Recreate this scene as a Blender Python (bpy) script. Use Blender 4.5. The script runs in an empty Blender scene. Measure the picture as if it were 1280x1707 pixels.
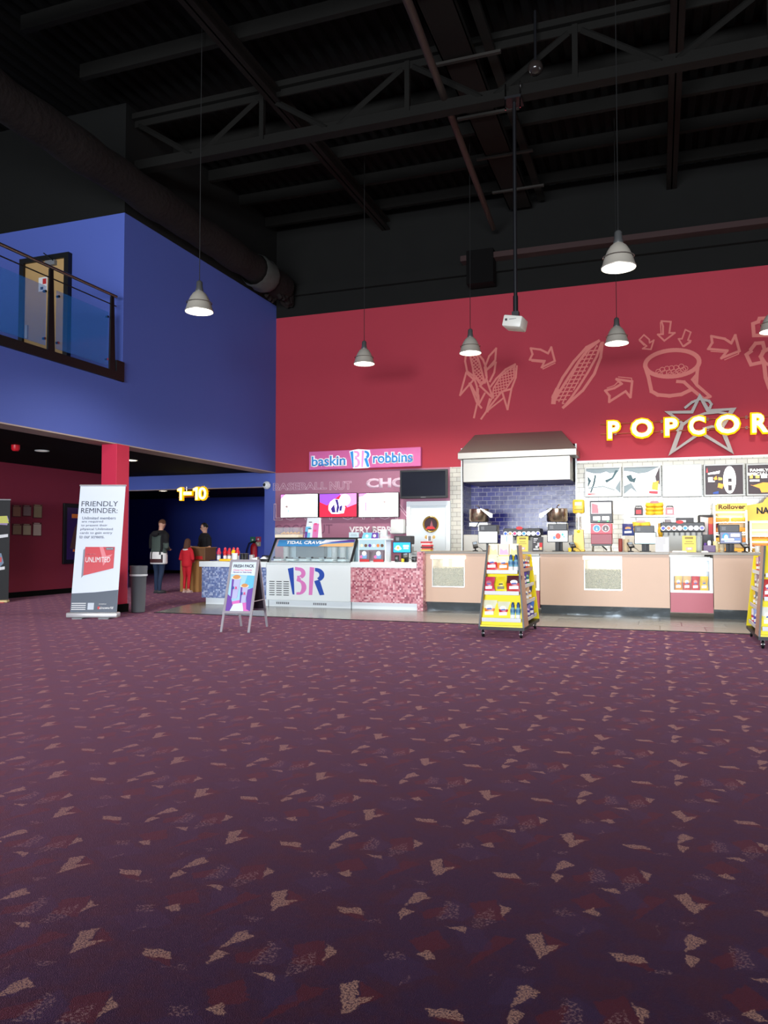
import bpy, bmesh, math, random
from mathutils import Vector, Matrix
random.seed(7)
S = bpy.context.scene
COL = S.collection
PI = math.pi
# ---------------------------------------------------------------- camera
FPX = 1285.0; YAW = math.radians(19.6); PIT = math.radians(2.25); EYE = 1.22
cd = bpy.data.cameras.new('camera'); cam = bpy.data.objects.new('camera', cd); COL.objects.link(cam)
cam.location = (0, 0, EYE); cam.rotation_euler = (PI/2 + PIT, 0, YAW)
cd.sensor_fit = 'HORIZONTAL'; cd.sensor_width = 36; cd.lens = FPX/1280*36; cd.clip_end = 200
S.camera = cam
# ---------------------------------------------------------------- view, world, daylight
S.view_settings.view_transform = 'Standard'; S.view_settings.look = 'None'
S.view_settings.gamma = 1; S.view_settings.use_curve_mapping = False
S.view_settings.exposure = 0.0
w = bpy.data.worlds.new('world'); S.world = w; w.use_nodes = True
w.node_tree.nodes['Background'].inputs[0].default_value = (.75, .85, 1, 1)
w.node_tree.nodes['Background'].inputs[1].default_value = 0.8
def area(name, loc, rot, sx, sy, power, col, spread=180):
    l = bpy.data.lights.new(name, 'AREA'); l.shape = 'RECTANGLE'; l.size = sx; l.size_y = sy
    l.energy = power; l.color = col; l.spread = math.radians(spread)
    o = bpy.data.objects.new(name, l); COL.objects.link(o); o.location = loc; o.rotation_euler = rot
    return o
# daylight entering through the glazed entrance front behind the camera and the windows of the right side
area('daylight_front', (-1.5, -15.7, 2.2), (math.radians(90), 0, 0), 15, 3.0, 4700, (.88, .94, 1), 140)
area('daylight_side', (11.7, 9.5, 3.0), (math.radians(90), 0, math.radians(90)), 9, 4.4, 130, (.93, .96, 1))
PEND_W = 430; MENU_E = 3.0
# ---------------------------------------------------------------- pixel rays onto real planes
FW = Vector((-math.sin(YAW)*math.cos(PIT), math.cos(YAW)*math.cos(PIT), math.sin(PIT)))
RT = Vector((math.cos(YAW), math.sin(YAW), 0)); UP = RT.cross(FW)
def ray(u, v): return FW*FPX + RT*(u-640) + UP*(853.5-v)
O0 = Vector((0, 0, EYE))
def PY(u, v, y): d = ray(u, v); return d*(y/d.y) + O0
def PX(u, v, x): d = ray(u, v); return d*(x/d.x) + O0
def PZ(u, v, z): d = ray(u, v); return d*((z-EYE)/d.z) + O0
# ---------------------------------------------------------------- materials
def lin(c):
    c = c/255.0
    return c/12.92 if c <= .04045 else ((c+.055)/1.055)**2.4
_M = {}
def mat(name, rgb=(200, 200, 200), rough=.5, metal=0, emit=0, noise=0, nscale=8, alpha=1, bump=0, spec=.5, coat=0, sheen=0, trans=0):
    if name in _M: return _M[name]
    m = bpy.data.materials.new(name); m.use_nodes = True
    nt = m.node_tree; b = nt.nodes['Principled BSDF']
    c = tuple(lin(x) for x in rgb)+(1,)
    b.inputs['Base Color'].default_value = c; b.inputs['Roughness'].default_value = rough
    b.inputs['Metallic'].default_value = metal; b.inputs['Specular IOR Level'].default_value = spec
    b.inputs['Coat Weight'].default_value = coat; b.inputs['Transmission Weight'].default_value = trans
    if sheen: b.inputs['Sheen Weight'].default_value = sheen
    if emit:
        b.inputs['Emission Color'].default_value = c; b.inputs['Emission Strength'].default_value = emit
    if alpha < 1: b.inputs['Alpha'].default_value = alpha
    if noise or bump:
        tc = nt.nodes.new('ShaderNodeTexCoord'); n = nt.nodes.new('ShaderNodeTexNoise')
        n.inputs['Scale'].default_value = nscale; n.inputs['Detail'].default_value = 4
        nt.links.new(tc.outputs['Object'], n.inputs['Vector'])
        if noise:
            r = nt.nodes.new('ShaderNodeMapRange'); r.inputs[3].default_value = 1-noise; r.inputs[4].default_value = 1+noise
            nt.links.new(n.outputs[0], r.inputs[0])
            mx = nt.nodes.new('ShaderNodeVectorMath'); mx.operation = 'SCALE'; mx.inputs[0].default_value = c[:3]
            nt.links.new(r.outputs[0], mx.inputs[3]); nt.links.new(mx.outputs[0], b.inputs['Base Color'])
        if bump:
            bp = nt.nodes.new('ShaderNodeBump'); bp.inputs['Strength'].default_value = bump; bp.inputs['Distance'].default_value = .02
            nt.links.new(n.outputs[0], bp.inputs['Height']); nt.links.new(bp.outputs[0], b.inputs['Normal'])
    _M[name] = m
    return m
def brick_mat(name, c1, c2, mortar, bw, bh, msize=.012, rough=.15, plane='XZ', off=.5, spec=.5, bias=0, wav=0):
    if name in _M: return _M[name]
    m = bpy.data.materials.new(name); m.use_nodes = True
    nt = m.node_tree; b = nt.nodes['Principled BSDF']
    g = nt.nodes.new('ShaderNodeNewGeometry'); sp = nt.nodes.new('ShaderNodeSeparateXYZ'); cb = nt.nodes.new('ShaderNodeCombineXYZ')
    nt.links.new(g.outputs['Position'], sp.inputs[0])
    nt.links.new(sp.outputs[plane[0]], cb.inputs[0]); nt.links.new(sp.outputs[plane[1]], cb.inputs[1])
    br = nt.nodes.new('ShaderNodeTexBrick'); nt.links.new(cb.outputs[0], br.inputs['Vector'])
    br.offset = off; br.inputs['Scale'].default_value = 1
    for k, v in (('Color1', c1), ('Color2', c2), ('Mortar', mortar)): br.inputs[k].default_value = tuple(lin(x) for x in v)+(1,)
    br.inputs['Mortar Size'].default_value = msize; br.inputs['Brick Width'].default_value = bw; br.inputs['Row Height'].default_value = bh
    br.inputs['Bias'].default_value = bias; br.inputs['Mortar Smooth'].default_value = .1
    nt.links.new(br.outputs['Color'], b.inputs['Base Color'])
    b.inputs['Roughness'].default_value = rough; b.inputs['Specular IOR Level'].default_value = spec
    bp = nt.nodes.new('ShaderNodeBump'); bp.inputs['Strength'].default_value = .35; bp.inputs['Distance'].default_value = .004; bp.invert = True
    nt.links.new(br.outputs['Fac'], bp.inputs['Height'])
    if wav:
        n = nt.nodes.new('ShaderNodeTexNoise'); n.inputs['Scale'].default_value = 7; nt.links.new(g.outputs['Position'], n.inputs['Vector'])
        b2 = nt.nodes.new('ShaderNodeBump'); b2.inputs['Strength'].default_value = wav; b2.inputs['Distance'].default_value = .02
        nt.links.new(n.outputs[0], b2.inputs['Height']); nt.links.new(b2.outputs[0], bp.inputs['Normal'])
    nt.links.new(bp.outputs[0], b.inputs['Normal'])
    _M[name] = m
    return m
def mosaic_mat(name, cols, scale=45, rough=.3):
    if name in _M: return _M[name]
    m = bpy.data.materials.new(name); m.use_nodes = True
    nt = m.node_tree; b = nt.nodes['Principled BSDF']
    g = nt.nodes.new('ShaderNodeNewGeometry')
    sc = nt.nodes.new('ShaderNodeVectorMath'); sc.operation = 'SCALE'; sc.inputs[3].default_value = scale
    fl = nt.nodes.new('ShaderNodeVectorMath'); fl.operation = 'FLOOR'
    wn = nt.nodes.new('ShaderNodeTexWhiteNoise'); wn.noise_dimensions = '3D'
    ad = nt.nodes.new('ShaderNodeVectorMath'); ad.inputs[1].default_value = (.1, .013, .1)
    nt.links.new(g.outputs['Position'], ad.inputs[0]); nt.links.new(ad.outputs[0], sc.inputs[0]); nt.links.new(sc.outputs[0], fl.inputs[0]); nt.links.new(fl.outputs[0], wn.inputs['Vector'])
    cr = nt.nodes.new('ShaderNodeValToRGB'); cr.color_ramp.interpolation = 'CONSTANT'
    e = cr.color_ramp.elements
    for i, c in enumerate(cols):
        if i == 0: e.remove(e[1]); x = e[0]
        else: x = e.new(i/len(cols))
        x.color = tuple(lin(q) for q in c)+(1,)
    nt.links.new(wn.outputs['Value'], cr.inputs[0]); nt.links.new(cr.outputs[0], b.inputs['Base Color'])
    b.inputs['Roughness'].default_value = rough
    _M[name] = m
    return m
# ---------------------------------------------------------------- mesh builder
class MB:
    def __init__(s): s.v = []; s.f = []; s.m = []; s.mats = []
    def mi(s, m):
        if m not in s.mats: s.mats.append(m)
        return s.mats.index(m)
    def add(s, vs, fs, m, M=None):
        k = len(s.v); i = s.mi(m)
        s.v += [tuple(M @ Vector(v)) if M else tuple(v) for v in vs]
        for f in fs: s.f.append([k+q for q in f]); s.m.append(i)
        return s
    def box(s, a, b, m, M=None, bev=0):
        x0, y0, z0 = [min(p, q) for p, q in zip(a, b)]; x1, y1, z1 = [max(p, q) for p, q in zip(a, b)]
        s.k = getattr(s, 'k', 0)+1; e = (s.k-1)*.00006 if s.k < 60 else 0      # keeps butted faces from coinciding
        x0 -= e; y0 -= e; x1 += e; y1 += e; z1 += e
        if bev and min(x1-x0, y1-y0, z1-z0) > 2.2*bev:
            bm = bmesh.new(); bmesh.ops.create_cube(bm, size=1)
            for v in bm.verts: v.co = ((v.co.x+.5)*(x1-x0)+x0, (v.co.y+.5)*(y1-y0)+y0, (v.co.z+.5)*(z1-z0)+z0)
            bmesh.ops.bevel(bm, geom=bm.edges[:], offset=bev, segments=2, affect='EDGES', profile=.5)
            bm.verts.ensure_lookup_table()
            s.add([v.co.copy() for v in bm.verts], [[v.index for v in f.verts] for f in bm.faces], m, M); bm.free(); return s
        v = [(x0,y0,z0),(x1,y0,z0),(x1,y1,z0),(x0,y1,z0),(x0,y0,z1),(x1,y0,z1),(x1,y1,z1),(x0,y1,z1)]
        return s.add(v, [(3,2,1,0),(4,5,6,7),(0,1,5,4),(1,2,6,5),(2,3,7,6),(3,0,4,7)], m, M)
    def prism(s, poly, d0, d1, m, axis='y', M=None):
        """poly in the plane across axis; extruded d0..d1. y: (x,z), z: (x,y), x: (y,z)"""
        n = len(poly); s.kp = getattr(s, 'kp', 0)+1
        if axis == 'y' and s.kp < 80: e = (s.kp-1)*.00006; d0, d1 = min(d0, d1)-e, max(d0, d1)+e
        def P(p, d): return {'y': (p[0], d, p[1]), 'z': (p[0], p[1], d), 'x': (d, p[0], p[1])}[axis]
        v = [P(p, d0) for p in poly]+[P(p, d1) for p in poly]
        f = [list(range(n))[::-1], list(range(n, 2*n))]+[(i, (i+1) % n, n+(i+1) % n, n+i) for i in range(n)]
        return s.add(v, f, m, M)
    def tube(s, pts, r, m, n=10, M=None, cap=True, closed=False):
        pts = [Vector(p) for p in pts]; rs = r if isinstance(r, (list, tuple)) else [r]*len(pts)
        v = []; f = []; L = len(pts); prev = None
        for i, p in enumerate(pts):
            a = pts[(i-1) % L] if (i > 0 or closed) else p; b = pts[(i+1) % L] if (i < L-1 or closed) else p
            t = (b-a).normalized()
            if prev is None:
                u = Vector((0, 0, 1)) if abs(t.z) < .9 else Vector((1, 0, 0))
                prev = t.cross(u).normalized()
            x = (prev - t*prev.dot(t)).normalized(); y = t.cross(x); prev = x
            for k in range(n): v.append(p + (x*math.cos(2*PI*k/n)+y*math.sin(2*PI*k/n))*rs[i])
        R = L if closed else L-1
        for i in range(R):
            j = (i+1) % L
            for k in range(n): f.append((i*n+k, i*n+(k+1) % n, j*n+(k+1) % n, j*n+k))
        if cap and not closed: f += [list(range(n))[::-1], list(range((L-1)*n, L*n))]
        return s.add(v, f, m, M)
    def lathe(s, prof, m, n=20, c=(0, 0, 0), M=None, sx=1, sy=1, cap=True):
        v = []; f = []; L = len(prof)
        for r, z in prof:
            for k in range(n): v.append((c[0]+r*sx*math.cos(2*PI*k/n), c[1]+r*sy*math.sin(2*PI*k/n), c[2]+z))
        for i in range(L-1):
            for k in range(n): f.append((i*n+k, i*n+(k+1) % n, (i+1)*n+(k+1) % n, (i+1)*n+k))
        if cap: f += [list(range(n))[::-1], list(range((L-1)*n, L*n))]
        return s.add(v, f, m, M)
    def ellip(s, c, r, m, n=14, M=None):
        pr = [(max(.001, math.sin(PI*i/8)), -math.cos(PI*i/8)) for i in range(9)]
        v = []; f = []
        for a, z in pr:
            for k in range(n): v.append((c[0]+r[0]*a*math.cos(2*PI*k/n), c[1]+r[1]*a*math.sin(2*PI*k/n), c[2]+r[2]*z))
        for i in range(8):
            for k in range(n): f.append((i*n+k, i*n+(k+1) % n, (i+1)*n+(k+1) % n, (i+1)*n+k))
        return s.add(v, f, m, M)
    def ribbon(s, pts, wd, y0, y1, m, closed=False):
        """flat painted stroke in the XZ plane"""
        pts = [Vector((p[0], p[1])) for p in pts]
        n = len(pts)
        L = n if closed else n-1
        for i in range(L):
            s.k = getattr(s, 'k', 0)+1; yy = y0-(s.k % 97)*.00008
            a, b = pts[i], pts[(i+1) % n]; d = (b-a)
            if d.length < 1e-6: continue
            d.normalize(); q = Vector((-d.y, d.x))*wd/2; e = d*wd*.4
            s.prism([tuple(a-e-q), tuple(b+e-q), tuple(b+e+q), tuple(a-e+q)], yy, y1, m)
        return s
    def build(s, name, parent=None, loc=None, smooth=False, rot=None):
        me = bpy.data.meshes.new(name); me.from_pydata(s.v, [], s.f)
        for m in s.mats: me.materials.append(m)
        me.polygons.foreach_set('material_index', s.m)
        bm = bmesh.new(); bm.from_mesh(me); bmesh.ops.recalc_face_normals(bm, faces=bm.faces); bm.to_mesh(me); bm.free()
        if smooth:
            me.polygons.foreach_set('use_smooth', [True]*len(me.polygons))
            try: me.set_sharp_from_angle(angle=math.radians(40))
            except Exception: pass
        me.update()
        o = bpy.data.objects.new(name, me); COL.objects.link(o)
        if parent: o.parent = parent
        if loc is not None: o.location = loc
        if rot is not None: o.rotation_euler = rot
        return o
def B(): return MB()
def E_(name, label, cat, loc=(0, 0, 0), rz=0, group=None, rx=0):
    o = bpy.data.objects.new(name, None); COL.objects.link(o); o.location = loc; o.rotation_euler = (rx, 0, rz)
    o.empty_display_size = .1
    o['label'] = label; o['category'] = cat
    if group: o['group'] = group
    return o
def tag(o, label, cat, group=None):
    o['label'] = label; o['category'] = cat
    if group: o['group'] = group
    return o
def st(o): o['kind'] = 'structure'; return o
def dup(o, parent=None, **kw):
    c = o.copy(); COL.objects.link(c); c.parent = parent
    for ch in list(o.children): dup(ch, c)
    for k, v in kw.items(): c[k] = v
    return c
def text(name, body, m, parent, x, y, z, w=None, h=None, depth=.004, bold=0, align='C', lines=1.0, rot=None, outline=0, shear=0, plane='y'):
    """lettering standing in the XZ plane facing -Y. w,h = fitted size; (x,y,z) = centre (C) or left-bottom (L)."""
    cu = bpy.data.curves.new(name, 'FONT'); cu.body = body; cu.size = 1; cu.extrude = 0.0 ; cu.offset = bold; cu.space_line = lines
    cu.shear = shear; cu.resolution_u = 3
    if outline: cu.fill_mode = 'NONE'; cu.bevel_depth = outline; cu.bevel_resolution = 0
    if align == 'C': cu.align_x = 'CENTER'
    to = bpy.data.objects.new(name+'_t', cu); COL.objects.link(to)
    dg = bpy.context.evaluated_depsgraph_get(); me = bpy.data.meshes.new_from_object(to.evaluated_get(dg))
    bpy.data.objects.remove(to)
    xs = [v.co.x for v in me.vertices]; ys = [v.co.y for v in me.vertices]
    x0, x1, y0, y1 = min(xs), max(xs), min(ys), max(ys)
    sx = w/(x1-x0) if w else None; sy = h/(y1-y0) if h else None
    sx = sx or sy; sy = sy or sx
    if not outline:
        bm = bmesh.new(); bm.from_mesh(me)
        r = bmesh.ops.extrude_face_region(bm, geom=bm.faces[:])
        for e in r['geom']:
            if isinstance(e, bmesh.types.BMVert): e.co.z += 1
        bmesh.ops.recalc_face_normals(bm, faces=bm.faces)
        bm.to_mesh(me); bm.free()
        zs = depth
    else: zs = sx*.3
    cx = (x0+x1)/2 if align == 'C' else x0; cy = (y0+y1)/2 if align == 'C' else y0
    for v in me.vertices:
        X = (v.co.x-cx)*sx; Y = (v.co.y-cy)*sy; Z = v.co.z*zs
        v.co = (X, -Z, Y)
    if hasattr(me, 'materials'):
        me.materials.clear(); me.materials.append(m)
    o = bpy.data.objects.new(name, me); COL.objects.link(o)
    if parent: o.parent = parent
    o.location = (x, y, z)
    if rot: o.rotation_euler = rot
    return o
def circ(cx, cz, r, n=20, rz=None, a0=0, a1=2*PI):
    full = abs(a1-a0-2*PI) < 1e-6
    N = n if full else n+1
    return [(cx+r*math.cos(a0+(a1-a0)*i/n), cz+(rz or r)*math.sin(a0+(a1-a0)*i/n)) for i in range(N)]
def art(name, parent, shapes, y=0, step=.0006):
    """printed flat shapes (polygons in XZ facing -Y), stacked in thin layers; one mesh"""
    b = B()
    for i, (poly, m) in enumerate(shapes):
        b.prism(poly, y-step*(i+1), y-step*i if i == 0 else y-step*(i+.0), m)
    return b.build(name, parent)
def rect(x0, z0, x1, z1): return [(x0, z0), (x1, z0), (x1, z1), (x0, z1)]

# ---------------------------------------------------------------- common materials
WH = mat('white_laminate', (226, 234, 236), .35); WHP = mat('white_paint', (225, 232, 236), .4)
BLK = mat('black_plastic', (22, 22, 25), .4); BLKM = mat('black_metal', (20, 20, 24), .45, .3)
STEEL = mat('brushed_steel', (190, 188, 182), .3, .95, bump=.02, nscale=40); CHR = mat('chrome', (220, 220, 222), .12, 1)
ALU = mat('aluminium', (190, 188, 192), .35, .6); GREYP = mat('grey_plastic', (120, 122, 126), .5)
INK = mat('black_ink', (38, 40, 48), .6); WINK = mat('white_ink', (238, 238, 240), .6)
GLASS = mat('clear_glass', (215, 232, 238), .05, alpha=.22, spec=.6)
CABLE = mat('black_cable', (12, 12, 12), .6)
YEL = mat('yellow_board', (236, 214, 20), .4); REDI = mat('red_ink', (205, 40, 45), .5); PALEY = mat('pale_yellow_card', (236, 220, 140), .5)
BLUI = mat('blue_ink', (40, 80, 170), .5); PINKI = mat('pink_ink', (225, 120, 180), .5); CYI = mat('cyan_ink', (110, 190, 225), .5)
ORI = mat('orange_ink', (235, 130, 50), .5); PURI = mat('purple_ink', (95, 55, 150), .5); GRNI = mat('green_ink', (50, 140, 90), .5)
BRWI = mat('brown_ink', (110, 70, 45), .6); CREAM = mat('cream_card', (238, 226, 200), .5)
WOODL = mat('beech_laminate', (214, 178, 152), .4, noise=.05, nscale=3)
# ================================================================ floor
def carpet():
    m = bpy.data.materials.new('patterned_carpet'); m.use_nodes = True
    nt = m.node_tree; N = nt.nodes; L = nt.links; b = N['Principled BSDF']
    def vm(op, a, bb=None, c=None, s=None):
        n = N.new('ShaderNodeVectorMath'); n.operation = op
        for i, q in enumerate((a, bb, c)):
            if q is None: continue
            if isinstance(q, (tuple, list)): n.inputs[i].default_value = q
            else: L.new(q, n.inputs[i])
        if s is not None: n.inputs[3].default_value = s
        return n
    def mm(op, a, bb=None, cl=False):
        n = N.new('ShaderNodeMath'); n.operation = op; n.use_clamp = cl
        for i, q in enumerate((a, bb)):
            if q is None: continue
            if isinstance(q, (int, float)): n.inputs[i].default_value = q
            else: L.new(q, n.inputs[i])
        return n.outputs[0]
    g = N.new('ShaderNodeNewGeometry'); pos = g.outputs['Position']
    # small warp of the outlines
    nw = N.new('ShaderNodeTexNoise'); nw.inputs['Scale'].default_value = 45; nw.inputs['Detail'].default_value = 2; L.new(pos, nw.inputs['Vector'])
    wv = vm('SCALE', vm('SUBTRACT', nw.outputs['Color'], (.5, .5, .5)).outputs[0], s=.03).outputs[0]
    p0 = vm('ADD', pos, wv).outputs[0]
    # rotate by 45 deg so that the half-drop repeat becomes a square cell of side P
    Pc = .622; r = math.sqrt(.5)
    u = vm('DOT_PRODUCT', p0, (r, r, 0)).outputs['Value']; v = vm('DOT_PRODUCT', p0, (-r, r, 0)).outputs['Value']
    cb = N.new('ShaderNodeCombineXYZ'); L.new(u, cb.inputs[0]); L.new(v, cb.inputs[1]); q0 = cb.outputs[0]
    def shape(poly):
        pts = [((x+y)*r, (y-x)*r) for x, y in poly]
        cx = sum(p[0] for p in pts)/len(pts); cy = sum(p[1] for p in pts)/len(pts)
        ar = sum(pts[i][0]*pts[(i+1) % len(pts)][1]-pts[(i+1) % len(pts)][0]*pts[i][1] for i in range(len(pts)))
        if ar < 0: pts = pts[::-1]
        d = vm('WRAP', vm('SUBTRACT', q0, (cx, cy, 0)).outputs[0], (Pc/2, Pc/2, 1), (-Pc/2, -Pc/2, -1)).outputs[0]
        out = None
        for i in range(len(pts)):
            ax, ay = pts[i][0]-cx, pts[i][1]-cy; bx, by = pts[(i+1) % len(pts)][0]-cx, pts[(i+1) % len(pts)][1]-cy
            ex, ey = bx-ax, by-ay; l = math.hypot(ex, ey); nx, ny = ey/l, -ex/l
            dd = mm('SUBTRACT', vm('DOT_PRODUCT', d, (nx, ny, 0)).outputs['Value'], nx*ax+ny*ay)
            out = dd if out is None else mm('MAXIMUM', out, dd)
        return mm('MULTIPLY_ADD' if False else 'MULTIPLY', out, -250, True)   # 1 inside
    def union(ps):
        o = None
        for p in ps:
            s_ = shape(p); o = s_ if o is None else mm('MAXIMUM', o, s_)
        return o
    beige = [[(-1.289, 2.451), (-1.24, 2.49), (-1.215, 2.40), (-1.235, 2.35)], [(-1.26, 2.39), (-1.171, 2.433), (-1.225, 2.323)],
             [(-1.477, 1.992), (-1.388, 2.006), (-1.36, 1.965), (-1.45, 1.955)], [(-1.192, 2.159), (-1.242, 2.191), (-1.259, 2.165), (-1.262, 2.06)],
             [(-1.266, 2.015), (-1.246, 1.975), (-1.216, 2.049), (-1.263, 2.06)], [(-1.544, 2.422), (-1.476, 2.442), (-1.456, 2.399)],
             [(-1.376, 2.534), (-1.355, 2.608), (-1.405, 2.635)], [(-1.578, 2.23), (-1.542, 2.273), (-1.507, 2.222), (-1.535, 2.212)]]
    speck = [[(-1.445, 2.425), (-1.385, 2.505), (-1.42, 2.60), (-1.47, 2.516)], [(-1.575, 2.45), (-1.58, 2.601), (-1.526, 2.577), (-1.51, 2.487)],
             [(-1.329, 2.13), (-1.336, 2.229), (-1.347, 2.206)], [(-1.674, 2.207), (-1.624, 2.24), (-1.585, 2.192), (-1.643, 2.17)], [(-1.584, 2.039), (-1.557, 2.129), (-1.545, 2.102)],
             [(-1.37, 1.92), (-1.31, 1.96), (-1.28, 1.93)], [(-1.30, 2.27), (-1.22, 2.28), (-1.25, 2.235)]]
    redz = [[(-1.37, 1.93), (-1.45, 1.955), (-1.388, 1.99), (-1.337, 1.929)], [(-1.24, 2.49), (-1.15, 2.44), (-1.20, 2.37)], [(-1.42, 2.20), (-1.30, 2.42), (-1.38, 2.42)],
            [(-1.50, 2.60), (-1.42, 2.66), (-1.36, 2.52), (-1.46, 2.50)], [(-1.62, 2.30), (-1.55, 2.39), (-1.48, 2.30), (-1.56, 2.24)], [(-1.20, 2.05), (-1.12, 2.13), (-1.10, 2.06), (-1.17, 2.0)]]
    bluz = [[(-1.70, 2.12), (-1.60, 2.22), (-1.48, 2.15), (-1.58, 2.05)], [(-1.43, 2.28), (-1.52, 2.44), (-1.42, 2.44), (-1.36, 2.34)], [(-1.33, 2.05), (-1.30, 2.20), (-1.22, 2.22), (-1.21, 2.10)], [(-1.57, 2.46), (-1.56, 2.62), (-1.46, 2.55), (-1.49, 2.47)]]
    bm_, sm_, rm_, um_ = union(beige), union(speck), union(redz), union(bluz)
    def noise(sc, det=2):
        n = N.new('ShaderNodeTexNoise'); n.inputs['Scale'].default_value = sc; n.inputs['Detail'].default_value = det; n.inputs['Roughness'].default_value = .7
        L.new(pos, n.inputs['Vector']); return n.outputs[0]
    fine = noise(170); fine2 = noise(110)
    t1 = mm('MULTIPLY', mm('SUBTRACT', fine, .39), 6, True)
    t2 = mm('MULTIPLY', mm('SUBTRACT', fine2, .50), 12, True)
    bmk = mm('MULTIPLY', bm_, t1); smk = mm('MULTIPLY', mm('MULTIPLY', sm_, t2), .55)
    def mix(f, a, bb):
        n = N.new('ShaderNodeMix'); n.data_type = 'RGBA'
        L.new(f, n.inputs[0]) if not isinstance(f, float) else None
        for i, q in ((6, a), (7, bb)):
            if isinstance(q, tuple): n.inputs[i].default_value = tuple(lin(x) for x in q)+(1,)
            else: L.new(q, n.inputs[i])
        return n.outputs[2]
    base = mix(mm('MULTIPLY', mm('SUBTRACT', noise(6, 3), .44), 5, True), (33, 25, 58), (54, 23, 42))
    base = mix(mm('MULTIPLY', rm_, .8), base, (84, 22, 30)); base = mix(mm('MULTIPLY', um_, .55), base, (44, 38, 76))
    base = mix(mm('MULTIPLY', mm('SUBTRACT', fine2, .42), 2.2, True), base, mix(.5, base, (52, 36, 56)))
    c = mix(smk, base, (170, 132, 130)); c = mix(bmk, c, (188, 144, 124))
    L.new(c, b.inputs['Base Color']); b.inputs['Roughness'].default_value = 1; b.inputs['Specular IOR Level'].default_value = .1
    b.inputs['Sheen Weight'].default_value = .4; b.inputs['Sheen Roughness'].default_value = .35; b.inputs['Sheen Tint'].default_value = (1, .42, .6, 1)
    bp = N.new('ShaderNodeBump'); bp.inputs['Strength'].default_value = .6; bp.inputs['Distance'].default_value = .004; L.new(noise(320, 1), bp.inputs['Height']); L.new(bp.outputs[0], b.inputs['Normal'])
    return m
CARP = carpet()
TILEF = brick_mat('grey_floor_tile', (140, 140, 136), (128, 128, 124), (84, 82, 80), .6, .6, .008, .22, 'XY', .5, wav=.05)
st(B().box((-21, -16, -.1), (12, 27, 0), CARP).build('floor'))
st(B().prism([(-8.25, 11.3), (3.4, 11.3), (3.4, 17.9), (-8.86, 17.0), (-8.7, 13.0)], 0, .006, TILEF, 'z').build('floor_tiles'))
st(B().tube([(-8.25, 11.3, .004), (3.4, 11.3, .004)], .008, mat('trim_black', (30, 28, 30), .5), 6).build('trim_1'))
# ================================================================ walls
RED = mat('red_wall_paint', (164, 40, 58), .75, noise=.04, nscale=.8, bump=.01)
BLU = mat('blue_wall_paint', (78, 97, 180), .75, noise=.03, nscale=.8, bump=.01)
BKP = mat('black_wall_paint', (20, 20, 19), .9, noise=.15, nscale=2, spec=.2); BKC = mat('black_ceiling_paint', (8, 7, 7), .95, spec=.15)
MAR = mat('maroon_wall_paint', (130, 32, 58), .8, noise=.04, nscale=1)
WT = brick_mat('white_wall_tile', (204, 202, 192), (190, 190, 182), (134, 132, 124), .2, .1, .005, .15, 'XZ')
BT = brick_mat('cobalt_wall_tile', (38, 34, 112), (50, 52, 140), (170, 166, 180), .2, .1, .006, .2, 'XZ', wav=.1, spec=.35)
BTS = brick_mat('cobalt_wall_tile_side', (38, 34, 112), (50, 52, 140), (170, 166, 180), .2, .1, .006, .2, 'YZ', wav=.1, spec=.35)
YB = 17.0; ZR = 6.79; ZC = 9.1
st(B().box((-8.9, YB, 2.93), (-4.18, YB+.15, ZR), RED).box((-4.18, YB, 3.35), (-1.66, YB+.15, ZR), RED).box((-1.66, YB, 2.95), (12, YB+.15, ZR), RED)
   .box((-8.9, YB, ZR), (12, YB+.15, ZC), BKP).build('wall_back'))
FLAV = mat('mauve_flavour_panel', (160, 104, 128), .6, noise=.03)
st(B().box((-8.9, YB, 0), (-5.46, YB+.15, 2.93), FLAV).box((-5.46, YB, 2.14), (-4.46, YB+.15, 2.93), FLAV).build('wall_back_panel'))
st(B().box((-4.46, YB, 0), (-4.18, YB+.15, 2.93), WT).box((-1.66, YB, 0), (12, YB+.15, 2.95), WT).box((-1.66, YB-.012, 2.93), (12, YB, 2.97), WHP).build('wall_back_tiles'))
st(B().box((-4.18, 17.9, 0), (-1.66, 18.0, 3.4), BT).box((-4.28, YB+.15, 0), (-4.18, 18, 3.4), BTS).box((-1.66, YB+.15, 0), (-1.56, 18, 3.4), BTS).box((-4.28, YB+.15, 3.36), (-1.56, 18, 3.45), BKC)
   .box((-4.2, YB-.006, 0), (-4.17, YB+.01, 3.35), WHP).box((-1.675, YB-.006, 0), (-1.64, YB+.01, 3.35), WHP).build('wall_alcove'))
# bulkhead and black bits high on the back wall
st(B().box((-8.9, YB-.12, 7.28), (12, YB, 7.5), BKP).box((-3.95, YB-.45, 6.95), (-3.35, YB-.1, 7.7), BKC).build('trim_2'))
st(B().box((-4.1, YB-.4, 7.5), (12, YB-.05, 7.62), mat('dark_red_beam', (46, 24, 23), .8)).build('trim_3'))
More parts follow.
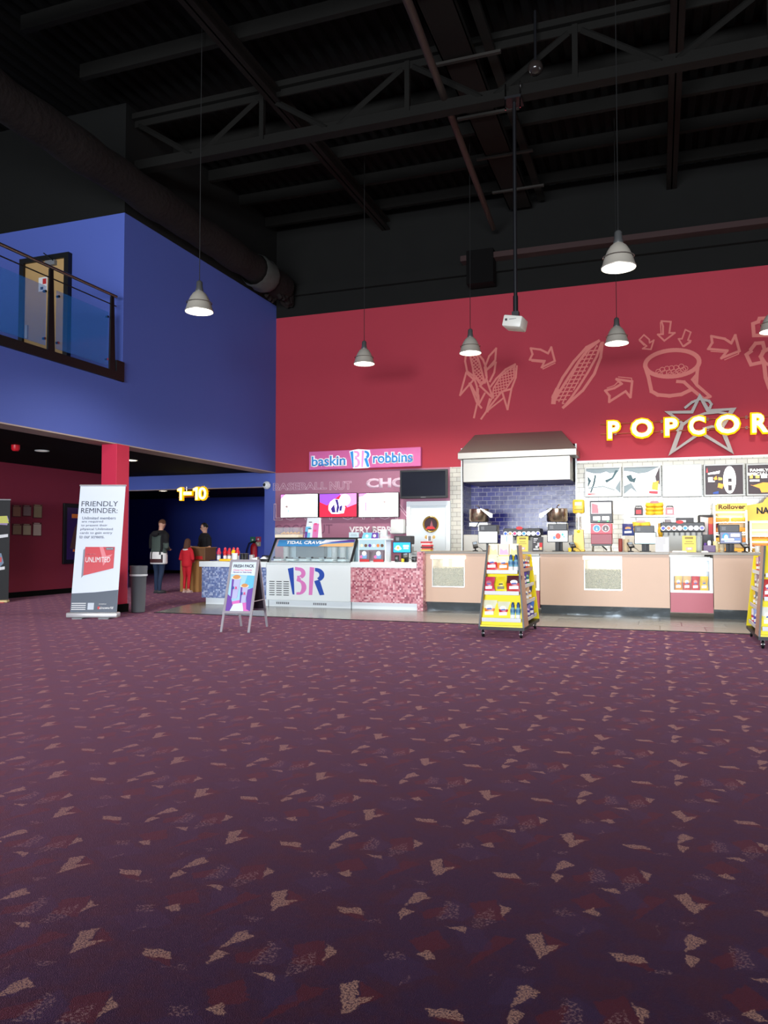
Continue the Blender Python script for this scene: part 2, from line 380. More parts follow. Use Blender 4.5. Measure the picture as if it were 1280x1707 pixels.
# left wall above the opening, with the balcony cut-out before it
st(B().box((-9.2, 11.2, 2.95), (-8.9, YB+.2, 7.1), BLU).box((-9.2, 11.2, 7.1), (-8.9, YB+.2, ZC), BKP)
   .box((-9.2, -15.8, 2.95), (-8.9, 11.2, 4.05), BLU).box((-9.3, -15.8, 2.93), (-8.895, YB, 2.95), mat('soffit_plaster', (178, 160, 150), .8)).build('wall_left'))
st(B().box((-21, 11.2, 4.1), (-9.2, 11.35, 7.1), BLU).box((-21, 11.2, 7.1), (-9.2, 11.35, ZC), BKP).build('wall_balcony'))
st(B().box((-21, -15.8, 4.0), (-9.2, 11.2, 4.1), BKP).box((-8.93, -7.8, 4.05), (-8.86, 11.2, 4.2), BLKM).box((-8.93, 11.0, 4.05), (-8.86, 11.2, 4.4), BLKM).build('floor_balcony'))
st(B().box((-21, -15.8, 2.96), (-9.2, 27, 3.06), BKC).box((-13.3, 17.2, 2.9), (-8, 27, 2.96), BKC).build('ceiling_lower'))
st(B().box((-13.5, -15.8, 0), (-13.4, 17, 3.0), MAR).build('wall_lobby'))
st(B().box((-13.4, -15.8, 0), (-13.37, 17, .12), BKC).build('baseboard_lobby'))
st(B().box((-13.5, 17, 2.6), (-9.2, 17.2, 3.0), BLU).box((-9.2, 17, 0), (-8.9, 17.2, 3.0), BLU).box((-13.6, 17, 0), (-13.4, 17.2, 3), BLU)
   .box((-13.4, 16.995, 2.585), (-9.2, 17.2, 2.6), mat('soffit_plaster', (178, 160, 150), .8)).build('wall_portal'))
CORB = mat('corridor_blue_paint', (66, 88, 200), .7)
st(B().box((-21, 26, 0), (-8, 26.15, 3.0), CORB).box((-21.1, 17, 0), (-21, 26, 3), CORB).box((-8.0, 17.2, 0), (-7.9, 26.1, 3), CORB).box((-21, 16.9, 0), (-13.6, 17.0, 3), BKC).box((-8.9, 17.15, 0), (-7.9, 17.2, 3), CORB).build('wall_corridor'))
st(B().box((-21, 25.96, 0), (-8, 26, .12), BKC).build('baseboard_corridor'))
# unseen sides of the hall (they only close the room and hold the windows)
st(B().box((-8.9, -16.1, 0), (12, -15.95, .6), RED).box((-21, -16.1, 3.8), (12, -15.95, ZC), BKP).box((-21, -16.1, 0), (-8.9, -15.95, 3.8), BKP).build('wall_front'))
st(B().box((12, -16, 0), (12.15, 4.8, ZC), BKP).box((12, 14.2, 0), (12.15, 17.2, ZC), RED).box((12, 4.8, 5.3), (12.15, 14.2, ZC), BKP).box((12, 4.8, 0), (12.15, 14.2, .7), RED).build('wall_right'))
wf = B()
for i in range(9): wf.box((-8.7+i*2.55, -15.98, .6), (-8.62+i*2.55, -15.9, 3.8), BLKM)
for z in (.6, 2.4, 3.74): wf.box((-8.7, -15.98, z), (12, -15.9, z+.06), BLKM)
st(wf.build('window_1'))
ws = B()
for i in range(6): ws.box((11.9, 4.8+i*1.87, .7), (11.98, 4.88+i*1.87, 5.3), BLKM)
for z in (.7, 3, 5.24): ws.box((11.9, 4.8, z), (11.98, 14.2, z+.06), BLKM)
st(ws.build('window_2'))
# ceiling: corrugated deck
cg = B(); prof = []
for i in range(140):
    x = -21+i*.24; prof += [(x, ZC), (x+.1, ZC), (x+.13, ZC+.06), (x+.21, ZC+.06)]
prof += [(12.6, ZC+.2), (-21, ZC+.2)]
cg.prism(prof, -16, 17.2, BKC)
st(cg.build('ceiling'))
# ================================================================ column
cl = E_('structural_column', 'square pink-red column standing under the blue balcony edge beside the bin', 'column', (-9.0, 11.17, 0))
PK = mat('crimson_column_paint', (196, 36, 70), .6)
B().box((-.16, -.17, .14), (.16, .17, 2.93), PK, bev=.006).build('column_shaft', cl)
B().box((-.175, -.185, 0), (.175, .185, .14), BKC).build('column_base', cl)
# ================================================================ doors
def door_sign(): pass
d1 = st(B().box((-5.46, YB-.03, 0), (-4.46, YB, 2.14), WHP).box((-5.36, YB-.045, 0), (-4.56, YB-.03, 2.06), mat('door_white', (206, 216, 222), .35)).build('door_1'))
fr = B()
for a, b_ in (((-5.48, YB-.07, 0), (-5.38, YB-.005, 2.16)), ((-4.54, YB-.07, 0), (-4.44, YB-.005, 2.16)), ((-5.48, YB-.07, 2.06), (-4.44, YB-.005, 2.16))): fr.box(a, b_, WHP, bev=.005)
fr.build('door_frame', d1)
wcx, wcz = PY(719, 874, YB).x, PY(719, 874, YB).z
GOLD = mat('brass_ring', (200, 160, 80), .25, .8)
prt = B(); ring = [Vector((wcx+.17*math.cos(a), YB-.06, wcz+.17*math.sin(a))) for a in [2*PI*i/28 for i in range(28)]]
prt.tube(ring, .022, GOLD, 8, closed=True); prt.build('porthole_ring', d1, smooth=True)
B().prism(circ(wcx, wcz, .16, 24), YB-.052, YB-.046, mat('porthole_glass', (70, 58, 66), .08)).prism([(wcx-.03, wcz-.08), (wcx+.06, wcz-.08), (wcx+.02, wcz+.09)], YB-.054, YB-.052, mat('porthole_picture', (150, 80, 90), .4)).prism([(wcx-.12, wcz-.11), (wcx+.12, wcz-.11), (wcx+.06, wcz-.05), (wcx-.07, wcz-.05)], YB-.055, YB-.052, REDI).build('porthole_pane', d1)
B().box((-5.34, YB-.1, 1.0), (-5.31, YB-.045, 1.12), STEEL).box((-5.34, YB-.1, 1.0), (-5.22, YB-.085, 1.025), STEEL).build('door_handle', d1)
# balcony door
TIMB = mat('light_timber_door', (196, 158, 104), .5, noise=.08, nscale=2)
a = PY(45, 435, 11.2); c_ = PY(111, 425, 11.2)
x0, x1 = PY(45, 500, 11.2).x, PY(112, 500, 11.2).x; zt = PY(112, 424, 11.2).z
d2 = st(B().box((x0, 11.15, 4.1), (x1, 11.2, zt-.07), TIMB).build('door_2'))
fr = B().box((x0-.1, 11.1, 4.1), (x0, 11.2, zt), BLKM).box((x1, 11.1, 4.1), (x1+.1, 11.2, zt), BLKM).box((x0-.1, 11.1, zt-.09), (x1+.1, 11.2, zt), BLKM); fr.build('door_frame', d2)
B().box((x1-.42, 11.08, zt-.2), (x1-.2, 11.15, zt-.11), GREYP).tube([(x1-.22, 11.07, zt-.13), (x1-.42, 11.05, zt+.02)], .012, BLKM, 6).build('door_closer', d2)
B().box((x0+.05, 11.11, 5.0), (x0+.1, 11.15, 5.25), STEEL).build('door_handle', d2)
sg = PY(72, 474, 11.15)
B().box((sg.x-.1, 11.14, sg.z-.13), (sg.x+.1, 11.15, sg.z+.13), WINK).box((sg.x-.0, 11.135, sg.z+.0), (sg.x+.08, 11.14, sg.z+.1), REDI).box((sg.x-.05, 11.135, sg.z-.1), (sg.x+.01, 11.14, sg.z-.05), INK).build('door_sign', d2)
# ================================================================ balcony railing
RX = -8.89
rl = E_('balcony_railing', 'black steel balcony railing with glass panels and round handrail above the lobby', 'railing', (RX, 11.0, 4.2))
HZ = PX(188, 492, RX).z-4.2
posts = [-.12, -1.55, -3.0, -4.45, -5.9]
for i, py in enumerate(posts):
    B().prism([(py-.045, 0), (py+.1, 0), (py+.045, HZ-.03), (py-.03, HZ-.03)], -.015, .015, BLKM, 'x').build('post', rl)
B().tube([(0, .0, HZ), (0, -8, HZ)], .026, mat('polished_handrail', (120, 105, 100), .25, .8), 10).build('handrail', rl, smooth=True)
B().tube([(0, 0, HZ-.17), (0, -8, HZ-.17)], .011, BLKM, 8).build('mid_rail', rl)
BG = mat('blue_tint_glass', (50, 130, 215), .05, alpha=.3)
for i in range(4):
    g = B().box((-.006, posts[i+1]+.13, .06), (.006, posts[i]-.09, HZ-.33), BG).build('glass_panel', rl)
    for yy in (posts[i+1]+.16, posts[i]-.12):
        for zz in (.16, HZ-.42): B().tube([(-.02, yy, zz), (.03, yy, zz)], .02, CHR, 10).build('glass_clamp', rl)
# ================================================================ insulated duct along the left wall
fz = mat('dusty_black_lagging', (28, 22, 21), .95, noise=.35, nscale=10, bump=.8, spec=.2)
dt = B(); pts = []; rr = []
for i in range(60):
    y = -2+i*.315; pts.append((-8.5, y, 7.38+.012*math.sin(i*1.3))); rr.append(.31+.012*math.sin(i*2.1)+.01*math.sin(i*.9))
dt.tube(pts, rr, fz, 16)
du = tag(dt.build('lagged_duct', smooth=True), 'dusty black lagged pipe duct running high along the blue left wall', 'duct')
wr = B(); wr.lathe([(.35, -.3), (.38, -.2), (.36, 0), (.39, .15), (.35, .3)], mat('silver_grey_wrap', (62, 66, 63), .7, noise=.4, nscale=9), 14, M=Matrix.Translation((-8.5, 15.45, 7.36)) @ Matrix.Rotation(-PI/2, 4, 'X'), cap=False)
wr.build('wrapped_joint', du, smooth=True)
cb_ = B()
for k in range(9):
    a = random.random()*6
    cb_.tube([(-8.5+.3*math.cos(a+j)*.5, 15.9+.14*j, 7.2+.2*math.sin(a*2+j*1.4)) for j in range(8)], .05, fz, 6)
cb_.build('cable_bundle', du, smooth=True)
# ================================================================ roof steel
DK = mat('grey_roof_steel', (20, 19, 17), .85, noise=.1, spec=.15)
DKR = mat('rusty_roof_steel', (21, 16, 14), .85, noise=.1, spec=.15)
def truss(y, label, x0=-8.85, x1=11.9):
    t = E_('roof_truss', label, 'roof truss', (0, y, 7.9), group=None)
    B().box((x0, -.1, 0), (x1, .1, .1), DK).box((x0, -.015, .1), (x1, .015, .22), DK).build('bottom_chord', t)
    B().box((x0, -.1, .95), (x1, .1, 1.05), DK).box((x0, -.015, .83), (x1, .015, .95), DK).build('top_chord', t)
    n = 8; dx = (x1-x0)/n
    for i in range(n):
        xm = x0+dx*i
        for (p, q) in (((xm+.1, .86), (xm+dx/2-.1, .14)), ((xm+dx/2+.1, .14), (xm+dx-.1, .86))):
            B().tube([(p[0], 0, p[1]), (q[0], 0, q[1])], .05, DK, 4).build('diagonal', t)
        if i: B().box((xm-.04, -.04, .1), (xm+.04, .04, .95), DK).build('vertical', t)
    return t
truss(11.4, 'grey steel roof truss nearer the red wall, holding the camera pole')
truss(5.6, 'dark steel roof truss nearest the viewer at the very top')
for y in (2.5, 3.8, 5.0, 6.3, 7.55, 8.8, 10.05, 12.65, 13.9, 15.15, 16.4):
    tag(B().prism([(y-.05, 8.86), (y+.05, 8.86), (y+.05, 8.88), (y-.03, 8.88), (y-.03, 9.07), (y+.05, 9.07), (y+.05, 9.09), (y-.05, 9.09)], -8.88, 11.95, DK, 'x').build('roof_purlin'), 'thin dark steel purlin running crosswise under the black ceiling', 'roof beam', 'purlins under the ceiling')
for x, y0, z, nm in ((-6.0, -2, 8.62, 'dark steel beam running lengthwise under the left half of the roof'), (.35, 0, 8.62, 'dark steel beam running lengthwise under the right half of the roof')):
    t = B().box((x-.1, y0, z), (x+.1, 17, z+.03), DKR).box((x-.012, y0, z), (x+.012, 17, z+.22), DKR).box((x-.1, y0, z+.2), (x+.1, 17, z+.23), DKR).build('roof_beam'); tag(t, nm, 'roof beam')
tag(B().tube([(-2.6, 0, 8.15), (-2.95, 9.4, 8.15), (-3.35, 16.6, 8.15)], .06, mat('brown_pipe', (48, 36, 31), .6), 10).build('service_pipe', smooth=True), 'long brown service pipe slanting across the black roof', 'pipe')
ty = E_('cable_tray', 'wide grey cable tray hung under the roof beside the brown pipe', 'cable tray', (-2.75, 0, 8.6))
B().box((-.28, 3, 0), (.22, 16.8, .02), DKR).box((-.28, 3, 0), (-.26, 16.8, .1), DK).box((.2, 3, 0), (.22, 16.8, .1), DK).build('tray', ty)
B().box((.36, 3, .1), (.5, 16.8, .18), DK).build('trunking', ty)
for y in (9.6, 11.2, 12.8, 14.3, 15.8): B().box((-.45, y-.03, -.05), (.62, y+.03, -.01), mat('hanger_strut', (44, 41, 38), .8, spec=.2)).build('hanger_bar', ty)
dm = E_('ceiling_dome', 'small dark glossy dome camera above the truss, near the white projector pole', 'camera', (-1.62, 11.2, 8.2))
B().lathe([(.001, -.1), (.06, -.09), (.1, -.05), (.115, 0), (.1, .06), (.05, .1), (.02, .12)], mat('smoked_dome', (40, 34, 32), .15), 18).build('dome', dm, smooth=True)
B().tube([(0, 0, .1), (0, 0, .87)], .02, BLKM, 8).build('drop_rod', dm)
pj = E_('projector', 'white box projector hanging on a long black pole before the red wall', 'projector', (-1.97, 11.4, 4.5))
q = PY(858, 549, 11.4)
B().tube([(0, 0, .14), (0, 0, 3.42)], .028, BLKM, 10).tube([(0, 0, .14), (0, 0, .4)], .038, BLKM, 10).build('pole', pj, smooth=True)
B().box((-.12, -.14, 3.36), (.12, .14, 3.4), BLKM).tube([(-.11, -.12, 3.2), (-.11, -.12, 3.6)], .012, CHR, 6).tube([(.11, -.12, 3.2), (.11, -.12, 3.6)], .012, CHR, 6).build('clamp', pj)
B().box((-.15, -.16, -.1), (.14, .14, .07), mat('projector_white', (218, 216, 206), .4), bev=.02, M=Matrix.Rotation(math.radians(12), 4, 'Y')@Matrix.Rotation(math.radians(-8), 4, 'Z')).build('projector_body', pj, smooth=True)
B().box((-.13, -.168, .0), (-.1, -.158, .03), BLK).box((-.07, -.166, .012), (.05, -.158, .02), GREYP).build('vent', pj)
B().box((-.05, -.05, .05), (.05, .05, .16), BLKM).build('mount', pj)
# ================================================================ pendant lamps
LAMPM = mat('lamp_spun_metal', (196, 188, 174), .45, .35); LAMPG = mat('lamp_glow', (255, 250, 235), .5, emit=6)
def pendant(u, v, y, label, first=[None], pw=1):
    p = PY(u, v, y)
    if first[0] is None:
        t = E_('pendant_lamp', label, 'pendant lamp', p, group='metal bell pendant lamps')
        pr = [(.212, 0), (.214, .012), (.2, .035), (.185, .09), (.165, .15), (.135, .22), (.1, .275), (.07, .30), (.06, .31)]
        pr2 = [(r_-.006, z) for r_, z in pr][::-1]
        sh = B().lathe(pr+[(.055, .31)], LAMPM, 28, cap=False).lathe(pr2, mat('lamp_inner_white', (245, 240, 225), .5), 28, cap=False).lathe([(.19, .13), (.195, .137), (.179, .14)], mat('lamp_band', (120, 112, 104), .4, .6), 28, cap=False)
        s_ = sh.build('lamp_shade', t, smooth=True)
        B().prism(circ(0, 0, .2, 28), .012, .016, LAMPG, 'z').build('diffuser', t)
        B().lathe([(.058, .3), (.062, .33), (.05, .36), (.046, .45), (.03, .47), (.012, .48)], mat('lamp_holder_metal', (150, 150, 150), .3, .8), 16).build('lamp_holder', t, smooth=True)
        B().tube([(0, 0, .47), (0, 0, 9.08-p.z)], .006, CABLE, 6).build('cord', t)
        first[0] = t
    else:
        t = dup(first[0], label=label); t.location = p
    l = bpy.data.lights.new('lamp_bulb', 'SPOT'); l.energy = PEND_W*(1.1 if y < 12 else .42); l.color = (1, .93, .82); l.spot_size = math.radians(150); l.spot_blend = .6; l.shadow_soft_size = .18
    lo = bpy.data.objects.new('lamp_bulb', l); COL.objects.link(lo); lo.location = (0, 0, -.01); lo.parent = t
    return t
pendant(332, 520, 9.9, 'bell pendant lamp hanging before the dark blue left wall')
pendant(1031, 447, 9.9, 'largest and highest bell pendant lamp, upper right before the black band')
pendant(607, 607, 14.4, 'bell pendant lamp over the ice cream counter, left of the corn drawings')
pendant(784, 589, 14.4, 'bell pendant lamp in front of the twin corn cob drawing')
pendant(1028, 573, 14.4, 'bell pendant lamp below the largest one, beside the big single cob drawing')
pendant(1288, 553, 14.4, 'bell pendant lamp cut off by the right edge of the view')
# ================================================================ murals on the red wall
MUR = mat('salmon_mural_paint', (205, 112, 104), .7)
def crop(ox, oy, s, y=YB):
    def f(pts): return [(PY(ox+a/s, oy+b/s, y).x, PY(ox+a/s, oy+b/s, y).z) for a, b in pts]
    return f
cA = crop(750, 560, 4.7407); cB = crop(1000, 520, 4.571)
def mural(label, strokes, lattice=None):
    b = B()
    for f, pts, wd, cl_ in strokes: b.ribbon(f(pts), wd, YB-.004, YB, MUR, cl_)
    if lattice: lattice(b)
    return tag(b.build('wall_drawing'), label, 'wall drawing', None)
def inside(poly, x, y):
    c = False; n = len(poly)
    for i in range(n):
        x1, y1 = poly[i]; x2, y2 = poly[(i+1) % n]
        if (y1 > y) != (y2 > y) and x < (x2-x1)*(y-y1)/(y2-y1)+x1: c = not c
    return c
def cob_fill(b, poly, pitch, wd, ang, brick=False):
    n = len(poly); cx = sum(p[0] for p in poly)/n; cz = sum(p[1] for p in poly)/n
    R = max(math.hypot(p[0]-cx, p[1]-cz) for p in poly)
    def seg(x0, z0, x1, z1):
        N_ = 60; run = None
        for i in range(N_+1):
            x = x0+(x1-x0)*i/N_; z = z0+(z1-z0)*i/N_
            if inside(poly, x, z):
                if run is None: run = (x, z)
                last = (x, z)
            elif run is not None:
                b.ribbon([run, last], wd, YB-.0035, YB, MUR); run = None
    for a in ang:
        d = (math.cos(a), math.sin(a)); q = (-d[1], d[0]); k = int(R/pitch)+1
        for j in range(-k, k+1):
            ox, oz = cx+q[0]*j*pitch, cz+q[1]*j*pitch
            seg(ox-d[0]*R, oz-d[1]*R, ox+d[0]*R, oz+d[1]*R)
cobL = cA([(155, 150), (215, 150), (235, 220), (275, 350), (238, 378), (205, 330), (180, 250)])
cobR = cA([(512, 235), (525, 265), (505, 330), (460, 390), (400, 450), (335, 505), (330, 475), (345, 420), (380, 350), (440, 280)])
w1 = .045
mural('salmon line drawing of two corn cobs with leaves at the left end', [
    (cA, [(125, 150), (120, 200), (135, 280), (190, 320), (180, 250), (158, 150)], w1, False), (cA, [(225, 145), (262, 190), (285, 250), (290, 330), (275, 370), (235, 220), (213, 150)], w1, False),
    (cA, [(128, 290), (80, 468), (188, 345), (130, 292)], w1, False), (cA, [(165, 385), (215, 480), (213, 400), (190, 330)], w1, False), (cA, [(205, 330), (238, 378), (290, 350)], w1, False),
    (cA, [(155, 375), (210, 520), (248, 568)], w1, False), (cA, [(222, 420), (218, 520), (190, 645)], w1, False), (cA, [(285, 310), (275, 250), (310, 160), (365, 100), (358, 190), (290, 270)], w1, False),
    (cA, [(290, 270), (362, 210), (350, 290), (315, 360)], w1, False), (cA, [(238, 395), (290, 345), (338, 490), (238, 395)], w1, False), (cA, [(275, 455), (230, 540), (225, 470)], w1, False),
    (cA, [(515, 225), (440, 265), (365, 340), (322, 400)], w1, False), (cA, [(528, 240), (520, 330), (485, 420), (410, 440), (330, 540), (300, 580), (248, 655)], w1, False),
    (cA, [(512, 235), (505, 330), (440, 425)], w1*.7, False), (cA, [(512, 235), (400, 320), (345, 410), (335, 490), (300, 560), (300, 600)], w1*.7, False),
    (cA, [(415, 450), (455, 580), (485, 425)], w1, False), (cA, [(300, 590), (425, 490)], w1*.8, False), (cA, [(315, 500), (290, 590)], w1, False)],
    lambda b: (cob_fill(b, cobL, .062, .022, (math.radians(35), math.radians(-50))), cob_fill(b, cobR, .062, .022, (math.radians(10), math.radians(95)))))
cobM = cA([(1165, 70), (1170, 110), (1120, 200), (1060, 310), (990, 410), (900, 540), (840, 520), (850, 470), (900, 380), (980, 260), (1060, 150)])
mural('salmon line drawing of one large leaning corn cob', [
    (cA, [(1175, 40), (1080, 90), (980, 200), (890, 330), (835, 440), (818, 525), (860, 450), (930, 340), (1020, 200), (1090, 110), (1175, 40)], .06, False),
    (cA, [(818, 525), (822, 480), (845, 430)], .1, False), (cA, [(1205, 55), (1190, 170), (1140, 300), (1050, 430), (960, 510), (895, 565)], .06, False),
    (cA, [(1195, 60), (1160, 160), (1100, 270), (1020, 400), (950, 500), (900, 560)], .05, False)],
    lambda b: cob_fill(b, cobM, .085, .026, (math.radians(0), math.radians(62))))
arr = [(cA, [(635, 95), (770, 135), (800, 90), (830, 200), (720, 250), (745, 195), (630, 190), (655, 140)], .04), (cA, [(645, 205), (735, 215)], .02)]
def arrow(label, f, outer, extra, wd=.045):
    mural(label, [(f, outer, wd, True)]+[(f, e, .02, False) for e in extra])
arrow('salmon outlined arrow between the twin corn cobs and the large single cob', cA, [(638, 98), (715, 108), (775, 138), (800, 90), (828, 198), (725, 248), (748, 198), (630, 188), (652, 145)], [[(645, 200), (740, 210), (735, 262), (830, 215)]])
arrow('salmon outlined arrow pointing up to the right, left of the saucepan', cB, [(40, 600), (110, 580), (165, 548), (125, 512), (245, 530), (232, 650), (195, 605), (70, 685), (72, 640)], [[(55, 580), (110, 560), (150, 520)], [(140, 495), (240, 505), (245, 530)]], .05)
arrow('small salmon arrow slanting down, leftmost of three above the saucepan', cB, [(335, 175), (375, 210), (378, 235), (410, 215), (388, 285), (325, 280), (355, 260), (300, 212)], [[(305, 210), (300, 220), (335, 255)]], .03)
arrow('salmon arrow pointing straight down above the saucepan, middle of three', cB, [(468, 70), (540, 75), (528, 160), (570, 160), (490, 220), (440, 172), (480, 170), (480, 110)], [[(460, 80), (465, 165)]], .035)
arrow('small salmon arrow slanting down left, rightmost of three above the saucepan', cB, [(650, 135), (692, 155), (670, 215), (692, 220), (632, 262), (598, 205), (625, 205)], [[(690, 232), (640, 265)]], .03)
arrow('salmon outlined arrow pointing right beyond the saucepan', cB, [(848, 185), (950, 205), (1000, 238), (1030, 178), (1062, 298), (925, 352), (970, 295), (825, 282), (855, 235)], [[(845, 300), (950, 308)], [(950, 365), (1055, 320), (1060, 298)]], .05)
el = [(550+205*math.cos(2*PI*i/36), 392+100*math.sin(2*PI*i/36)-14*math.cos(2*PI*i/36)) for i in range(36)]
pk = []
for i, (x, z) in enumerate([(445, 455), (475, 440), (510, 432), (545, 428), (580, 425), (620, 415), (650, 430), (490, 462), (525, 460), (560, 455), (598, 448), (635, 440), (540, 475), (575, 470), (455, 470), (610, 462)]):
    pk.append((cB, [(x+20*math.cos(a), z+18*math.sin(a)) for a in [2*PI*k/9 for k in range(9)]], .014, True))
mural('salmon line drawing of a saucepan full of popping corn', [(cB, el, .085, True), (cB, [(345, 420), (370, 500), (392, 605), (440, 632), (530, 640), (620, 628), (700, 590)], .075, False),
    (cB, [(752, 380), (740, 460), (735, 540)], .065, False), (cB, [(590, 530), (640, 535), (700, 590), (780, 655)], .065, False), (cB, [(735, 480), (705, 515), (740, 560), (838, 645), (800, 660)], .06, False)]+pk)
mural('salmon outline of popped corn and a tub at the right edge', [(cB, [(1290, 45), (1215, 50), (1205, 75), (1165, 90), (1172, 180), (1280, 178)], .07, False), (cB, [(1150, 285), (1185, 240), (1240, 235), (1255, 290), (1225, 340), (1250, 380), (1150, 402), (1115, 325), (1150, 300)], .07, False),
    (cB, [(1300, 275), (1245, 300), (1225, 340), (1250, 400), (1262, 500), (1290, 580)], .075, False), (cB, [(1238, 380), (1300, 410)], .06, False)])
# ================================================================ popcorn letters and star
LETG = mat('lit_yellow_letter', (255, 246, 150), .5, emit=2.6); LETS = mat('yellow_letter_side', (250, 185, 0), .5, emit=.9)
pc = E_('illuminated_sign', 'lit yellow capital letters on twin rails over the menu boards', 'sign', (0, YB-.22, 3.63))
c0 = crop(0, 0, 1, YB-.22)
def letter(ch, u0, v0, u1, v1):
    a = PY(u0, v1, YB-.22); b_ = PY(u1, v0, YB-.22)
    o = text('letter_'+ch.lower(), ch, LETG, pc, (a.x+b_.x)/2, -.0, (a.z+b_.z)/2-3.63, w=b_.x-a.x-.06, h=b_.z-a.z-.06, depth=.02, bold=.035)
    o2 = text('letter_side', ch, LETS, o, 0, .09, 0, w=b_.x-a.x, h=b_.z-a.z, depth=.09, bold=.06)
for ch, u0, v0, u1, v1 in (('P', 1011, 699, 1035, 734), ('O', 1050, 695, 1090, 732), ('P', 1106, 694, 1132, 729), ('C', 1146, 691, 1177, 728), ('O', 1191, 688, 1235, 726), ('R', 1251, 686, 1283, 724), ('N', 1300, 684, 1334, 722)): letter(ch, u0, v0, u1, v1)
RAILC = mat('copper_rail', (190, 110, 90), .35, .6)
for zz in (3.70-3.63+.02, 3.53-3.63-.02):
    B().tube([(PY(1000, 700, YB-.2).x, .1, zz), (4.2, .1, zz)], .012, RAILC, 8).build('rail', pc)
for u in (1025, 1103, 1180, 1245):
    for zz in (.09, -.12): B().tube([(PY(u, 700, YB-.2).x, .1, zz), (PY(u, 700, YB-.2).x, .22, zz)], .03, CHR, 10).build('standoff', pc)
S1 = mat('brushed_star_metal', (128, 120, 116), .5, .8)
star = tag(B().build('metal_star'), 'open five-pointed brushed metal star behind the lit letters', 'star')
bpy.data.objects.remove(star)
cs = crop(1000, 520, 4.571, YB-.1)
tips = [(760, 625), (1035, 735), (1010, 1080), (525, 1095), (495, 762)]
inn = [(835, 745), (940, 930), (757, 950), (610, 830), (695, 752)]
def starpts(k):
    cx, cy = 765, 870; o = []
    for t, i_ in zip(tips, inn): o += [(cx+(t[0]-cx)*k, cy+(t[1]-cy)*k), (cx+(i_[0]-cx)*k, cy+(i_[1]-cy)*k)]
    return o
outp = cs([(760, 620), (835, 742), (1040, 730), (945, 880), (1020, 1085), (765, 935), (520, 1098), (612, 850), (490, 758), (692, 752)])
inp = cs([(760, 665), (812, 765), (985, 752), (905, 880), (972, 1035), (765, 905), (578, 1040), (645, 850), (548, 775), (708, 775)])
b = B()
n = 10
for i in range(n):
    j = (i+1) % n; b.prism([outp[i], outp[j], inp[j], inp[i]], YB-.12, YB-.07, S1)
for arc in ([(650, 730), (700, 690), (760, 665), (830, 680), (848, 705), (835, 735)], [(640, 850), (700, 810), (800, 775), (900, 765), (960, 775)], [(590, 905), (620, 870), (660, 840)], [(790, 890), (850, 875), (920, 880)]):
    b.ribbon(cs(arc), .05, YB-.13, YB-.1, S1)
stt = tag(b.build('metal_star'), 'open five-pointed brushed metal star behind the lit letters', 'star')
# ================================================================ ice cream parlour sign and panel
def V(u, v, y=YB): p = PY(u, v, y); return p.x, p.z
bx0, bz0 = V(515, 782, YB-.12); bx1, bz1 = V(701, 745, YB-.12)
bz0 = V(701, 777, YB-.12)[1]; W_ = bx1-bx0; H_ = bz1-bz0
sn = E_('shop_sign', 'pink ice cream shop sign with white outlined blue lettering above the menu screens', 'sign', ((bx0+bx1)/2, YB-.06, (bz0+bz1)/2))
B().box((-W_/2, -.06, -H_/2), (W_/2, .06, H_/2), mat('sign_pink', (196, 92, 150), .5, emit=.12), bev=.01).build('sign_box', sn)
SWH = mat('sign_white', (240, 240, 246), .5, emit=.25); SBL = mat('sign_blue', (30, 130, 200), .5, emit=.25); SPK = mat('sign_light_pink', (236, 150, 205), .5, emit=.15)
text('word_outline', 'baskin', SWH, sn, -W_*.315, -.062, -.02, w=W_*.33, h=H_*.62, depth=.012, bold=.09)
text('word', 'baskin', SBL, sn, -W_*.315, -.076, -.02, w=W_*.31, h=H_*.52, depth=.004, bold=.012)
text('word_outline', 'robbins', SWH, sn, W_*.26, -.062, 0, w=W_*.36, h=H_*.62, depth=.012, bold=.09)
text('word', 'robbins', SBL, sn, W_*.26, -.076, 0, w=W_*.34, h=H_*.52, depth=.004, bold=.012)
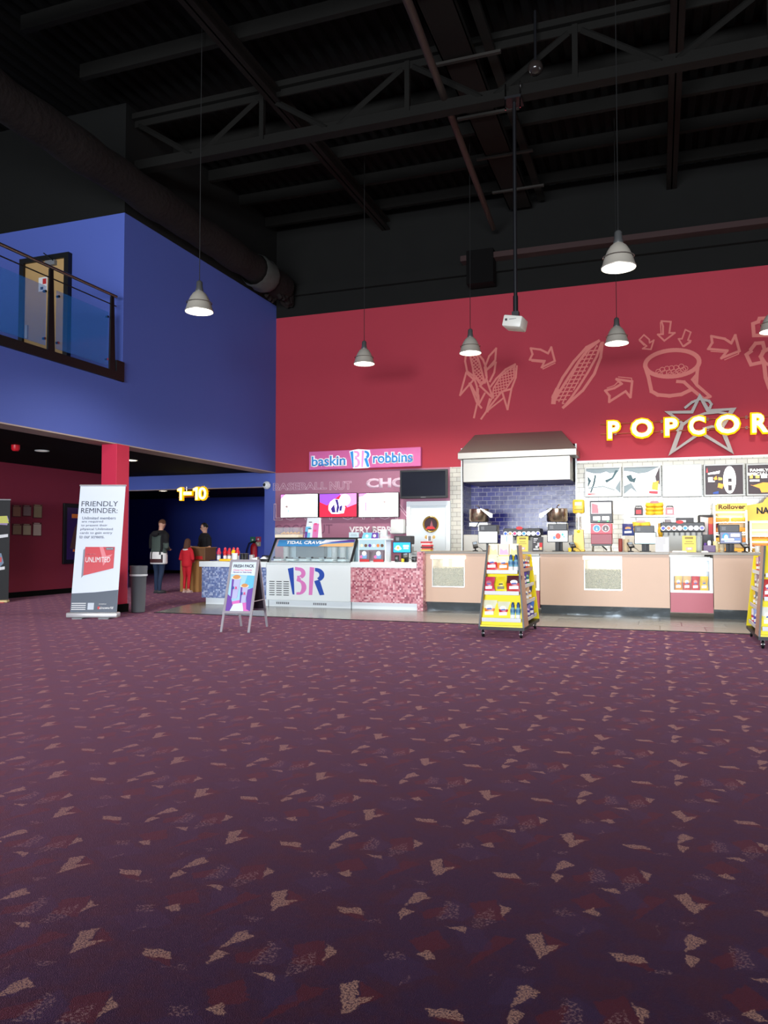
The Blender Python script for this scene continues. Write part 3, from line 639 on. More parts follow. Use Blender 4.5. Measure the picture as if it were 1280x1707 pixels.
def monogram(name, parent, x, y, z, w, h, cb_, cp, dep=.006, out=None):
    """block letters B and R cut in two colours. unit box 0..1"""
    def arc(cx, cz, rx, rz, a0, a1, n=10): return [(cx+rx*math.cos(math.radians(a0+(a1-a0)*i/n)), cz+rz*math.sin(math.radians(a0+(a1-a0)*i/n))) for i in range(n+1)]
    def T(p): return [(x+(a-.5)*w, z+(b_-.5)*h) for a, b_ in p]
    b = B(); k = 0
    def strip(pin, pout, m, o=0):
        P_, Q = T(pin), T(pout)
        for i in range(len(P_)-1): b.prism([P_[i], P_[i+1], Q[i+1], Q[i]], y-dep-o, y, m)
    if out: b.prism(T([(-.05, .98), (.18, 1.05), (.42, 1.08), (1.0, 1.0), (1.06, .7), (.92, .42), (1.02, .0), (.9, -.06), (.15, -.06)]), y-.004, y+.0, out); y -= .005
    b.prism(T([(0, .93), (.155, .98), (.185, 0), (.135, .01)]), y-dep, y, cb_)
    # B : two bowls
    strip(arc(.3, .77, .07, .09, 90, -90), arc(.3, .77, .185, .21, 90, -60), cp)
    strip([(.2, 1.0), (.3, .98)], [(.2, .88), (.3, .86)], cp); strip([(.26, .68), (.3, .68)], [(.26, .52), (.36, .56)], cp)
    strip(arc(.3, .27, .08, .2, 60, -90), arc(.3, .27, .21, .27, 75, -90), cp); strip([(.24, .5), (.34, .44)], [(.26, .6), (.36, .58)], cp)
    b.prism(T([(.24, 0), (.32, 0), (.31, .1), (.24, .08)]), y-dep, y, cp)
    b.prism(T([(.60, 1.0), (.72, .98), (.665, 0), (.575, .0)]), y-dep, y, cp)
    strip(arc(.76, .72, .1, .12, 90, -70), arc(.76, .72, .23, .25, 90, -60), cb_)
    b.prism(T([(.74, .97), (.77, .97), (.77, .84), (.74, .86)]), y-dep, y, cb_)
    b.prism(T([(.72, .5), (.84, .55), (.88, .48), (.99, .02), (.87, .0), (.74, .42)]), y-dep, y, cb_)
    return b.build(name, parent)
monogram('monogram', sn, -W_*.03, -.064, 0, W_*.175, H_*.9, SBL, SPK, .006, SWH)
# lettering on the mauve panel
LGT = mat('faint_lilac_print', (226, 196, 212), .6); WHT2 = mat('white_print', (240, 232, 236), .6); DKP = mat('faint_plum_print', (120, 72, 98), .6)
fp = E_('flavour_lettering', 'pale flavour-name lettering across the mauve panel around the menu screens', 'lettering', (-6.7, YB, 2.0))
def ptext(nm, body, m, u0, v0, u1, v1, **k):
    a = PY(u0, v1, YB); c = PY(u1, v0, YB)
    return text(nm, body, m, fp, (a.x+c.x)/2+6.7, -.001, (a.z+c.z)/2-2.0, w=c.x-a.x, h=c.z-a.z, depth=.003, **k)
ptext('outlined_words', 'BASEBALL', LGT, 455, 803, 545, 818, outline=.02, bold=.02); ptext('outlined_words', 'NUT', LGT, 549, 802, 586, 817, outline=.02, bold=.02)
ptext('bold_word', 'CHOC', LGT, 610, 795, 700, 814, bold=.05)
ptext('outlined_words', 'LOVE POTION', LGT, 456, 835, 684, 868, outline=.016)
ptext('thin_word', 'COCONUT', DKP, 458, 874, 554, 890); ptext('white_words', 'VERY BERRY STR', WHT2, 582, 877, 692, 890, bold=.03)
ptext('outlined_words', 'VANILLA', LGT, 560, 896, 650, 912, bold=.02)
# screens
def screen(name, label, cat, x, y, z, w, h, picture, th=.05, frame=BLK, glow=(250, 250, 252), e=1.6, group=None, pname='display'):
    t = E_(name, label, cat, (x, y, z), group=group)
    B().box((-w/2, 0, -h/2), (w/2, th, h/2), frame, bev=.006).build('casing', t)
    if cat == 'screen': B().box((-.12, th, -.1), (.12, YB-y, .1), BLKM).build('wall_mount', t)
    b = B(); b.box((-w/2+.015, -.003, -h/2+.015), (w/2-.015, .0, h/2-.015), mat('glow_%d_%d_%d' % glow, glow, .4, emit=e))
    ww, hh = w-.03, h-.03
    for i, (poly, m) in enumerate(picture): b.prism([(p[0]*ww/2, p[1]*hh/2) for p in poly], -.0035-.0006*i, -.003, m)
    b.build(pname, t)
    return t
def em(n, rgb, e=1.0): return mat(n, rgb, .5, emit=e)
GP, GC, GR, GV, GN, GW, GB, GY, GK = em('g_pink', (225, 130, 215)), em('g_cyan', (90, 205, 190)), em('g_red', (215, 20, 45)), em('g_violet', (140, 70, 200)), em('g_navy', (45, 20, 110), .7), em('g_white', (250, 245, 252), 1.2), em('g_blue', (20, 140, 225)), em('g_yellow', (245, 190, 60)), em('g_grey', (150, 130, 130), .6)
def px_screen(u0, v0, u1, v1, label, pic, y=YB-.12, **k):
    a = PY(u0, v0, y); c = PY(u1, v0, y); d = PY((u0+u1)/2, v1, y); a2 = PY((u0+u1)/2, v0, y)
    return screen('menu_screen', label, 'screen', (a.x+c.x)/2, y, (a2.z+d.z)/2, c.x-a.x-.01, a2.z-d.z, pic, **k)
px_screen(467, 823, 530.5, 863, 'white glowing menu screen, leftmost over the ice cream counter', [([(-1, 1), (-.75, 1), (-1, .6)], GP), ([(-.78, -.05), (-.66, .05), (-.58, -.1), (-.68, -.2)], GK), ([(-.6, -.35), (-.56, -.3), (-.55, -.6), (-.6, -.6)], GC), ([(-.2, -.38), (-.12, -.35), (-.14, -.42)], GK)], group='ice cream menu screens')
gem = [(-.5, 0), (-.42, .3), (-.2, .55), (.1, .5), (.3, .1), (.4, -.2), (.32, -.7), (-.05, -.75), (-.35, -.72), (-.5, -.4)]
px_screen(531.5, 822, 595.5, 862.5, 'red menu screen showing a striped ball, middle over the ice cream counter', [([(-1, 1), (.2, 1), (-.6, 0), (-1, .3)], GV), ([(.1, 1), (1, 1), (1, .1), (.5, -.2)], GP), (gem, GW), ([(-.38, -.3), (-.2, .1), (-.12, -.6), (-.3, -.65)], GN), ([(-.15, .5), (.0, .5), (.08, -.2), (0, -.65), (-.08, -.6), (-.05, 0)], GN), ([(.1, -.1), (.25, 0), (.2, -.5), (.08, -.5)], GN), (circ(.38, .45, .3, 18, .5), GW)], glow=(225, 30, 60), e=.9, group='ice cream menu screens')
px_screen(597, 821, 665, 862.5, 'white glowing menu screen, rightmost over the ice cream counter, beside the black television', [([(-1, 1), (-.6, 1), (-.8, .75), (-1, .7)], GP), ([(-.68, .25), (-.6, .25), (-.62, -.5), (-.68, -.5)], GP), ([(.25, .3), (.38, .3), (.38, .18), (.25, .18)], GK), ([(.5, -.1), (.62, -.05), (.6, -.15)], GK), ([(.2, -.6), (.32, -.58), (.3, -.63)], GK)], group='ice cream menu screens')
tv = E_('television', 'switched-off black television above the white door', 'television', ((V(674, 800)[0]+V(748, 800)[0])/2+.0, YB-.2, 2.54))
B().box((-.56, -.05, -.32), (.56, .03, .33), BLK, bev=.01).box((-.2, .03, -.15), (.2, .196, .15), BLKM).build('casing', tv)
B().box((-.52, -.056, -.27), (.52, -.05, .29), mat('dark_screen', (26, 28, 36), .12)).build('display', tv)
B().box((-.06, -.055, -.305), (.06, -.05, -.292), GREYP).build('badge', tv)
# ================================================================ cooker hood in the tiled alcove
hd = E_('extractor_hood', 'large stainless steel extractor hood over the blue tiled alcove', 'extractor hood', (-2.95, YB, 3.3))
yh = -.75
zb = PY(860, 752, YB-.7).z-3.3
L_, R_ = PY(764, 750, YB-.7).x+2.95, PY(961, 750, YB-.7).x+2.95
zt_ = PY(860, 722, YB-.1).z-3.3
tl, tr = PY(792, 724, YB-.1).x+2.95, PY(936, 719, YB-.1).x+2.95
STH = mat('hood_steel', (156, 153, 146), .38, .85, bump=.03, nscale=3)
B().add([(L_, yh, zb), (R_, yh, zb), (R_, .0, zb), (L_, .0, zb), (tl, -.12, zt_), (tr, -.12, zt_), (tr, 0, zt_), (tl, 0, zt_)], [(0, 1, 5, 4), (1, 2, 6, 5), (3, 0, 4, 7), (4, 5, 6, 7), (2, 3, 7, 6)], STH).build('canopy', hd)
B().box((L_, yh-.01, zb-.13), (R_, -.0, zb), STH, bev=.004).build('rim', hd)
lo, ro = PY(773, 800, YB-.6).x+2.95, PY(951, 800, YB-.6).x+2.95
zl = PY(860, 802, YB-.6).z-3.3
B().box((lo, -.66, zl), (ro, .6, zb-.13), STH, bev=.006).build('hood_body', hd)
# ================================================================ menu boards
MFR = mat('board_frame', (150, 150, 146), .4, .5)
def board(u0, u1, v0, v1, label, base, pics, e):
    y = YB-.15; a = PY(u0, v0, y); c = PY(u1, v0, y); m_ = (u0+u1)/2
    zt2, zb2 = PY(m_, v0, y).z, PY(m_, v1, y).z; w, h = c.x-a.x-.012, zt2-zb2
    t = E_('menu_board', label, 'menu board', ((a.x+c.x)/2, y, (zt2+zb2)/2), group='lightbox menu boards')
    fr = B()
    for p, q in (((-w/2, 0, -h/2), (w/2, .14, -h/2+.035)), ((-w/2, 0, h/2-.035), (w/2, .14, h/2)), ((-w/2, 0, -h/2), (-w/2+.03, .14, h/2)), ((w/2-.03, 0, -h/2), (w/2, .14, h/2))): fr.box(p, q, MFR, bev=.004)
    fr.build('frame', t)
    b = B(); b.box((-w/2+.03, .02, -h/2+.035), (w/2-.03, .13, h/2-.035), base)
    ww, hh = w/2-.03, h/2-.035
    for i, (poly, m) in enumerate(pics): b.prism([(p[0]*ww, p[1]*hh) for p in poly], .0195-.0006*i, .0199, m)
    b.build('poster', t); return t
MW = em('menu_white', (252, 250, 246), MENU_E*.55); MD = em('menu_dark', (58, 44, 50), .1); MT = em('menu_teal', (44, 76, 84), .2); MG = em('menu_grey', (120, 134, 140), .3); MRD = em('menu_red', (220, 50, 60), .8); MOR = em('menu_orange', (235, 150, 50), .9); MYL = em('menu_yellow', (240, 210, 90), .9)
board(974, 1036, 778, 828, 'crumpled light menu board with blue-grey streaks, leftmost over the drinks counter', MW, [([(-1, 1), (1, 1), (.9, .7), (.4, .6), (.2, .75), (-.2, .6), (-.6, .65), (-1, .8)], MG), ([(-.95, .5), (-.7, .1), (-.95, -.5), (-.9, 0)], MT), ([(-.5, .55), (-.6, -.1), (-.8, -.8), (-.7, -.8), (-.48, -.1), (-.4, .5)], MT), ([(-.9, -.4), (0, -.3), (.7, -.6), (.7, -.7), (0, -.4), (-.9, -.5)], MG), ([(.9, .8), (.6, .2), (.2, -.1), (.1, .1), (.5, .3), (.75, .85)], MT), ([(1, .1), (.7, -.5), (1, -.9)], MG), ([(-.95, -.85), (-.2, -.9), (-.9, -.98)], MRD)], MENU_E)
board(1037, 1102, 776, 828, 'crumpled light menu board with a dark wedge and orange patch, second over the drinks counter', MW, [([(-1, 1), (1, 1), (.3, .6), (-.2, .55), (-.6, .7), (-1, .75)], MG), ([(1, 1), (.75, .3), (.8, -.0), (1, -.3)], MD), ([(-.9, .4), (-.6, .5), (-.5, .2), (-.3, .3), (-.4, -.1), (-.7, .0)], MT), ([(-1, -.3), (-.6, -.1), (-.2, -.9), (-.6, -.5), (-1, -.9)], MG), ([(.6, -.1), (.95, 0), (.9, -.7), (.55, -.6)], MOR), ([(.4, -.7), (.9, -.75), (.9, -.95), (.4, -.9)], MRD)], MENU_E)
board(1103, 1170, 774, 828, 'blank glaring white menu board, third over the drinks counter', MW, [], MENU_E)
board(1172, 1241, 773, 827, 'dark menu board with a glowing drink glass, beside the blank white board', MD, [(circ(.3, 0, .34, 20, .95), MW), ([(.22, .1), (.42, .1), (.42, -.75), (.22, -.75)], MD), (circ(.32, -.25, .09, 12, .12), MW), ([(-.95, .55), (-.9, .9), (-.85, .55)], MRD), ([(-.85, .5), (-.2, .65), (-.25, .45), (-.85, .4)], MW), ([(-.85, .2), (-.6, .22), (-.6, 0), (-.85, 0)], MW), ([(-.55, .15), (-.4, .3), (-.35, .05), (-.5, 0)], MOR), ([(-.3, .2), (-.1, .15), (-.1, 0), (-.3, 0)], MYL), ([(-.85, -.05), (-.5, -.05), (-.5, -.12), (-.85, -.12)], MW), ([(-.3, -.2), (.0, -.3), (-.1, -.6), (-.35, -.5)], MOR), ([(-.6, -.85), (-.3, -.75), (-.3, -.95), (-.6, -.95)], BLUI)], MENU_E)
b5 = board(1243, 1314, 772, 826, 'dark family meal menu board cut by the right edge of the view', MD, [([(-.9, -.35), (-.75, -.4), (-.2, -.2), (.6, -.3), (.9, -.9), (-.3, -.9), (-.4, -.6)], MOR), ([(-.9, .3), (-.75, .35), (-.75, .1), (-.9, .1)], MYL), ([(-.6, .3), (-.4, .35), (-.4, .1), (-.6, .1)], MYL), ([(-.9, .0), (-.4, .0), (-.4, -.12), (-.9, -.12)], MW), ([(-.3, .3), (0, .35), (0, .1), (-.3, .1)], MW)], MENU_E)
text('menu_heading', 'FAMILY\nSPECIALS', MW, b5, -.14, .016, .15, w=.42, h=.13, depth=.001, bold=.02)
# ================================================================ lit corridor number sign
ns = E_('hanging_sign', 'lit yellow screen-number sign hanging at the corridor mouth', 'sign', PY(320, 823, 16.93))
for ch, dx in (('1', -.34), ('-', -.12), ('1', .13), ('0', .32)):
    ww, hh = {'1': (.14, .34), '-': (.22, .07), '0': (.27, .35)}[ch]
    if ch == '-':
        o = B().box((dx-.13, -.02, -.05), (dx+.13, .06, .07), LETS).box((dx-.12, -.03, -.03), (dx+.12, -.02, .05), LETG).build('dash', ns); continue
    if ch == '1':
        n1 = lambda g: [(dx-.1-g, .06-g), (dx-.1-g, .13+g*.4), (dx-.0, .175+g), (dx+.07+g, .175+g), (dx+.07+g, -.175-g), (dx-.03-g, -.175-g), (dx-.03-g, .06-g)]
        o = B().prism(n1(-.018), -.03, -.02, LETG).build('numeral', ns); B().prism(n1(0), -.02, .06, LETS).build('numeral_side', o); continue
    o = text('numeral', ch, LETG, ns, dx, -.02, 0, w=ww-.04, h=hh-.04, depth=.01, bold=.02)
    text('numeral_side', ch, LETS, o, 0, .06, 0, w=ww+.02, h=hh+.02, depth=.06, bold=.05)
for zz in (-.08, .06): B().tube([(-.45, .06, zz), (.48, .06, zz)], .012, RAILC, 8).build('rail', ns)
for xx in (-.2, .33): B().tube([(xx, .06, .06), (xx, .06, 2.66-ns.location.z)], .012, CHR, 8).build('hanger', ns)
cc = E_('security_camera', 'white dome security camera on the corner of the blue archway', 'camera', PY(445, 809, YB-.06))
B().lathe([(.1, 0), (.1, .03), (.085, .06)], WHP, 20, M=Matrix.Rotation(PI/2, 4, 'X')).build('mount', cc, smooth=True)
B().ellip((0, -.05, 0), (.082, .07, .082), WHP, 18).build('shell', cc, smooth=True)
B().ellip((-.015, -.09, .005), (.045, .045, .045), BLK, 14).build('lens', cc, smooth=True)
fa = E_('alarm_sounder', 'small round red fire alarm under the dark lobby ceiling', 'fire alarm', PZ(26, 747, 2.9))
B().lathe([(.05, .06), (.07, .05), (.07, -.02), (.05, -.05)], mat('alarm_red', (190, 20, 35), .4, emit=.15), 16).build('alarm_body', fa, smooth=True)
B().box((-.05, -.05, .0), (.05, .05, .06), REDI).build('alarm_base', fa)
DLG = mat('downlight_glow', (255, 236, 200), .5, emit=9)
for u, v, lab, pw in ((219, 767, 'bright round ceiling downlight just right of the red column', 60), (272, 818, 'faint distant ceiling downlight left of the lit number sign', 25), (70, 751, 'small dim downlight in the dark lobby ceiling', 4)):
    p = PZ(u, v, 2.955 if v != 818 else 2.89)
    t = E_('downlight', lab, 'ceiling light', p)
    B().lathe([(.13, -.012), (.13, .0), (.1, .0), (.1, -.012)], WHP, 20, cap=False).build('trim_ring', t)
    B().prism(circ(0, 0, .1, 20), -.008, -.003, DLG if pw > 10 else mat('dim_glow', (200, 190, 180), .5, emit=.5), 'z').build('diffuser', t)
    l = bpy.data.lights.new('downlight_bulb', 'SPOT'); l.energy = pw; l.color = (1, .88, .7); l.spot_size = 2.3; l.spot_blend = .7; l.shadow_soft_size = .1
    lo_ = bpy.data.objects.new('downlight_bulb', l); COL.objects.link(lo_); lo_.parent = t; lo_.location = (0, 0, -.03)
# unseen fill spots without fittings, added to brighten the lobby and far corridor wall
for p, pw in (((-11.2, 8, 2.95), 60), ((-11.3, 14, 2.95), 70), ((-10.6, 24.2, 2.88), 2600), ((-10.5, 19, 2.88), 120)):
    l = bpy.data.lights.new('lobby_fill', 'SPOT'); l.energy = pw; l.color = (1, .9, .78); l.spot_size = 2.5; l.spot_blend = .8; l.shadow_soft_size = .1
    lo_ = bpy.data.objects.new('lobby_fill', l); COL.objects.link(lo_); lo_.location = p
# service-area striplights behind the counter front (ceiling of the serving bay)
# ================================================================ ice cream counter
def XU(u, y): return PY(u, 900, y).x
def ZU(u, v, y): return PY(u, v, y).z
YF = 13.1
MOB = mosaic_mat('blue_mosaic', [(112, 130, 176), (92, 112, 162), (146, 162, 200), (172, 184, 212), (122, 134, 176), (100, 116, 158)], 32)
MOP = mosaic_mat('pink_mosaic', [(196, 124, 136), (172, 96, 110), (206, 146, 154), (148, 76, 94), (200, 134, 144), (220, 176, 182)], 32)
XA, XB, XC, XD = XU(332, YF), XU(444, YF), XU(584, YF), XU(694, YF)
t = E_('serving_counter', 'white topped counter end faced in blue mosaic, behind the folding poster board', 'counter', (XA, YF, 0))
wA = XB-XA-.004
B().box((.1, .1, 0), (wA, .85, .135), WHP).build('plinth', t)
B().box((.05, .03, .135), (wA, .9, .74), MOB).build('mosaic_front', t)
B().box((0, 0, .74), (wA, .95, .845), WH, bev=.006).build('worktop', t)
# ice cream cabinet
t = E_('ice_cream_cabinet', 'white ice cream display cabinet with slanted glass front and two-colour monogram', 'ice cream cabinet', (XB, YF, 0))
wB = XC-XB
B().box((.02, .08, 0), (wB-.02, .9, .13), WHP).build('plinth', t)
for x in (.18, .95): 
    g_ = B()
    for k in range(7): g_.box((x+k*.04, .074, .05), (x+k*.04+.025, .08, .09), GREYP)
    g_.build('plinth_grille', t)
B().box((0, .0, .13), (wB, .95, .8), WH, bev=.008).build('cabinet_body', t)
vt = B()
for c_ in range(3):
    for r_ in range(7): vt.box((.07+c_*.15, -.005, .22+r_*.042), (.07+c_*.15+.11, .0, .22+r_*.042+.014), mat('vent_slot', (60, 64, 66), .7))
vt.build('vent_grille', t)
monogram('monogram', t, wB*.485, -.0, .5, .76, .52, mat('monogram_blue', (20, 70, 170), .4), mat('monogram_pink', (214, 120, 190), .4), .004)
B().box((0, 0, .8), (wB, .95, .84), mat('cabinet_rim', (210, 220, 222), .3), bev=.005).build('rim', t)
# glass canopy: sides black metal, slanting glass, printed strip
zt1 = 1.3
def side(x): return B().prism([(.03, .84), (.08, .84), (.42, zt1), (.36, zt1)], x, x+.03, BLKM, 'x')
for x in (0, wB-.03): side(x).build('canopy_frame', t)
B().add([(.03, .05, .85), (wB-.03, .05, .85), (wB-.03, .385, zt1-.02), (.03, .385, zt1-.02)], [(0, 1, 2, 3)], GLASS).build('front_glass', t)
B().box((0, .36, zt1-.02), (wB, .75, zt1+.01), BLKM).build('canopy_top', t)
sl = (.335/(zt1-.02-.85))
def sp(x, f, o): z = .85+(zt1-.87)*f; return (x, .05+(z-.85)*sl-o, z)
def strip(x0, f0, x1, f1, x2, f2, x3, f3, m, o, bb): bb.add([sp(x0, f0, o), sp(x1, f1, o), sp(x2, f2, o), sp(x3, f3, o)], [(0, 1, 2, 3)], m)
b = B(); strip(.08, .68, wB-.06, .68, wB-.06, .97, .08, .97, mat('tidal_blue', (60, 130, 185), .4), .004, b)
strip(wB*.55, .68, wB-.06, .68, wB-.06, .85, wB*.62, .78, mat('sand_orange', (220, 165, 110), .4), .006, b); strip(wB*.6, .84, wB-.06, .88, wB-.06, .97, wB*.9, .97, PURI, .006, b)
strip(wB*.55, .79, wB-.3, .9, wB-.12, .97, wB*.62, .97, WINK, .005, b)
b.build('printed_banner', t)
tt = text('banner_lettering', 'TIDAL CRAVE', WINK, t, wB*.38, .19+.095, 1.215, w=.75, h=.075, depth=.002, bold=.02, rot=(-math.atan(sl), 0, 0))
for i in range(6):
    xx = .18+i*(wB-.4)/5
    B().box((xx-.08, .1, .87), (xx+.09, .3, .9), mat('tub_lid', (205, 228, 235), .3), bev=.01).build('tub_flap', t)
    B().tube([(xx-.06, .12, .925), (xx+.05, .15, .925)], .012, INK, 6).ellip((xx-.07, .12, .93), (.025, .025, .018), INK, 8).build('scoop_handle', t)
B().box((.03, .74, .84), (wB-.03, .76, 1.28), mat('inner_back', (170, 196, 206), .3)).build('back_panel', t)
B().box((.35, .55, .93), (.95, .72, 1.2), mat('dark_appliance', (84, 104, 118), .4), bev=.01).build('inner_box', t)
for x in (.12, 1.15, 1.33, 1.5): B().lathe([(.05, .84), (.06, 1.0), (.055, 1.02), (.062, 1.12), (.05, 1.18)], mat('inner_cups', (190, 200, 200), .4), 14, c=(x, .6, 0)).build('cup_tower', t)
# pink counter
t = E_('serving_counter', 'counter section faced in pink mosaic with a raised pink end post', 'counter', (XC, YF, 0))
wC = XD-XC
B().box((.0, .08, 0), (wC, .85, .13), WHP).build('plinth', t)
B().box((0, .03, .13), (wC, .9, .76), MOP).build('mosaic_front', t)
tag(B().box((.001, .03, 0), (.11, .9, 1.05), MOP).build('counter_post', loc=(XD, YF, 0)), 'tall pink mosaic post between the pink counter and the beige counter', 'post')
B().box((0, 0, .76), (wC-.0, .95, .86), WH, bev=.006).build('worktop', t)
# ---- things on the ice cream counter (Y 13.5)
YS = 13.45
def on(u, z=None, y=YS): return (XU(u, y), y, z)
def bottle_shape(b, h, r, body, cap, neck=.35):
    b.lathe([(r*.8, 0), (r, .01), (r, h*.55), (r*.9, h*.68), (r*neck, h*.82), (r*neck, h*.88)], body, 14)
    b.lathe([(r*neck*1.35, h*.86), (r*neck*1.35, h*.97), (r*neck, h)], cap, 12)
SY = [(365, 'clear sauce bottle with pink nozzle, leftmost on the blue mosaic counter', (150, 150, 160), (200, 60, 90), .26), (375.5, 'red squeezy sauce bottle second from the left on the blue mosaic counter', (200, 30, 40), (210, 50, 70), .27), (382.5, 'grey sauce pump bottle between the red and yellow ones', (120, 120, 128), (200, 40, 60), .26), (389.5, 'yellow squeezy sauce bottle behind the white tub', (238, 200, 20), (210, 50, 60), .27), (396, 'red squeezy sauce bottle at the right behind the white tub', (210, 40, 50), (220, 60, 80), .27)]
for i, (u, lab, c1, c2, h) in enumerate(SY):
    t = E_('sauce_bottle', lab, 'bottle', (XU(u, YS+.12), YS+.12, .845), group='sauce bottles on the counter end')
    m1 = mat('sauce_%d_%d_%d' % c1, c1, .3); m2 = mat('sauce_%d_%d_%d' % c2, c2, .3)
    B().lathe([(.03, 0), (.036, .01), (.036, h*.5), (.034, h*.6), (.012, h*.78)], m1, 14).build('bottle_body', t, smooth=True)
    B().lathe([(.037, h*.5), (.048, h*.56), (.046, h*.68), (.026, h*.84)], m1 if i in (1, 3, 4) else m2, 14).lathe([(.026, h*.82), (.03, h*.88), (.022, h*.96), (.006, h*1.02)], m2, 12).build('nozzle_cap', t, smooth=True)
    B().lathe([(.037, h*.12), (.037, h*.4)], WINK, 14, cap=False).build('bottle_label', t)
tag(B().box((-.15, -.05, 0), (.13, .09, .045), mat('yellow_tray', (240, 190, 40), .4), bev=.015).build('sauce_tray', loc=(XU(379, YS), YS-.02, .845), smooth=True), 'low yellow tray in front of the sauce bottles', 'tray')
tb = tag(B().lathe([(.045, 0), (.058, .15), (.062, .15), (.062, .16), (.055, .16), (.044, .01)], WHP, 20, cap=False).lathe([(.045, 0), (.04, .001)], WHP, 20).build('paper_tub', loc=(XU(391.5, YS-.1), YS-.1, .845), smooth=True), 'white round paper tub on the blue mosaic counter', 'tub')
t = E_('cup_holder', 'black twin holder behind the white tub on the counter end', 'holder', (XU(407.5, YS), YS, .845)); B().box((-.065, -.05, 0), (-.003, .05, .15), BLK, bev=.008).box((.003, -.05, 0), (.065, .05, .15), BLK, bev=.008).build('holder_body', t, smooth=True); B().box((-.07, -.055, .15), (.07, .055, .157), STEEL).build('holder_rim', t)
t = E_('spoon_dispenser', 'small steel and white spoon dispenser before the extinguisher', 'dispenser', (XU(425, YS), YS, .845)); B().box((-.1, -.05, 0), (-.03, .04, .13), mat('satin_steel', (200, 200, 198), .4, .5), bev=.006).build('tall_bin', t); B().box((-.03, -.05, 0), (.075, .05, .085), STEEL, bev=.006).box((-.02, -.053, .015), (.065, -.05, .07), WINK).build('short_bin', t)
t = E_('napkin_holder', 'black napkin holder with white napkins beside the glass cabinet', 'napkin holder', (XU(442, YS), YS, .845)); B().box((-.09, -.07, 0), (.1, .07, .05), BLK, bev=.01).box((-.09, .03, 0), (.1, .07, .12), BLK, bev=.01).build('holder', t, smooth=True); B().prism([(-.08, .05), (.08, .05), (.05, .075), (.0, .1), (-.05, .075)], -.06, .02, WINK).build('napkins', t)
# cone poster stand, cones box
YT = YF+.55
t = E_('counter_card', 'tall blue and pink cup-size card standing on the ice cream cabinet', 'display card', (XU(521, YT), YT, zt1+.01)); h = ZU(520, 863, YT)-zt1-.01
B().add([(-.17, -.02, 0), (.13, -.02, 0), (.12, .06, h), (-.14, .06, h)], [(0, 1, 2, 3)], mat('card_pale', (225, 232, 240), .5)).add([(.13, -.02, 0), (.19, .02, 0), (.14, .07, h), (.12, .06, h)], [(0, 1, 2, 3)], WINK).build('card', t)
b = B()
def cq(x0, z0, x1, z1, m, o): b.add([(x0, -.02+.08*z0/h-o, z0), (x1, -.02+.08*z0/h-o, z0), (x1, -.02+.08*z1/h-o, z1), (x0, -.02+.08*z1/h-o, z1)], [(0, 1, 2, 3)], m)
cq(-.16, .0, -.05, h*.55, CYI, .002); cq(.0, .0, .12, h*.7, PINKI, .002); cq(-.16, 0, -.11, h*.3, PURI, .003)
for k in range(2): cq(-.1, h*(.25+.33*k), -.03, h*(.42+.33*k), WINK, .004); cq(-.1, h*(.43+.33*k), -.03, h*(.47+.33*k), INK, .005); cq(.02, h*(.3+.33*k), .08, h*(.4+.33*k), mat('rose', (235, 80, 140), .5), .005)
b.build('card_print', t)
t = E_('wafer_case', 'clear acrylic case of wafer cones on top left of the glass cabinet', 'case', (XU(483, YT), YT, zt1+.01)); B().box((-.27, -.12, 0), (.23, .12, .06), CREAM, bev=.01).build('tray', t); B().box((-.27, -.12, .06), (.23, .12, .2), GLASS).build('clear_lid', t)
b = B()
for k in range(5): b.tube([(-.2+k*.08, 0, .075), (-.12+k*.08, .02, .1)], [.008, .022], mat('wafer', (220, 170, 110), .7), 8)
b.build('wafer_cones', t)
t = E_('price_card', 'small white notice card at the right end of the glass cabinet top', 'card', (XU(590, YT), YT, zt1+.01)); B().box((-.1, -.01, 0), (.1, .0, .1), mat('notice_card', (208, 230, 238), .5)).build('card', t); B().box((-.07, -.012, .03), (.07, -.01, .037), GREYP).box((-.06, -.012, .055), (.06, -.01, .062), GREYP).build('print', t)
# topping display
YD = YF+.2; xd = XU(620, YD)
t = E_('topping_display', 'clear two-tier topping display case on the pink mosaic counter', 'display case', (xd, YD, .86))
wd_ = .27
B().box((-wd_, 0, 0), (-wd_+.02, .3, .42), WHP).box((wd_-.02, 0, 0), (wd_, .3, .42), WHP).box((-wd_-.01, -.01, .4), (wd_+.04, .32, .43), mat('clear_shelf', (215, 228, 232), .2), bev=.004).box((-wd_, .28, 0), (wd_, .3, .42), GLASS).build('case', t)
B().box((-wd_+.02, -.005, .22), (wd_-.02, .01, .4), mat('mint_print', (176, 208, 216), .4)).build('topping_strip', t)
b = B()
for k, m in enumerate([CREAM, BRWI, PURI, WINK, ORI, BRWI]): b.prism(circ(-.2+k*.08, .3, .03, 14), -.008, -.005, m)
b.build('topping_pictures', t)
for k in range(2):
    x = -.16+k*.28
    o = B().box((x-.1, .02, 0), (x+.1, .04, .2), mat('poster_grey', (120, 104, 112), .5)).build('poster', t)
    B().prism([(x-.045, .06), (x-.055, .13), (x+.055, .13), (x+.045, .06)], .016, .02, mat('cup_print_blue', (120, 170, 215), .5)).prism(circ(x, .155, .045, 12), .014, .02, WINK).prism(rect(x-.1, 0, x+.1, .045), .015, .02, REDI).prism(circ(x-.06, .09, .03, 10), .013, .02, PINKI).build('poster_print', o)
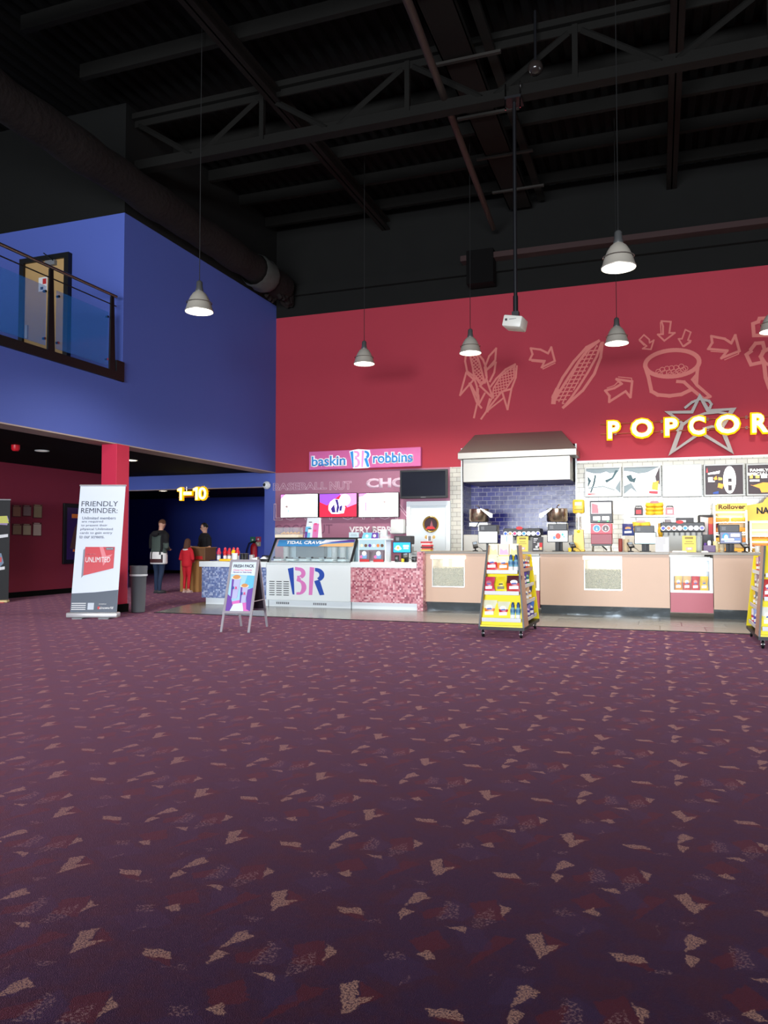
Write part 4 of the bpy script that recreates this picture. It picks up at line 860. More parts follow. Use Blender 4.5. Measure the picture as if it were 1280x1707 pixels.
t = E_('leaflet_holder', 'clear leaflet holder with blue cup leaflet on the topping display', 'leaflet holder', (xd-.06, YD+.06, 1.29)); B().add([(-.17, 0, 0), (.17, 0, 0), (.15, .06, .11), (-.15, .06, .11)], [(0, 1, 2, 3)], CYI).add([(.02, -.002, .0), (.16, -.002, 0), (.14, .055, .11), (.02, .055, .11)], [(0, 1, 2, 3)], PURI).build('leaflet', t); B().prism(circ(-.06, .045, .03, 12), -.01, -.003, WINK).prism(circ(.09, .05, .03, 12), -.01, -.003, WINK).build('leaflet_print', t)
t = E_('straw_box', 'low clear box with pink packets beside the blue cup leaflet', 'box', (xd+.2, YD+.1, 1.29)); B().box((-.09, 0, 0), (.09, .12, .07), GLASS).box((-.08, .01, .0), (.08, .11, .04), mat('pink_packet', (226, 200, 205), .5)).build('box_body', t)
t = E_('soap_dispenser', 'small white wall dispenser with black slot before the mauve panel', 'dispenser', (XU(639, YB-.1), YB-.1, 1.2)); B().box((-.085, -.0, 0), (.085, .1, .32), WHP, bev=.015).build('dispenser_body', t, smooth=True); B().box((-.02, -.005, .04), (.02, .0, .12), INK, bev=.002).build('slot', t)
t = E_('towel_dispenser', 'large white paper towel dispenser on the mauve panel beside the door', 'dispenser', ((XU(651, YB-.2)+XU(673, YB-.2))/2, YB, 1.42)); B().box((-.16, -.22, 0), (.16, 0, .33), mat('dispenser_white', (222, 224, 222), .3), bev=.03).build('dispenser_body', t, smooth=True); B().box((-.12, -.2, -.012), (.12, -.03, .0), GREYP).build('towel_slot', t)
# ---------------------------------------------------------------- tills
def till(label, u, y, zb, v0, v1, u0, u1, glow, e, pic, printer=True, group='tills along the counters', stand=True):
    w = XU(u1, y)-XU(u0, y); zc = (ZU(u, v0, y)+ZU(u, v1, y))/2; h = ZU(u, v0, y)-ZU(u, v1, y)
    t = E_('till', label, 'till', ((XU(u0, y)+XU(u1, y))/2, y, zb))
    zc -= zb
    B().box((-w/2, -.015, zc-h/2), (w/2, .02, zc+h/2), BLK, bev=.006).build('screen_casing', t)
    b = B(); b.box((-w/2+.015, -.018, zc-h/2+.015), (w/2-.015, -.015, zc+h/2-.015), mat('till_glow_%d_%d_%d' % glow, glow, .3, emit=e))
    for i, (poly, m) in enumerate(pic): b.prism([(p[0]*(w/2-.015), zc+p[1]*(h/2-.015)) for p in poly], -.019-.0006*i, -.018, m)
    b.build('till_display', t)
    B().box((-.018, .0, 0), (.018, .03, zc), BLKM).box((-.09, -.06, 0), (.09, .1, .015), BLKM, bev=.004).build('screen_stand', t)
    if printer:
        tl = B().box((-w/2-.0, .06, zc+h/2-.05), (w/2-.03, .3, zc+h/2+.11), mat('till_black', (38, 38, 42), .4), bev=.01).build('customer_unit', t)
        B().box((-w/2+.04, .055, zc+h/2+.02), (-w/2+.1, .06, zc+h/2+.08), GREYP).build('unit_badge', t)
        B().box((-.06, .12, 0), (.06, .22, zc+h/2-.05), BLKM).build('unit_post', t)
    return t
ic = [(circ(-.45, -.1, .3, 14, .55), WINK), (circ(-.45, -.25, .42, 14, .3), em('t_cream', (250, 235, 200))), (circ(-.45, -.1, .14, 10, .25), MOR), (rect(.15, .1, .85, .5), WINK), (rect(.2, -.35, .8, 0), WINK)]
t = till('till with bright blue screen on the pink mosaic counter', 670, 13.6, .86, 903, 922, 655, 685.5, (20, 150, 235), 1.2, ic)
def card_reader(label, u, y, z, cup=(235, 200, 40), tilt=.5, s=1.0):
    t = E_('card_reader', label, 'card reader', (XU(u, y), y, z))
    B().tube([(0, .02, 0), (0, .01, .09)], .012, BLKM, 8).lathe([(.05, 0), (.05, .012), (.02, .02)], BLKM, 14).build('reader_stand', t)
    B().box((-.045, -.08, -.015), (.045, .08, .02), BLK, bev=.01, M=Matrix.Translation((0, 0, .11)) @ Matrix.Rotation(tilt, 4, 'X') @ Matrix.Rotation(.3, 4, 'Z')).build('reader_body', t, smooth=True)
    B().box((-.032, .0, .021), (.032, .06, .023), mat('reader_screen', (120, 135, 150), .2), M=Matrix.Translation((0, 0, .11)) @ Matrix.Rotation(tilt, 4, 'X') @ Matrix.Rotation(.3, 4, 'Z')).build('reader_screen', t)
    B().tube([(.02, .04, .09), (.09, .06, .05), (.13, .1, .005)], .005, CABLE, 6).build('cable', t)
    if cup: B().lathe([(.026, 0), (.03, .06), (.026, .065)], mat('yellow_tag', cup, .5), 12, c=(-.04, -.04, 0)).build('yellow_tag', t)
    return t
card_reader('card reader with yellow tag below the blue ice cream till', 676, YF+.25, .86)
t = E_('loudspeaker', 'small black box in front of the blue ice cream till', 'speaker', (XU(661.5, YF+.3), YF+.3, .86)); B().box((-.035, -.03, 0), (.035, .03, .12), BLK, bev=.01).build('box_body', t, smooth=True); B().prism(circ(0, .07, .022, 12), -.033, -.03, GREYP).build('speaker_cone', t)
t = E_('receipt_box', 'small black box against the pink end post', 'printer', (XU(689.5, YF+.4), YF+.4, .86)); B().box((-.03, -.04, 0), (.05, .04, .1), BLK, bev=.01).build('box_body', t, smooth=True); B().box((-.02, -.042, .05), (.04, -.04, .06), GREYP).build('paper_slot', t)
# ================================================================ long drinks counter
YC = 13.3; TOPM = mat('grey_worktop', (128, 122, 112), .35, noise=.06, nscale=30); ZK = .16
LAM = mat('beige_laminate', (200, 168, 146), .45, noise=.04, nscale=2.5)
FOIL = mat('crumpled_kick_foil', (120, 128, 134), .3, .7, noise=.2, nscale=5, bump=.7)
X0, X1, X2, X3, X4 = XU(706, YC), XU(900, YC), XU(957, YC), XU(1115, YC), XU(1188, YC)
wt = tag(B().box((X0-.03, YC-.05, 1.02), (X1+.05, YC+.95, 1.06), TOPM, bev=.004).box((X1+.05, YC-.07, 1.02), (X3, YC+.95, 1.06), TOPM, bev=.004).box((X3, YC-.09, 1.02), (3.4, YC+.95, 1.06), TOPM, bev=.004).build('worktop'), 'long grey worktop over the beige drinks counter fronts', 'worktop')
def window_hole(t, w, u0, u1, v0, v1, zoff=0):
    """beige unit with an opening for the popcorn window"""
    pass
POPM = mat('popcorn_puff', (196, 190, 164), .8, noise=.25, nscale=60)
def popcorn_window(x0, x1, z0, z1, label, lab2):
    t = E_('popcorn_warmer', label, 'popcorn warmer', ((x0+x1)/2, YC, z0))
    w, h = x1-x0, z1-z0
    B().box((-w/2, -.012, -.02), (w/2, .012, 0), STEEL).box((-w/2-.0, .0, 0), (-w/2+.012, .4, h), STEEL).box((w/2-.012, 0, 0), (w/2, .4, h), STEEL).box((-w/2, .39, 0), (w/2, .4, h), mat('warmer_back', (190, 176, 150), .3, .4)).box((-w/2, 0, -.005), (w/2, .4, .0), STEEL).build('warmer_box', t)
    B().box((-w/2-.02, -.02, h-.06), (w/2+.02, .03, h), mat('warmer_light_strip', (255, 250, 240), .5, emit=1.8)).build('light_strip', t)
    B().add([(-w/2+.012, .0, 0), (w/2-.012, .0, 0), (w/2-.012, .0, h-.06), (-w/2+.012, .0, h-.06)], [(0, 1, 2, 3)], GLASS).build('front_glass', t)
    for k in (-.25, .05, .25): B().box((w*k-.05, .37, h*.62), (w*k+.06, .388, h*.9), mat('warmer_reflection_panel', (236, 226, 204), .3, emit=.5)).build('back_panel', t)  # glowing pale plates painted in as reflections on the warmer's back
    b = B(); rnd = random.Random(int(x0*100))
    for i in range(26):
        for j in range(22):
            x = -w/2+.02+(w-.04)*(i+rnd.random()*.6)/25.5; z = (h*.56)*(j+rnd.random()*.5)/21.0
            if x > w/2-.02: x = w/2-.022
            r = .012+rnd.random()*.006
            b.ellip((x, .03+rnd.random()*.012, z+.008), (r, r, r*.85), POPM, 6)
    b.box((-w/2+.014, .035, 0), (w/2-.014, .35, h*.56), POPM)
    pp = tag(b.build('popcorn', loc=((x0+x1)/2, YC, z0), smooth=True), lab2, 'popcorn'); pp['kind'] = 'stuff'
    l = bpy.data.lights.new('warmer_lamp', 'AREA'); l.size = w*.8; l.size_y = .1; l.shape = 'RECTANGLE'; l.energy = 1.6; l.color = (1, .88, .66)
    lo_ = bpy.data.objects.new('warmer_lamp', l); COL.objects.link(lo_); lo_.parent = t; lo_.location = (0, .2, h-.03)
def unit(xa, xb, label, hole=None, yo=0, bottom=ZK):
    t = E_('counter_unit', label, 'counter unit', ((xa+xb)/2, YC+yo, 0)); m_ = (xa+xb)/2; a, b_ = xa-m_, xb-m_
    f = B()
    if hole:
        h0, h1, z0, z1 = hole; h0 -= m_; h1 -= m_
        f.box((a, 0, bottom), (h0, .03, 1.02), LAM).box((h1, 0, bottom), (b_, .03, 1.02), LAM).box((h0, 0, bottom), (h1, .03, z0-.02), LAM).box((h0, 0, z1), (h1, .03, 1.02), LAM)
    else: f.box((a, 0, bottom), (b_, .03, 1.02), LAM)
    f.build('front_panel', t)
    B().box((a, .45, bottom), (b_, .85, 1.02), mat('carcass_grey', (110, 105, 100), .6)).build('carcass', t)
    k = B(); n = max(3, int((b_-a)/.12)); rnd = random.Random(int(xa*50))
    vs = []
    for i in range(n+1):
        x = a+(b_-a)*i/n
        for j in range(4): vs.append((x, .09+rnd.random()*.03-.015*j, bottom*j/3+.0))
    k.add(vs, [(i*4+j, (i+1)*4+j, (i+1)*4+j+1, i*4+j+1) for i in range(n) for j in range(3)], FOIL)
    k.build('kick_plate', t, smooth=True)
    return t
Z9 = lambda u, v: ZU(u, v, YC)
h1_ = (XU(720, YC), XU(774, YC), Z9(747, 977), Z9(747, 926)); h2_ = (XU(973, YC), XU(1036, YC), Z9(1004, 982), Z9(1004, 927))
xg = XU(846, YC)
unit(X0, xg, 'beige counter unit beside the pink end post with a popcorn window', h1_)
unit(X1, X3, 'beige counter unit in the middle with a popcorn window', h2_, -.02)
unit(X4, 3.35, 'beige counter unit at the right end behind the right snack trolley', None, -.04)
popcorn_window(*h1_, 'lit popcorn warmer window in the left beige counter unit', 'heap of popcorn behind the left warmer window')
popcorn_window(*h2_, 'lit popcorn warmer window in the middle beige counter unit', 'heap of popcorn behind the middle warmer window')
def bag(name, label, cat, x, y, z, w, h, c1, c2, c3, rz=0, rx=0, group=None, th=.05, txt=None, top=None):
    t = E_(name, label, cat, (x, y, z), rz, group, rx)
    m1 = mat('bag_%d_%d_%d' % c1, c1, .35); m2 = mat('bag_%d_%d_%d' % c2, c2, .35); m3 = mat('bag_%d_%d_%d' % c3, c3, .35)
    nx, nz = 7, 9; vs = []; fs = []; mm = []
    for s_ in (-1, 1):
        for j in range(nz+1):
            v_ = j/nz
            for i in range(nx+1):
                u_ = i/nx*2-1
                bulge = (1-abs(u_)**2.2)*(math.sin(PI*min(1, max(0, (v_-.03)/.94)))**.6 if .03 < v_ < .97 else 0)
                ww = w/2*(1-.07*math.sin(PI*v_))
                vs.append((u_*ww+(.004*math.sin(i*9+j)), s_*th/2*bulge, v_*h))
    K = (nx+1)*(nz+1); b = B()
    f1 = [[], []]
    for s_ in range(2):
        for j in range(nz):
            for i in range(nx):
                f = (s_*K+j*(nx+1)+i, s_*K+j*(nx+1)+i+1, s_*K+(j+1)*(nx+1)+i+1, s_*K+(j+1)*(nx+1)+i)
                f1[1 if j >= nz*.52 else 0].append(f)
    b.add(vs, f1[0], m1); k = len(b.v)
    b.f += [list(f) for f in f1[1]]; b.m += [b.mi(m2)]*len(f1[1])
    b.build('packet', t, smooth=True)
    b = B(); y_ = -th/2-.002
    if txt != 'band': b.prism(circ(0, h*.62, w*.24, 14, h*.12), y_-.002, y_+.006, m3)
    b.prism([(-w*.3, h*.2), (w*.3, h*.22), (w*.3, h*.4), (-w*.3, h*.38)], y_-.002, y_+.008, m3 if txt == 'band' else WINK)
    b.prism([(-w*.18, h*.48), (w*.2, h*.5), (w*.14, h*.58), (-w*.14, h*.56)], y_-.003, y_+.006, BLUI if txt != 'band' else INK)
    b.build('packet_print', t)
    return t
CASEW = mat('case_white_frame', (236, 238, 236), .35, emit=.15)
def display_case(x0, x1, z0, z1, label, bagsp, idx):
    t = E_('display_case', label, 'display case', ((x0+x1)/2, YC-.04, 0)); w = x1-x0
    B().box((-w/2, 0, .1), (w/2, .5, z0-.0), mat('maroon_case_panel', (168, 66, 84), .4)).build('lower_panel', t)
    f = B()
    for p, q in (((-w/2, 0, z0), (w/2, .04, z0+.04)), ((-w/2, 0, z1-.04), (w/2, .04, z1)), ((-w/2, 0, z0), (-w/2+.05, .04, z1)), ((w/2-.05, 0, z0), (w/2, .04, z1))): f.box(p, q, CASEW, bev=.004)
    f.build('case_frame', t)
    B().box((-w/2, .45, z0), (w/2, .5, z1), mat('case_back_grey', (170, 180, 190), .2, .3)).box((-w/2, .04, z0), (-w/2+.01, .45, z1), WHP).box((w/2-.01, .04, z0), (w/2, .45, z1), WHP).box((-w/2, .04, z0), (w/2, .45, z0+.02), WHP).build('case_interior', t)
    B().box((-w/2+.02, .12, (z0+z1)/2+.06), (w/2-.02, .44, (z0+z1)/2+.075), mat('case_shelf', (225, 225, 222), .2)).build('case_shelf', t)
    B().add([(-w/2+.05, .02, z0+.04), (w/2-.05, .02, z0+.04), (w/2-.05, .02, z1-.04), (-w/2+.05, .02, z1-.04)], [(0, 1, 2, 3)], mat('case_glass', (220, 232, 236), .05, alpha=.12)).build('glass_door', t)
    l = bpy.data.lights.new('case_lamp', 'AREA'); l.shape = 'RECTANGLE'; l.size = w*.8; l.size_y = .1; l.energy = 2.6; l.color = (1, .96, .9)
    lo_ = bpy.data.objects.new('case_lamp', l); COL.objects.link(lo_); lo_.parent = t; lo_.location = (0, .15, z1-.05)
    n = len(bagsp)
    for i, (c1, c2, c3, lab) in enumerate(bagsp):
        bag('snack_bag', lab, 'snack bag', (x0+x1)/2-w/2+.06+(w-.12)*(i+.5)/n, YC+.12, z0+.02, (w-.14)/n, .24, c1, c2, c3)
display_case(X3+.01, X4-.01, Z9(1150, 988), Z9(1150, 930), 'white framed chilled display case with snack bags, right of the middle counter unit',
    [((226, 150, 60), (240, 190, 110), (250, 230, 200), 'orange snack bag at the left end inside the lit display case'), ((200, 60, 40), (240, 180, 120), (250, 240, 220), 'red and peach snack bag, second inside the lit display case'), ((205, 30, 40), (190, 30, 40), (235, 120, 110), 'plain red snack bag, third inside the lit display case'), ((240, 200, 30), (235, 190, 20), (190, 150, 30), 'yellow snack bag at the right end inside the lit display case')], 0)
display_case(xg+.01, X1-.01, Z9(880, 984), Z9(880, 929), 'white framed display case mostly hidden behind the middle snack trolley',
    [((225, 190, 90), (240, 215, 150), (250, 240, 220), 'yellow snack bag left inside the display case behind the trolley'), ((200, 160, 60), (235, 210, 140), (250, 240, 220), 'pale yellow snack bag right inside the display case behind the trolley')], 1)
# ================================================================ things on the drinks counter
ZT = 1.06; Y1 = 13.62
b_ = [(circ(.05, 0, .28, 16, .6), em('t_red', (225, 70, 60))), (circ(-.35, -.3, .16, 12, .35), em('t_blue', (90, 130, 220))), (circ(.5, .3, .12, 12, .28), em('t_teal', (60, 180, 160))), (circ(.65, -.1, .1, 12, .2), em('t_teal2', (100, 200, 190))), (circ(-.55, .1, .12, 12, .3), em('t_peach', (250, 190, 160)))]
till('till showing red and teal circles on white, before the blue tiles', 930, Y1, ZT, 883.5, 904, 912, 947.5, (245, 245, 248), 1.1, b_)
till('till with washed-out pale cyan screen above the middle popcorn window', 1076, Y1, ZT, 887, 907.5, 1057, 1094, (190, 240, 248), 1.5, [(circ(-.4, 0, .3, 14, .7), em('t_w', (250, 255, 255), 1.5)), (circ(.4, .1, .32, 14, .6), em('t_w', (250, 255, 255), 1.5))])
till('till with dark blue screen showing a white cup near the right trolley', 1218, Y1, ZT, 886, 907, 1199, 1237, (15, 30, 90), .8, [(circ(-.5, .1, .32, 14, .75), em('t_b2', (40, 130, 240))), (circ(-.45, .1, .2, 12, .5), WINK), (rect(.0, .2, .85, .75), em('t_w2', (235, 240, 250))), (rect(-.9, -.45, .3, -.15), em('t_w2', (235, 240, 250))), (rect(.35, -.4, .9, -.1), em('t_b3', (90, 120, 200))), (rect(-.6, -.75, .9, -.6), em('t_w2', (235, 240, 250)))])
till('till with blank white glaring screen left of the middle trolley', 813, Y1, ZT, 885, 906, 797, 830, (240, 250, 252), 1.6, [])
card_reader('tilted card reader left of the blank white till', 792, YC+.2, ZT, None, .7)
card_reader('card reader with yellow tag beside the yellow sweet dispenser', 954, YC+.25, ZT)
card_reader('dark card reader left of the pale cyan till', 1051, YC+.22, ZT, None)
card_reader('black card reader at the right beside the dark blue till', 1241, YC+.22, ZT, None)
def easel(name, label, cat, u0, u1, v0, v1, y, zb, m, prints, lines=()):
    w = XU(u1, y)-XU(u0, y); h = ZU((u0+u1)/2, v0, y)-zb
    t = E_(name, label, cat, ((XU(u0, y)+XU(u1, y))/2, y, zb))
    B().add([(-w/2, 0, 0), (w/2, 0, 0), (w/2, .04, h), (-w/2, .04, h), (-w/2, .008, 0), (w/2, .008, 0), (w/2, .048, h), (-w/2, .048, h)], [(0, 1, 2, 3), (4, 5, 6, 7), (0, 1, 5, 4), (1, 2, 6, 5), (2, 3, 7, 6), (3, 0, 4, 7)], m).box((-w/4, .008, 0), (w/4, .11, .006), m).build('card', t)
    b = B()
    for i, (x0, z0, x1, z1, mm) in enumerate(prints):
        o = .0012*(i+1)
        b.add([(x0*w/2, .04*z0-o, z0*h), (x1*w/2, .04*z0-o, z0*h), (x1*w/2, .04*z1-o, z1*h), (x0*w/2, .04*z1-o, z1*h)], [(0, 1, 2, 3)], mm)
    b.build('card_print', t)
    return t
YC2 = mat('yellow_card', (232, 208, 96), .5); TANP = mat('tan_print', (150, 130, 70), .6)
pr_y = [(-.6, .8, .6, .92, TANP), (-.5, .62, .5, .66, TANP), (-.7, .5, .7, .53, TANP), (-.5, .12, .5, .3, mat('pink_swirl', (225, 175, 165), .5)), (-.2, .16, .3, .26, WINK)]
easel('counter_card', 'yellow offer card standing behind the middle trolley', 'display card', 861, 880, 894, 921, YC+.1, ZT, YC2, pr_y)
easel('counter_card', 'yellow offer card standing over the lit display case', 'display card', 1137, 1160, 893, 923, YC+.15, ZT, YC2, pr_y)
easel('counter_card', 'dark grey combo meal card with red blob beside the red circle till', 'display card', 887, 905, 895, 921, YC+.1, ZT, mat('charcoal_card', (62, 60, 64), .5), [(-.8, .85, .0, .9, WINK), (-.8, .75, -.2, .79, WINK), (-.8, .62, -.4, .66, WINK), (-.1, .35, .5, .6, mat('silver_print', (190, 190, 195), .5)), (.3, .3, .85, .6, REDI), (-.8, .12, .2, .2, WINK), (.3, .12, .8, .3, mat('popcorn_print', (220, 190, 140), .6)), (-.4, .25, .0, .4, WINK)])
easel('counter_card', 'white glaring card between the blank till and the drink badges', 'display card', 834, 854, 892, 921, YC+.2, ZT, mat('bright_white_card', (250, 250, 252), .4), [(-.05, .6, .05, .95, CYI)])
easel('counter_card', 'grey card under clear plastic right of the pale cyan till', 'display card', 1092, 1115, 895, 922, YC+.2, ZT, mat('silver_card', (196, 196, 200), .4), [(.2, .1, .8, .5, mat('milky', (225, 225, 228), .4)), (.5, .4, .9, .9, mat('milky', (225, 225, 228), .4))])
# sweet dispenser (yellow)
t = E_('sweet_dispenser', 'tall yellow sweet dispenser with clear tube, left of the red slush machine', 'dispenser', (XU(965, 13.9), 13.9, ZT))
SYL = mat('dispenser_yellow', (240, 200, 50), .35)
zz = lambda v: ZU(965, v, 13.9)-ZT
wq = .17
B().box((-.1, -.09, 0), (.1, .09, .03), SYL, bev=.01).prism([(-.09, .03), (.09, .03), (.075, zz(883)), (-.075, zz(883))], -.07, .07, SYL).build('chute', t)
B().lathe([(.055, zz(883)), (.055, zz(855))], mat('clear_tube', (225, 225, 220), .08, alpha=.35), 18).build('clear_tube', t, smooth=True)
sw_ = B(); rnd = random.Random(3)
for i in range(120):
    a = rnd.random()*6.28; r = .044*math.sqrt(rnd.random()); sw_.ellip((r*math.cos(a), r*math.sin(a), zz(884)+rnd.random()*(zz(862)-zz(884))), (.011, .011, .008), [BRWI, ORI, YEL, GRNI, REDI, BLUI][i % 6], 6)
o = sw_.build('sweets', t); o['kind'] = 'stuff'
B().ellip((0, -.06, zz(886)), (.03, .03, .03), YEL, 12).build('knob', t, smooth=True)
B().box((-.012, -.062, zz(883)), (.012, -.054, zz(855)), WHP).build('tube_strip', t)
B().box((-.1, -.06, zz(856)), (.1, .06, zz(833)), SYL, bev=.03).build('head', t, smooth=True)
B().box((-.06, -.064, zz(843)), (.06, -.06, zz(837)), CREAM).box((-.07, -.064, zz(850)), (.07, -.06, zz(849)), TANP).build('head_print', t)
# slush machine
t = E_('slush_machine', 'black and maroon slush machine with two round flavour badges on legs', 'drinks machine', (XU(1003, 13.95), 13.95, ZT))
w = XU(1021.5, 13.95)-XU(984.5, 13.95); zz = lambda v: ZU(1003, v, 13.95)-ZT
MARO = mat('slush_maroon', (150, 48, 66), .4)
B().box((-w/2, -.1, zz(872)), (w/2, .16, zz(835)), mat('slush_black', (48, 46, 50), .4), bev=.008).build('top_housing', t)
B().box((-w/2+.02, -.105, zz(856.5)), (w/2-.02, -.1, zz(838)), em('sl_w', (240, 235, 235), .9)).prism([(-w*.42, zz(856)), (-w*.1, zz(856)), (-w*.15, zz(842)), (-w*.42, zz(839))], -.108, -.105, em('sl_r', (240, 110, 120), .9)).prism([(w*.0, zz(856)), (w*.2, zz(856)), (w*.25, zz(846)), (-w*.05, zz(842))], -.108, -.105, em('sl_g', (190, 200, 205), .9)).build('picture_panel', t)
for s_ in (-1, 1): B().box((s_*w*.2-.06, -.105, zz(867.5)), (s_*w*.2+.06, -.1, zz(861)), em('sl_w', (240, 235, 235), .9), bev=.001).box((s_*w*.2+.02, -.106, zz(870)), (s_*w*.2+.05, -.1, zz(868.5)), em('sl_led', (80, 220, 120), 1.2)).build('button_window', t)
B().box((-w/2+.01, -.12, zz(890)), (w/2-.01, .14, zz(873)), mat('slush_pink', (222, 70, 90), .4), bev=.005).build('badge_panel', t)
for s_, m in ((-1, mat('badge_blue', (40, 150, 205), .4)), (1, mat('badge_brown', (92, 70, 72), .4))):
    o = B().prism(circ(s_*w*.2, zz(881), .065, 20), -.127, -.12, WINK).prism(circ(s_*w*.2, zz(881), .052, 20), -.13, -.12, m).prism([(s_*w*.2-.015, zz(881)-.03), (s_*w*.2+.015, zz(881)-.03), (s_*w*.2, zz(881)+.03)], -.132, -.12, WINK).build('flavour_badge', t)
B().box((-w/2+.01, -.1, zz(907)), (w/2-.01, .14, zz(890)), MARO, bev=.006).build('tank_housing', t)
B().box((-w/2+.02, -.09, zz(910)), (w/2-.02, .1, zz(907)), BLK).tube([(0, -.06, zz(909)), (.09, -.1, zz(917))], .012, BLK, 8).build('drip_tray', t)
for sx in (-1, 1):
    for sy in (-.08, .1): B().tube([(sx*(w/2-.04), sy, zz(909)), (sx*(w/2-.03), sy, 0)], .01, STEEL, 8).build('leg', t)
# cups, straws
def cup_stack(label, u, y, v0, col, r=.04, zb=ZT, cat='cups'):
    t = E_('cup_stack', label, cat, (XU(u, y), y, zb)); h = ZU(u, v0, y)-zb
    b = B(); n = max(3, int(h/.03)); pr = [(r*.75, 0)]
    for i in range(n): z = h*(i+1)/n; pr += [(r*.98, z-.006), (r*1.06, z-.004), (r*1.06, z), (r*.94, z+.001)]
    b.lathe(pr, mat('cup_%d_%d_%d' % col, col, .5), 16); b.build('cups', t, smooth=False); return t
cup_stack('tall stack of white cups beside the slush machine', 1038, 13.95, 893, (228, 226, 220), .042)
cup_stack('dark red stack of cups beside the slush machine', 1034, 13.8, 898, (150, 60, 50), .035)
cup_stack('beige stack of paper cups behind the dark card reader', 1043.5, 13.9, 899, (214, 196, 160), .05)
cup_stack('tall clear cup stack right of the yellow card over the display case', 1164.5, 13.8, 895, (190, 200, 196), .045)
cup_stack('white and yellow cup stack left of the dark blue till', 1193, 13.7, 902, (228, 214, 160), .045)
cup_stack('pale brown cup stack under the dark blue till', 1203, 13.72, 906, (205, 190, 160), .04)
cup_stack('short white cup stack above the right trolley', 1262, 13.7, 910, (226, 224, 220), .04)
cup_stack('short brown cup stack above the right trolley', 1271, 13.7, 911, (190, 160, 110), .05)
t = E_('sauce_rack', 'purple and white pots and sachets left of the dark blue till', 'rack', (XU(1182, 13.65), 13.65, ZT)); B().box((-.09, -.05, 0), (.09, .05, .11), mat('purple_rack', (110, 90, 130), .5), bev=.01).build('rack_box', t); B().lathe([(.025, .11), (.028, .17), (.015, .19)], WINK, 12).build('pot', t); B().lathe([(.02, .11), (.02, .15)], PURI, 12, c=(-.06, 0, 0)).build('small_pot', t)
for u, lab, wd2 in ((1132, 'flat stack of white paper bags on the worktop left of the yellow card', .22), (1174, 'small white paper pile right of the yellow card', .1)):
    t = tag(B().box((-wd2/2, -.07, 0), (wd2/2, .07, .012), WINK).box((-wd2/2+.01, -.06, .012), (wd2/2-.01, .07, .022), CREAM).build('paper_pile', loc=(XU(u, YC+.15), YC+.15, ZT)), lab, 'paper')
t = E_('book_pile', 'pile of red and black boxes on the left end of the drinks counter', 'boxes', (XU(712, YC+.4), YC+.4, ZT))
rb = [(-.1, .09, 0, .03, (226, 196, 90)), (-.08, .1, .03, .055, (200, 60, 60)), (-.1, .09, .055, .08, (60, 30, 40)), (-.08, .1, .08, .115, (212, 50, 60)), (-.09, .09, .115, .14, (235, 230, 225)), (-.1, .08, .14, .175, (200, 50, 55))]
for x0, x1, z0, z1, c in rb: B().box((x0, -.09, z0+.001), (x1, .07, z1), mat('pile_%d_%d_%d' % c, c, .5), bev=.002).build('flat_box', t)
t = E_('charity_pot', 'small black and white pot with round ears on the red boxes', 'pot', (XU(717, YC+.38), YC+.38, ZT+.176)); B().box((-.05, -.04, 0), (.04, .04, .1), WINK, bev=.01).box((-.02, -.043, .01), (.0, -.04, .1), INK).box((.01, -.043, .01), (.025, -.04, .1), INK).build('pot_body', t); B().ellip((-.075, 0, .08), (.03, .015, .035), mat('gold_ear', (205, 170, 90), .4), 12).ellip((.07, 0, .08), (.028, .015, .032), mat('gold_ear', (205, 170, 90), .4), 12).build('round_handle', t)
# ================================================================ back bar and its machines
YK = 16.3
tag(B().box((-4.1, YK, .9), (-1.7, 17.8, .94), STEEL).box((-4.1, YK+.02, 0), (-1.7, 17.78, .9), mat('back_steel', (150, 150, 148), .35, .6)).build('back_worktop'), 'stainless worktop below the blue tiled alcove', 'worktop')
tag(B().box((-1.6, YK, .9), (3.4, 16.98, .94), STEEL).box((-1.6, YK+.02, 0), (3.4, 16.96, .9), mat('back_steel', (150, 150, 148), .35, .6)).build('back_worktop'), 'stainless worktop below the white tiled wall', 'worktop')
def kettle(label, u, y, flip):
    z0 = ZU(u, 870, y)-.94; t = E_('popcorn_kettle', label, 'popcorn kettle', (XU(u, y), y, .94))
    r = .22; h = .27; s_ = flip
    KM = mat('kettle_metal', (196, 176, 156), .2, .95)
    B().lathe([(r*.9, z0), (r, z0+.03), (r, z0+h), (r*.96, z0+h+.01)], KM, 24).build('pan', t, smooth=True)
    B().add([(s_*-.08, -r-.02, z0+h+.02), (s_*-.08, r*.5, z0+h+.02), (s_*-.34, r*.5, z0+h*.6), (s_*-.34, -r-.02, z0+h*.6), (s_*-.08, -r-.02, z0+h+.0), (s_*-.3, -r-.02, z0+h*.3), (s_*-.34, -r-.02, z0+h*.35)], [(0, 1, 2, 3), (0, 3, 6, 5, 4)], mat('lid_metal', (215, 212, 206), .25, .8)).build('lid_flap', t)
    B().tube([(0, 0, z0+h), (0, 0, z0+h+.06), (s_*.05, -.05, z0+h+.09)], .012, CHR, 8).build('crank', t)
    B().tube([(s_*.2, 0, z0), (s_*.18, -.1, z0-.1), (s_*.05, -.12, z0-.12), (-s_*.02, -.1, z0)], .01, BLKM, 8).build('cable_loop', t)
    B().tube([(-s_*.1, 0, z0-.03), (-s_*.16, 0, z0-.06)], .03, WHP, 8).build('hinge', t)
    B().box((-.2, -.1, z0-.1), (.2, .25, z0-.02), mat('hood_plate', (214, 214, 208), .35, .4)).build('control_plate', t)
    bd = B().box((-.33, -.12, 0), (.33, .3, z0-.28), mat('machine_steel', (160, 156, 148), .4, .5), bev=.01).build('cabinet', t)
    B().box((-.05, .1, z0-.28), (.05, .2, z0-.05), STEEL).build('support_post', t)
kettle('steel popcorn kettle at the left end of the blue alcove', 799, 16.6, -1)
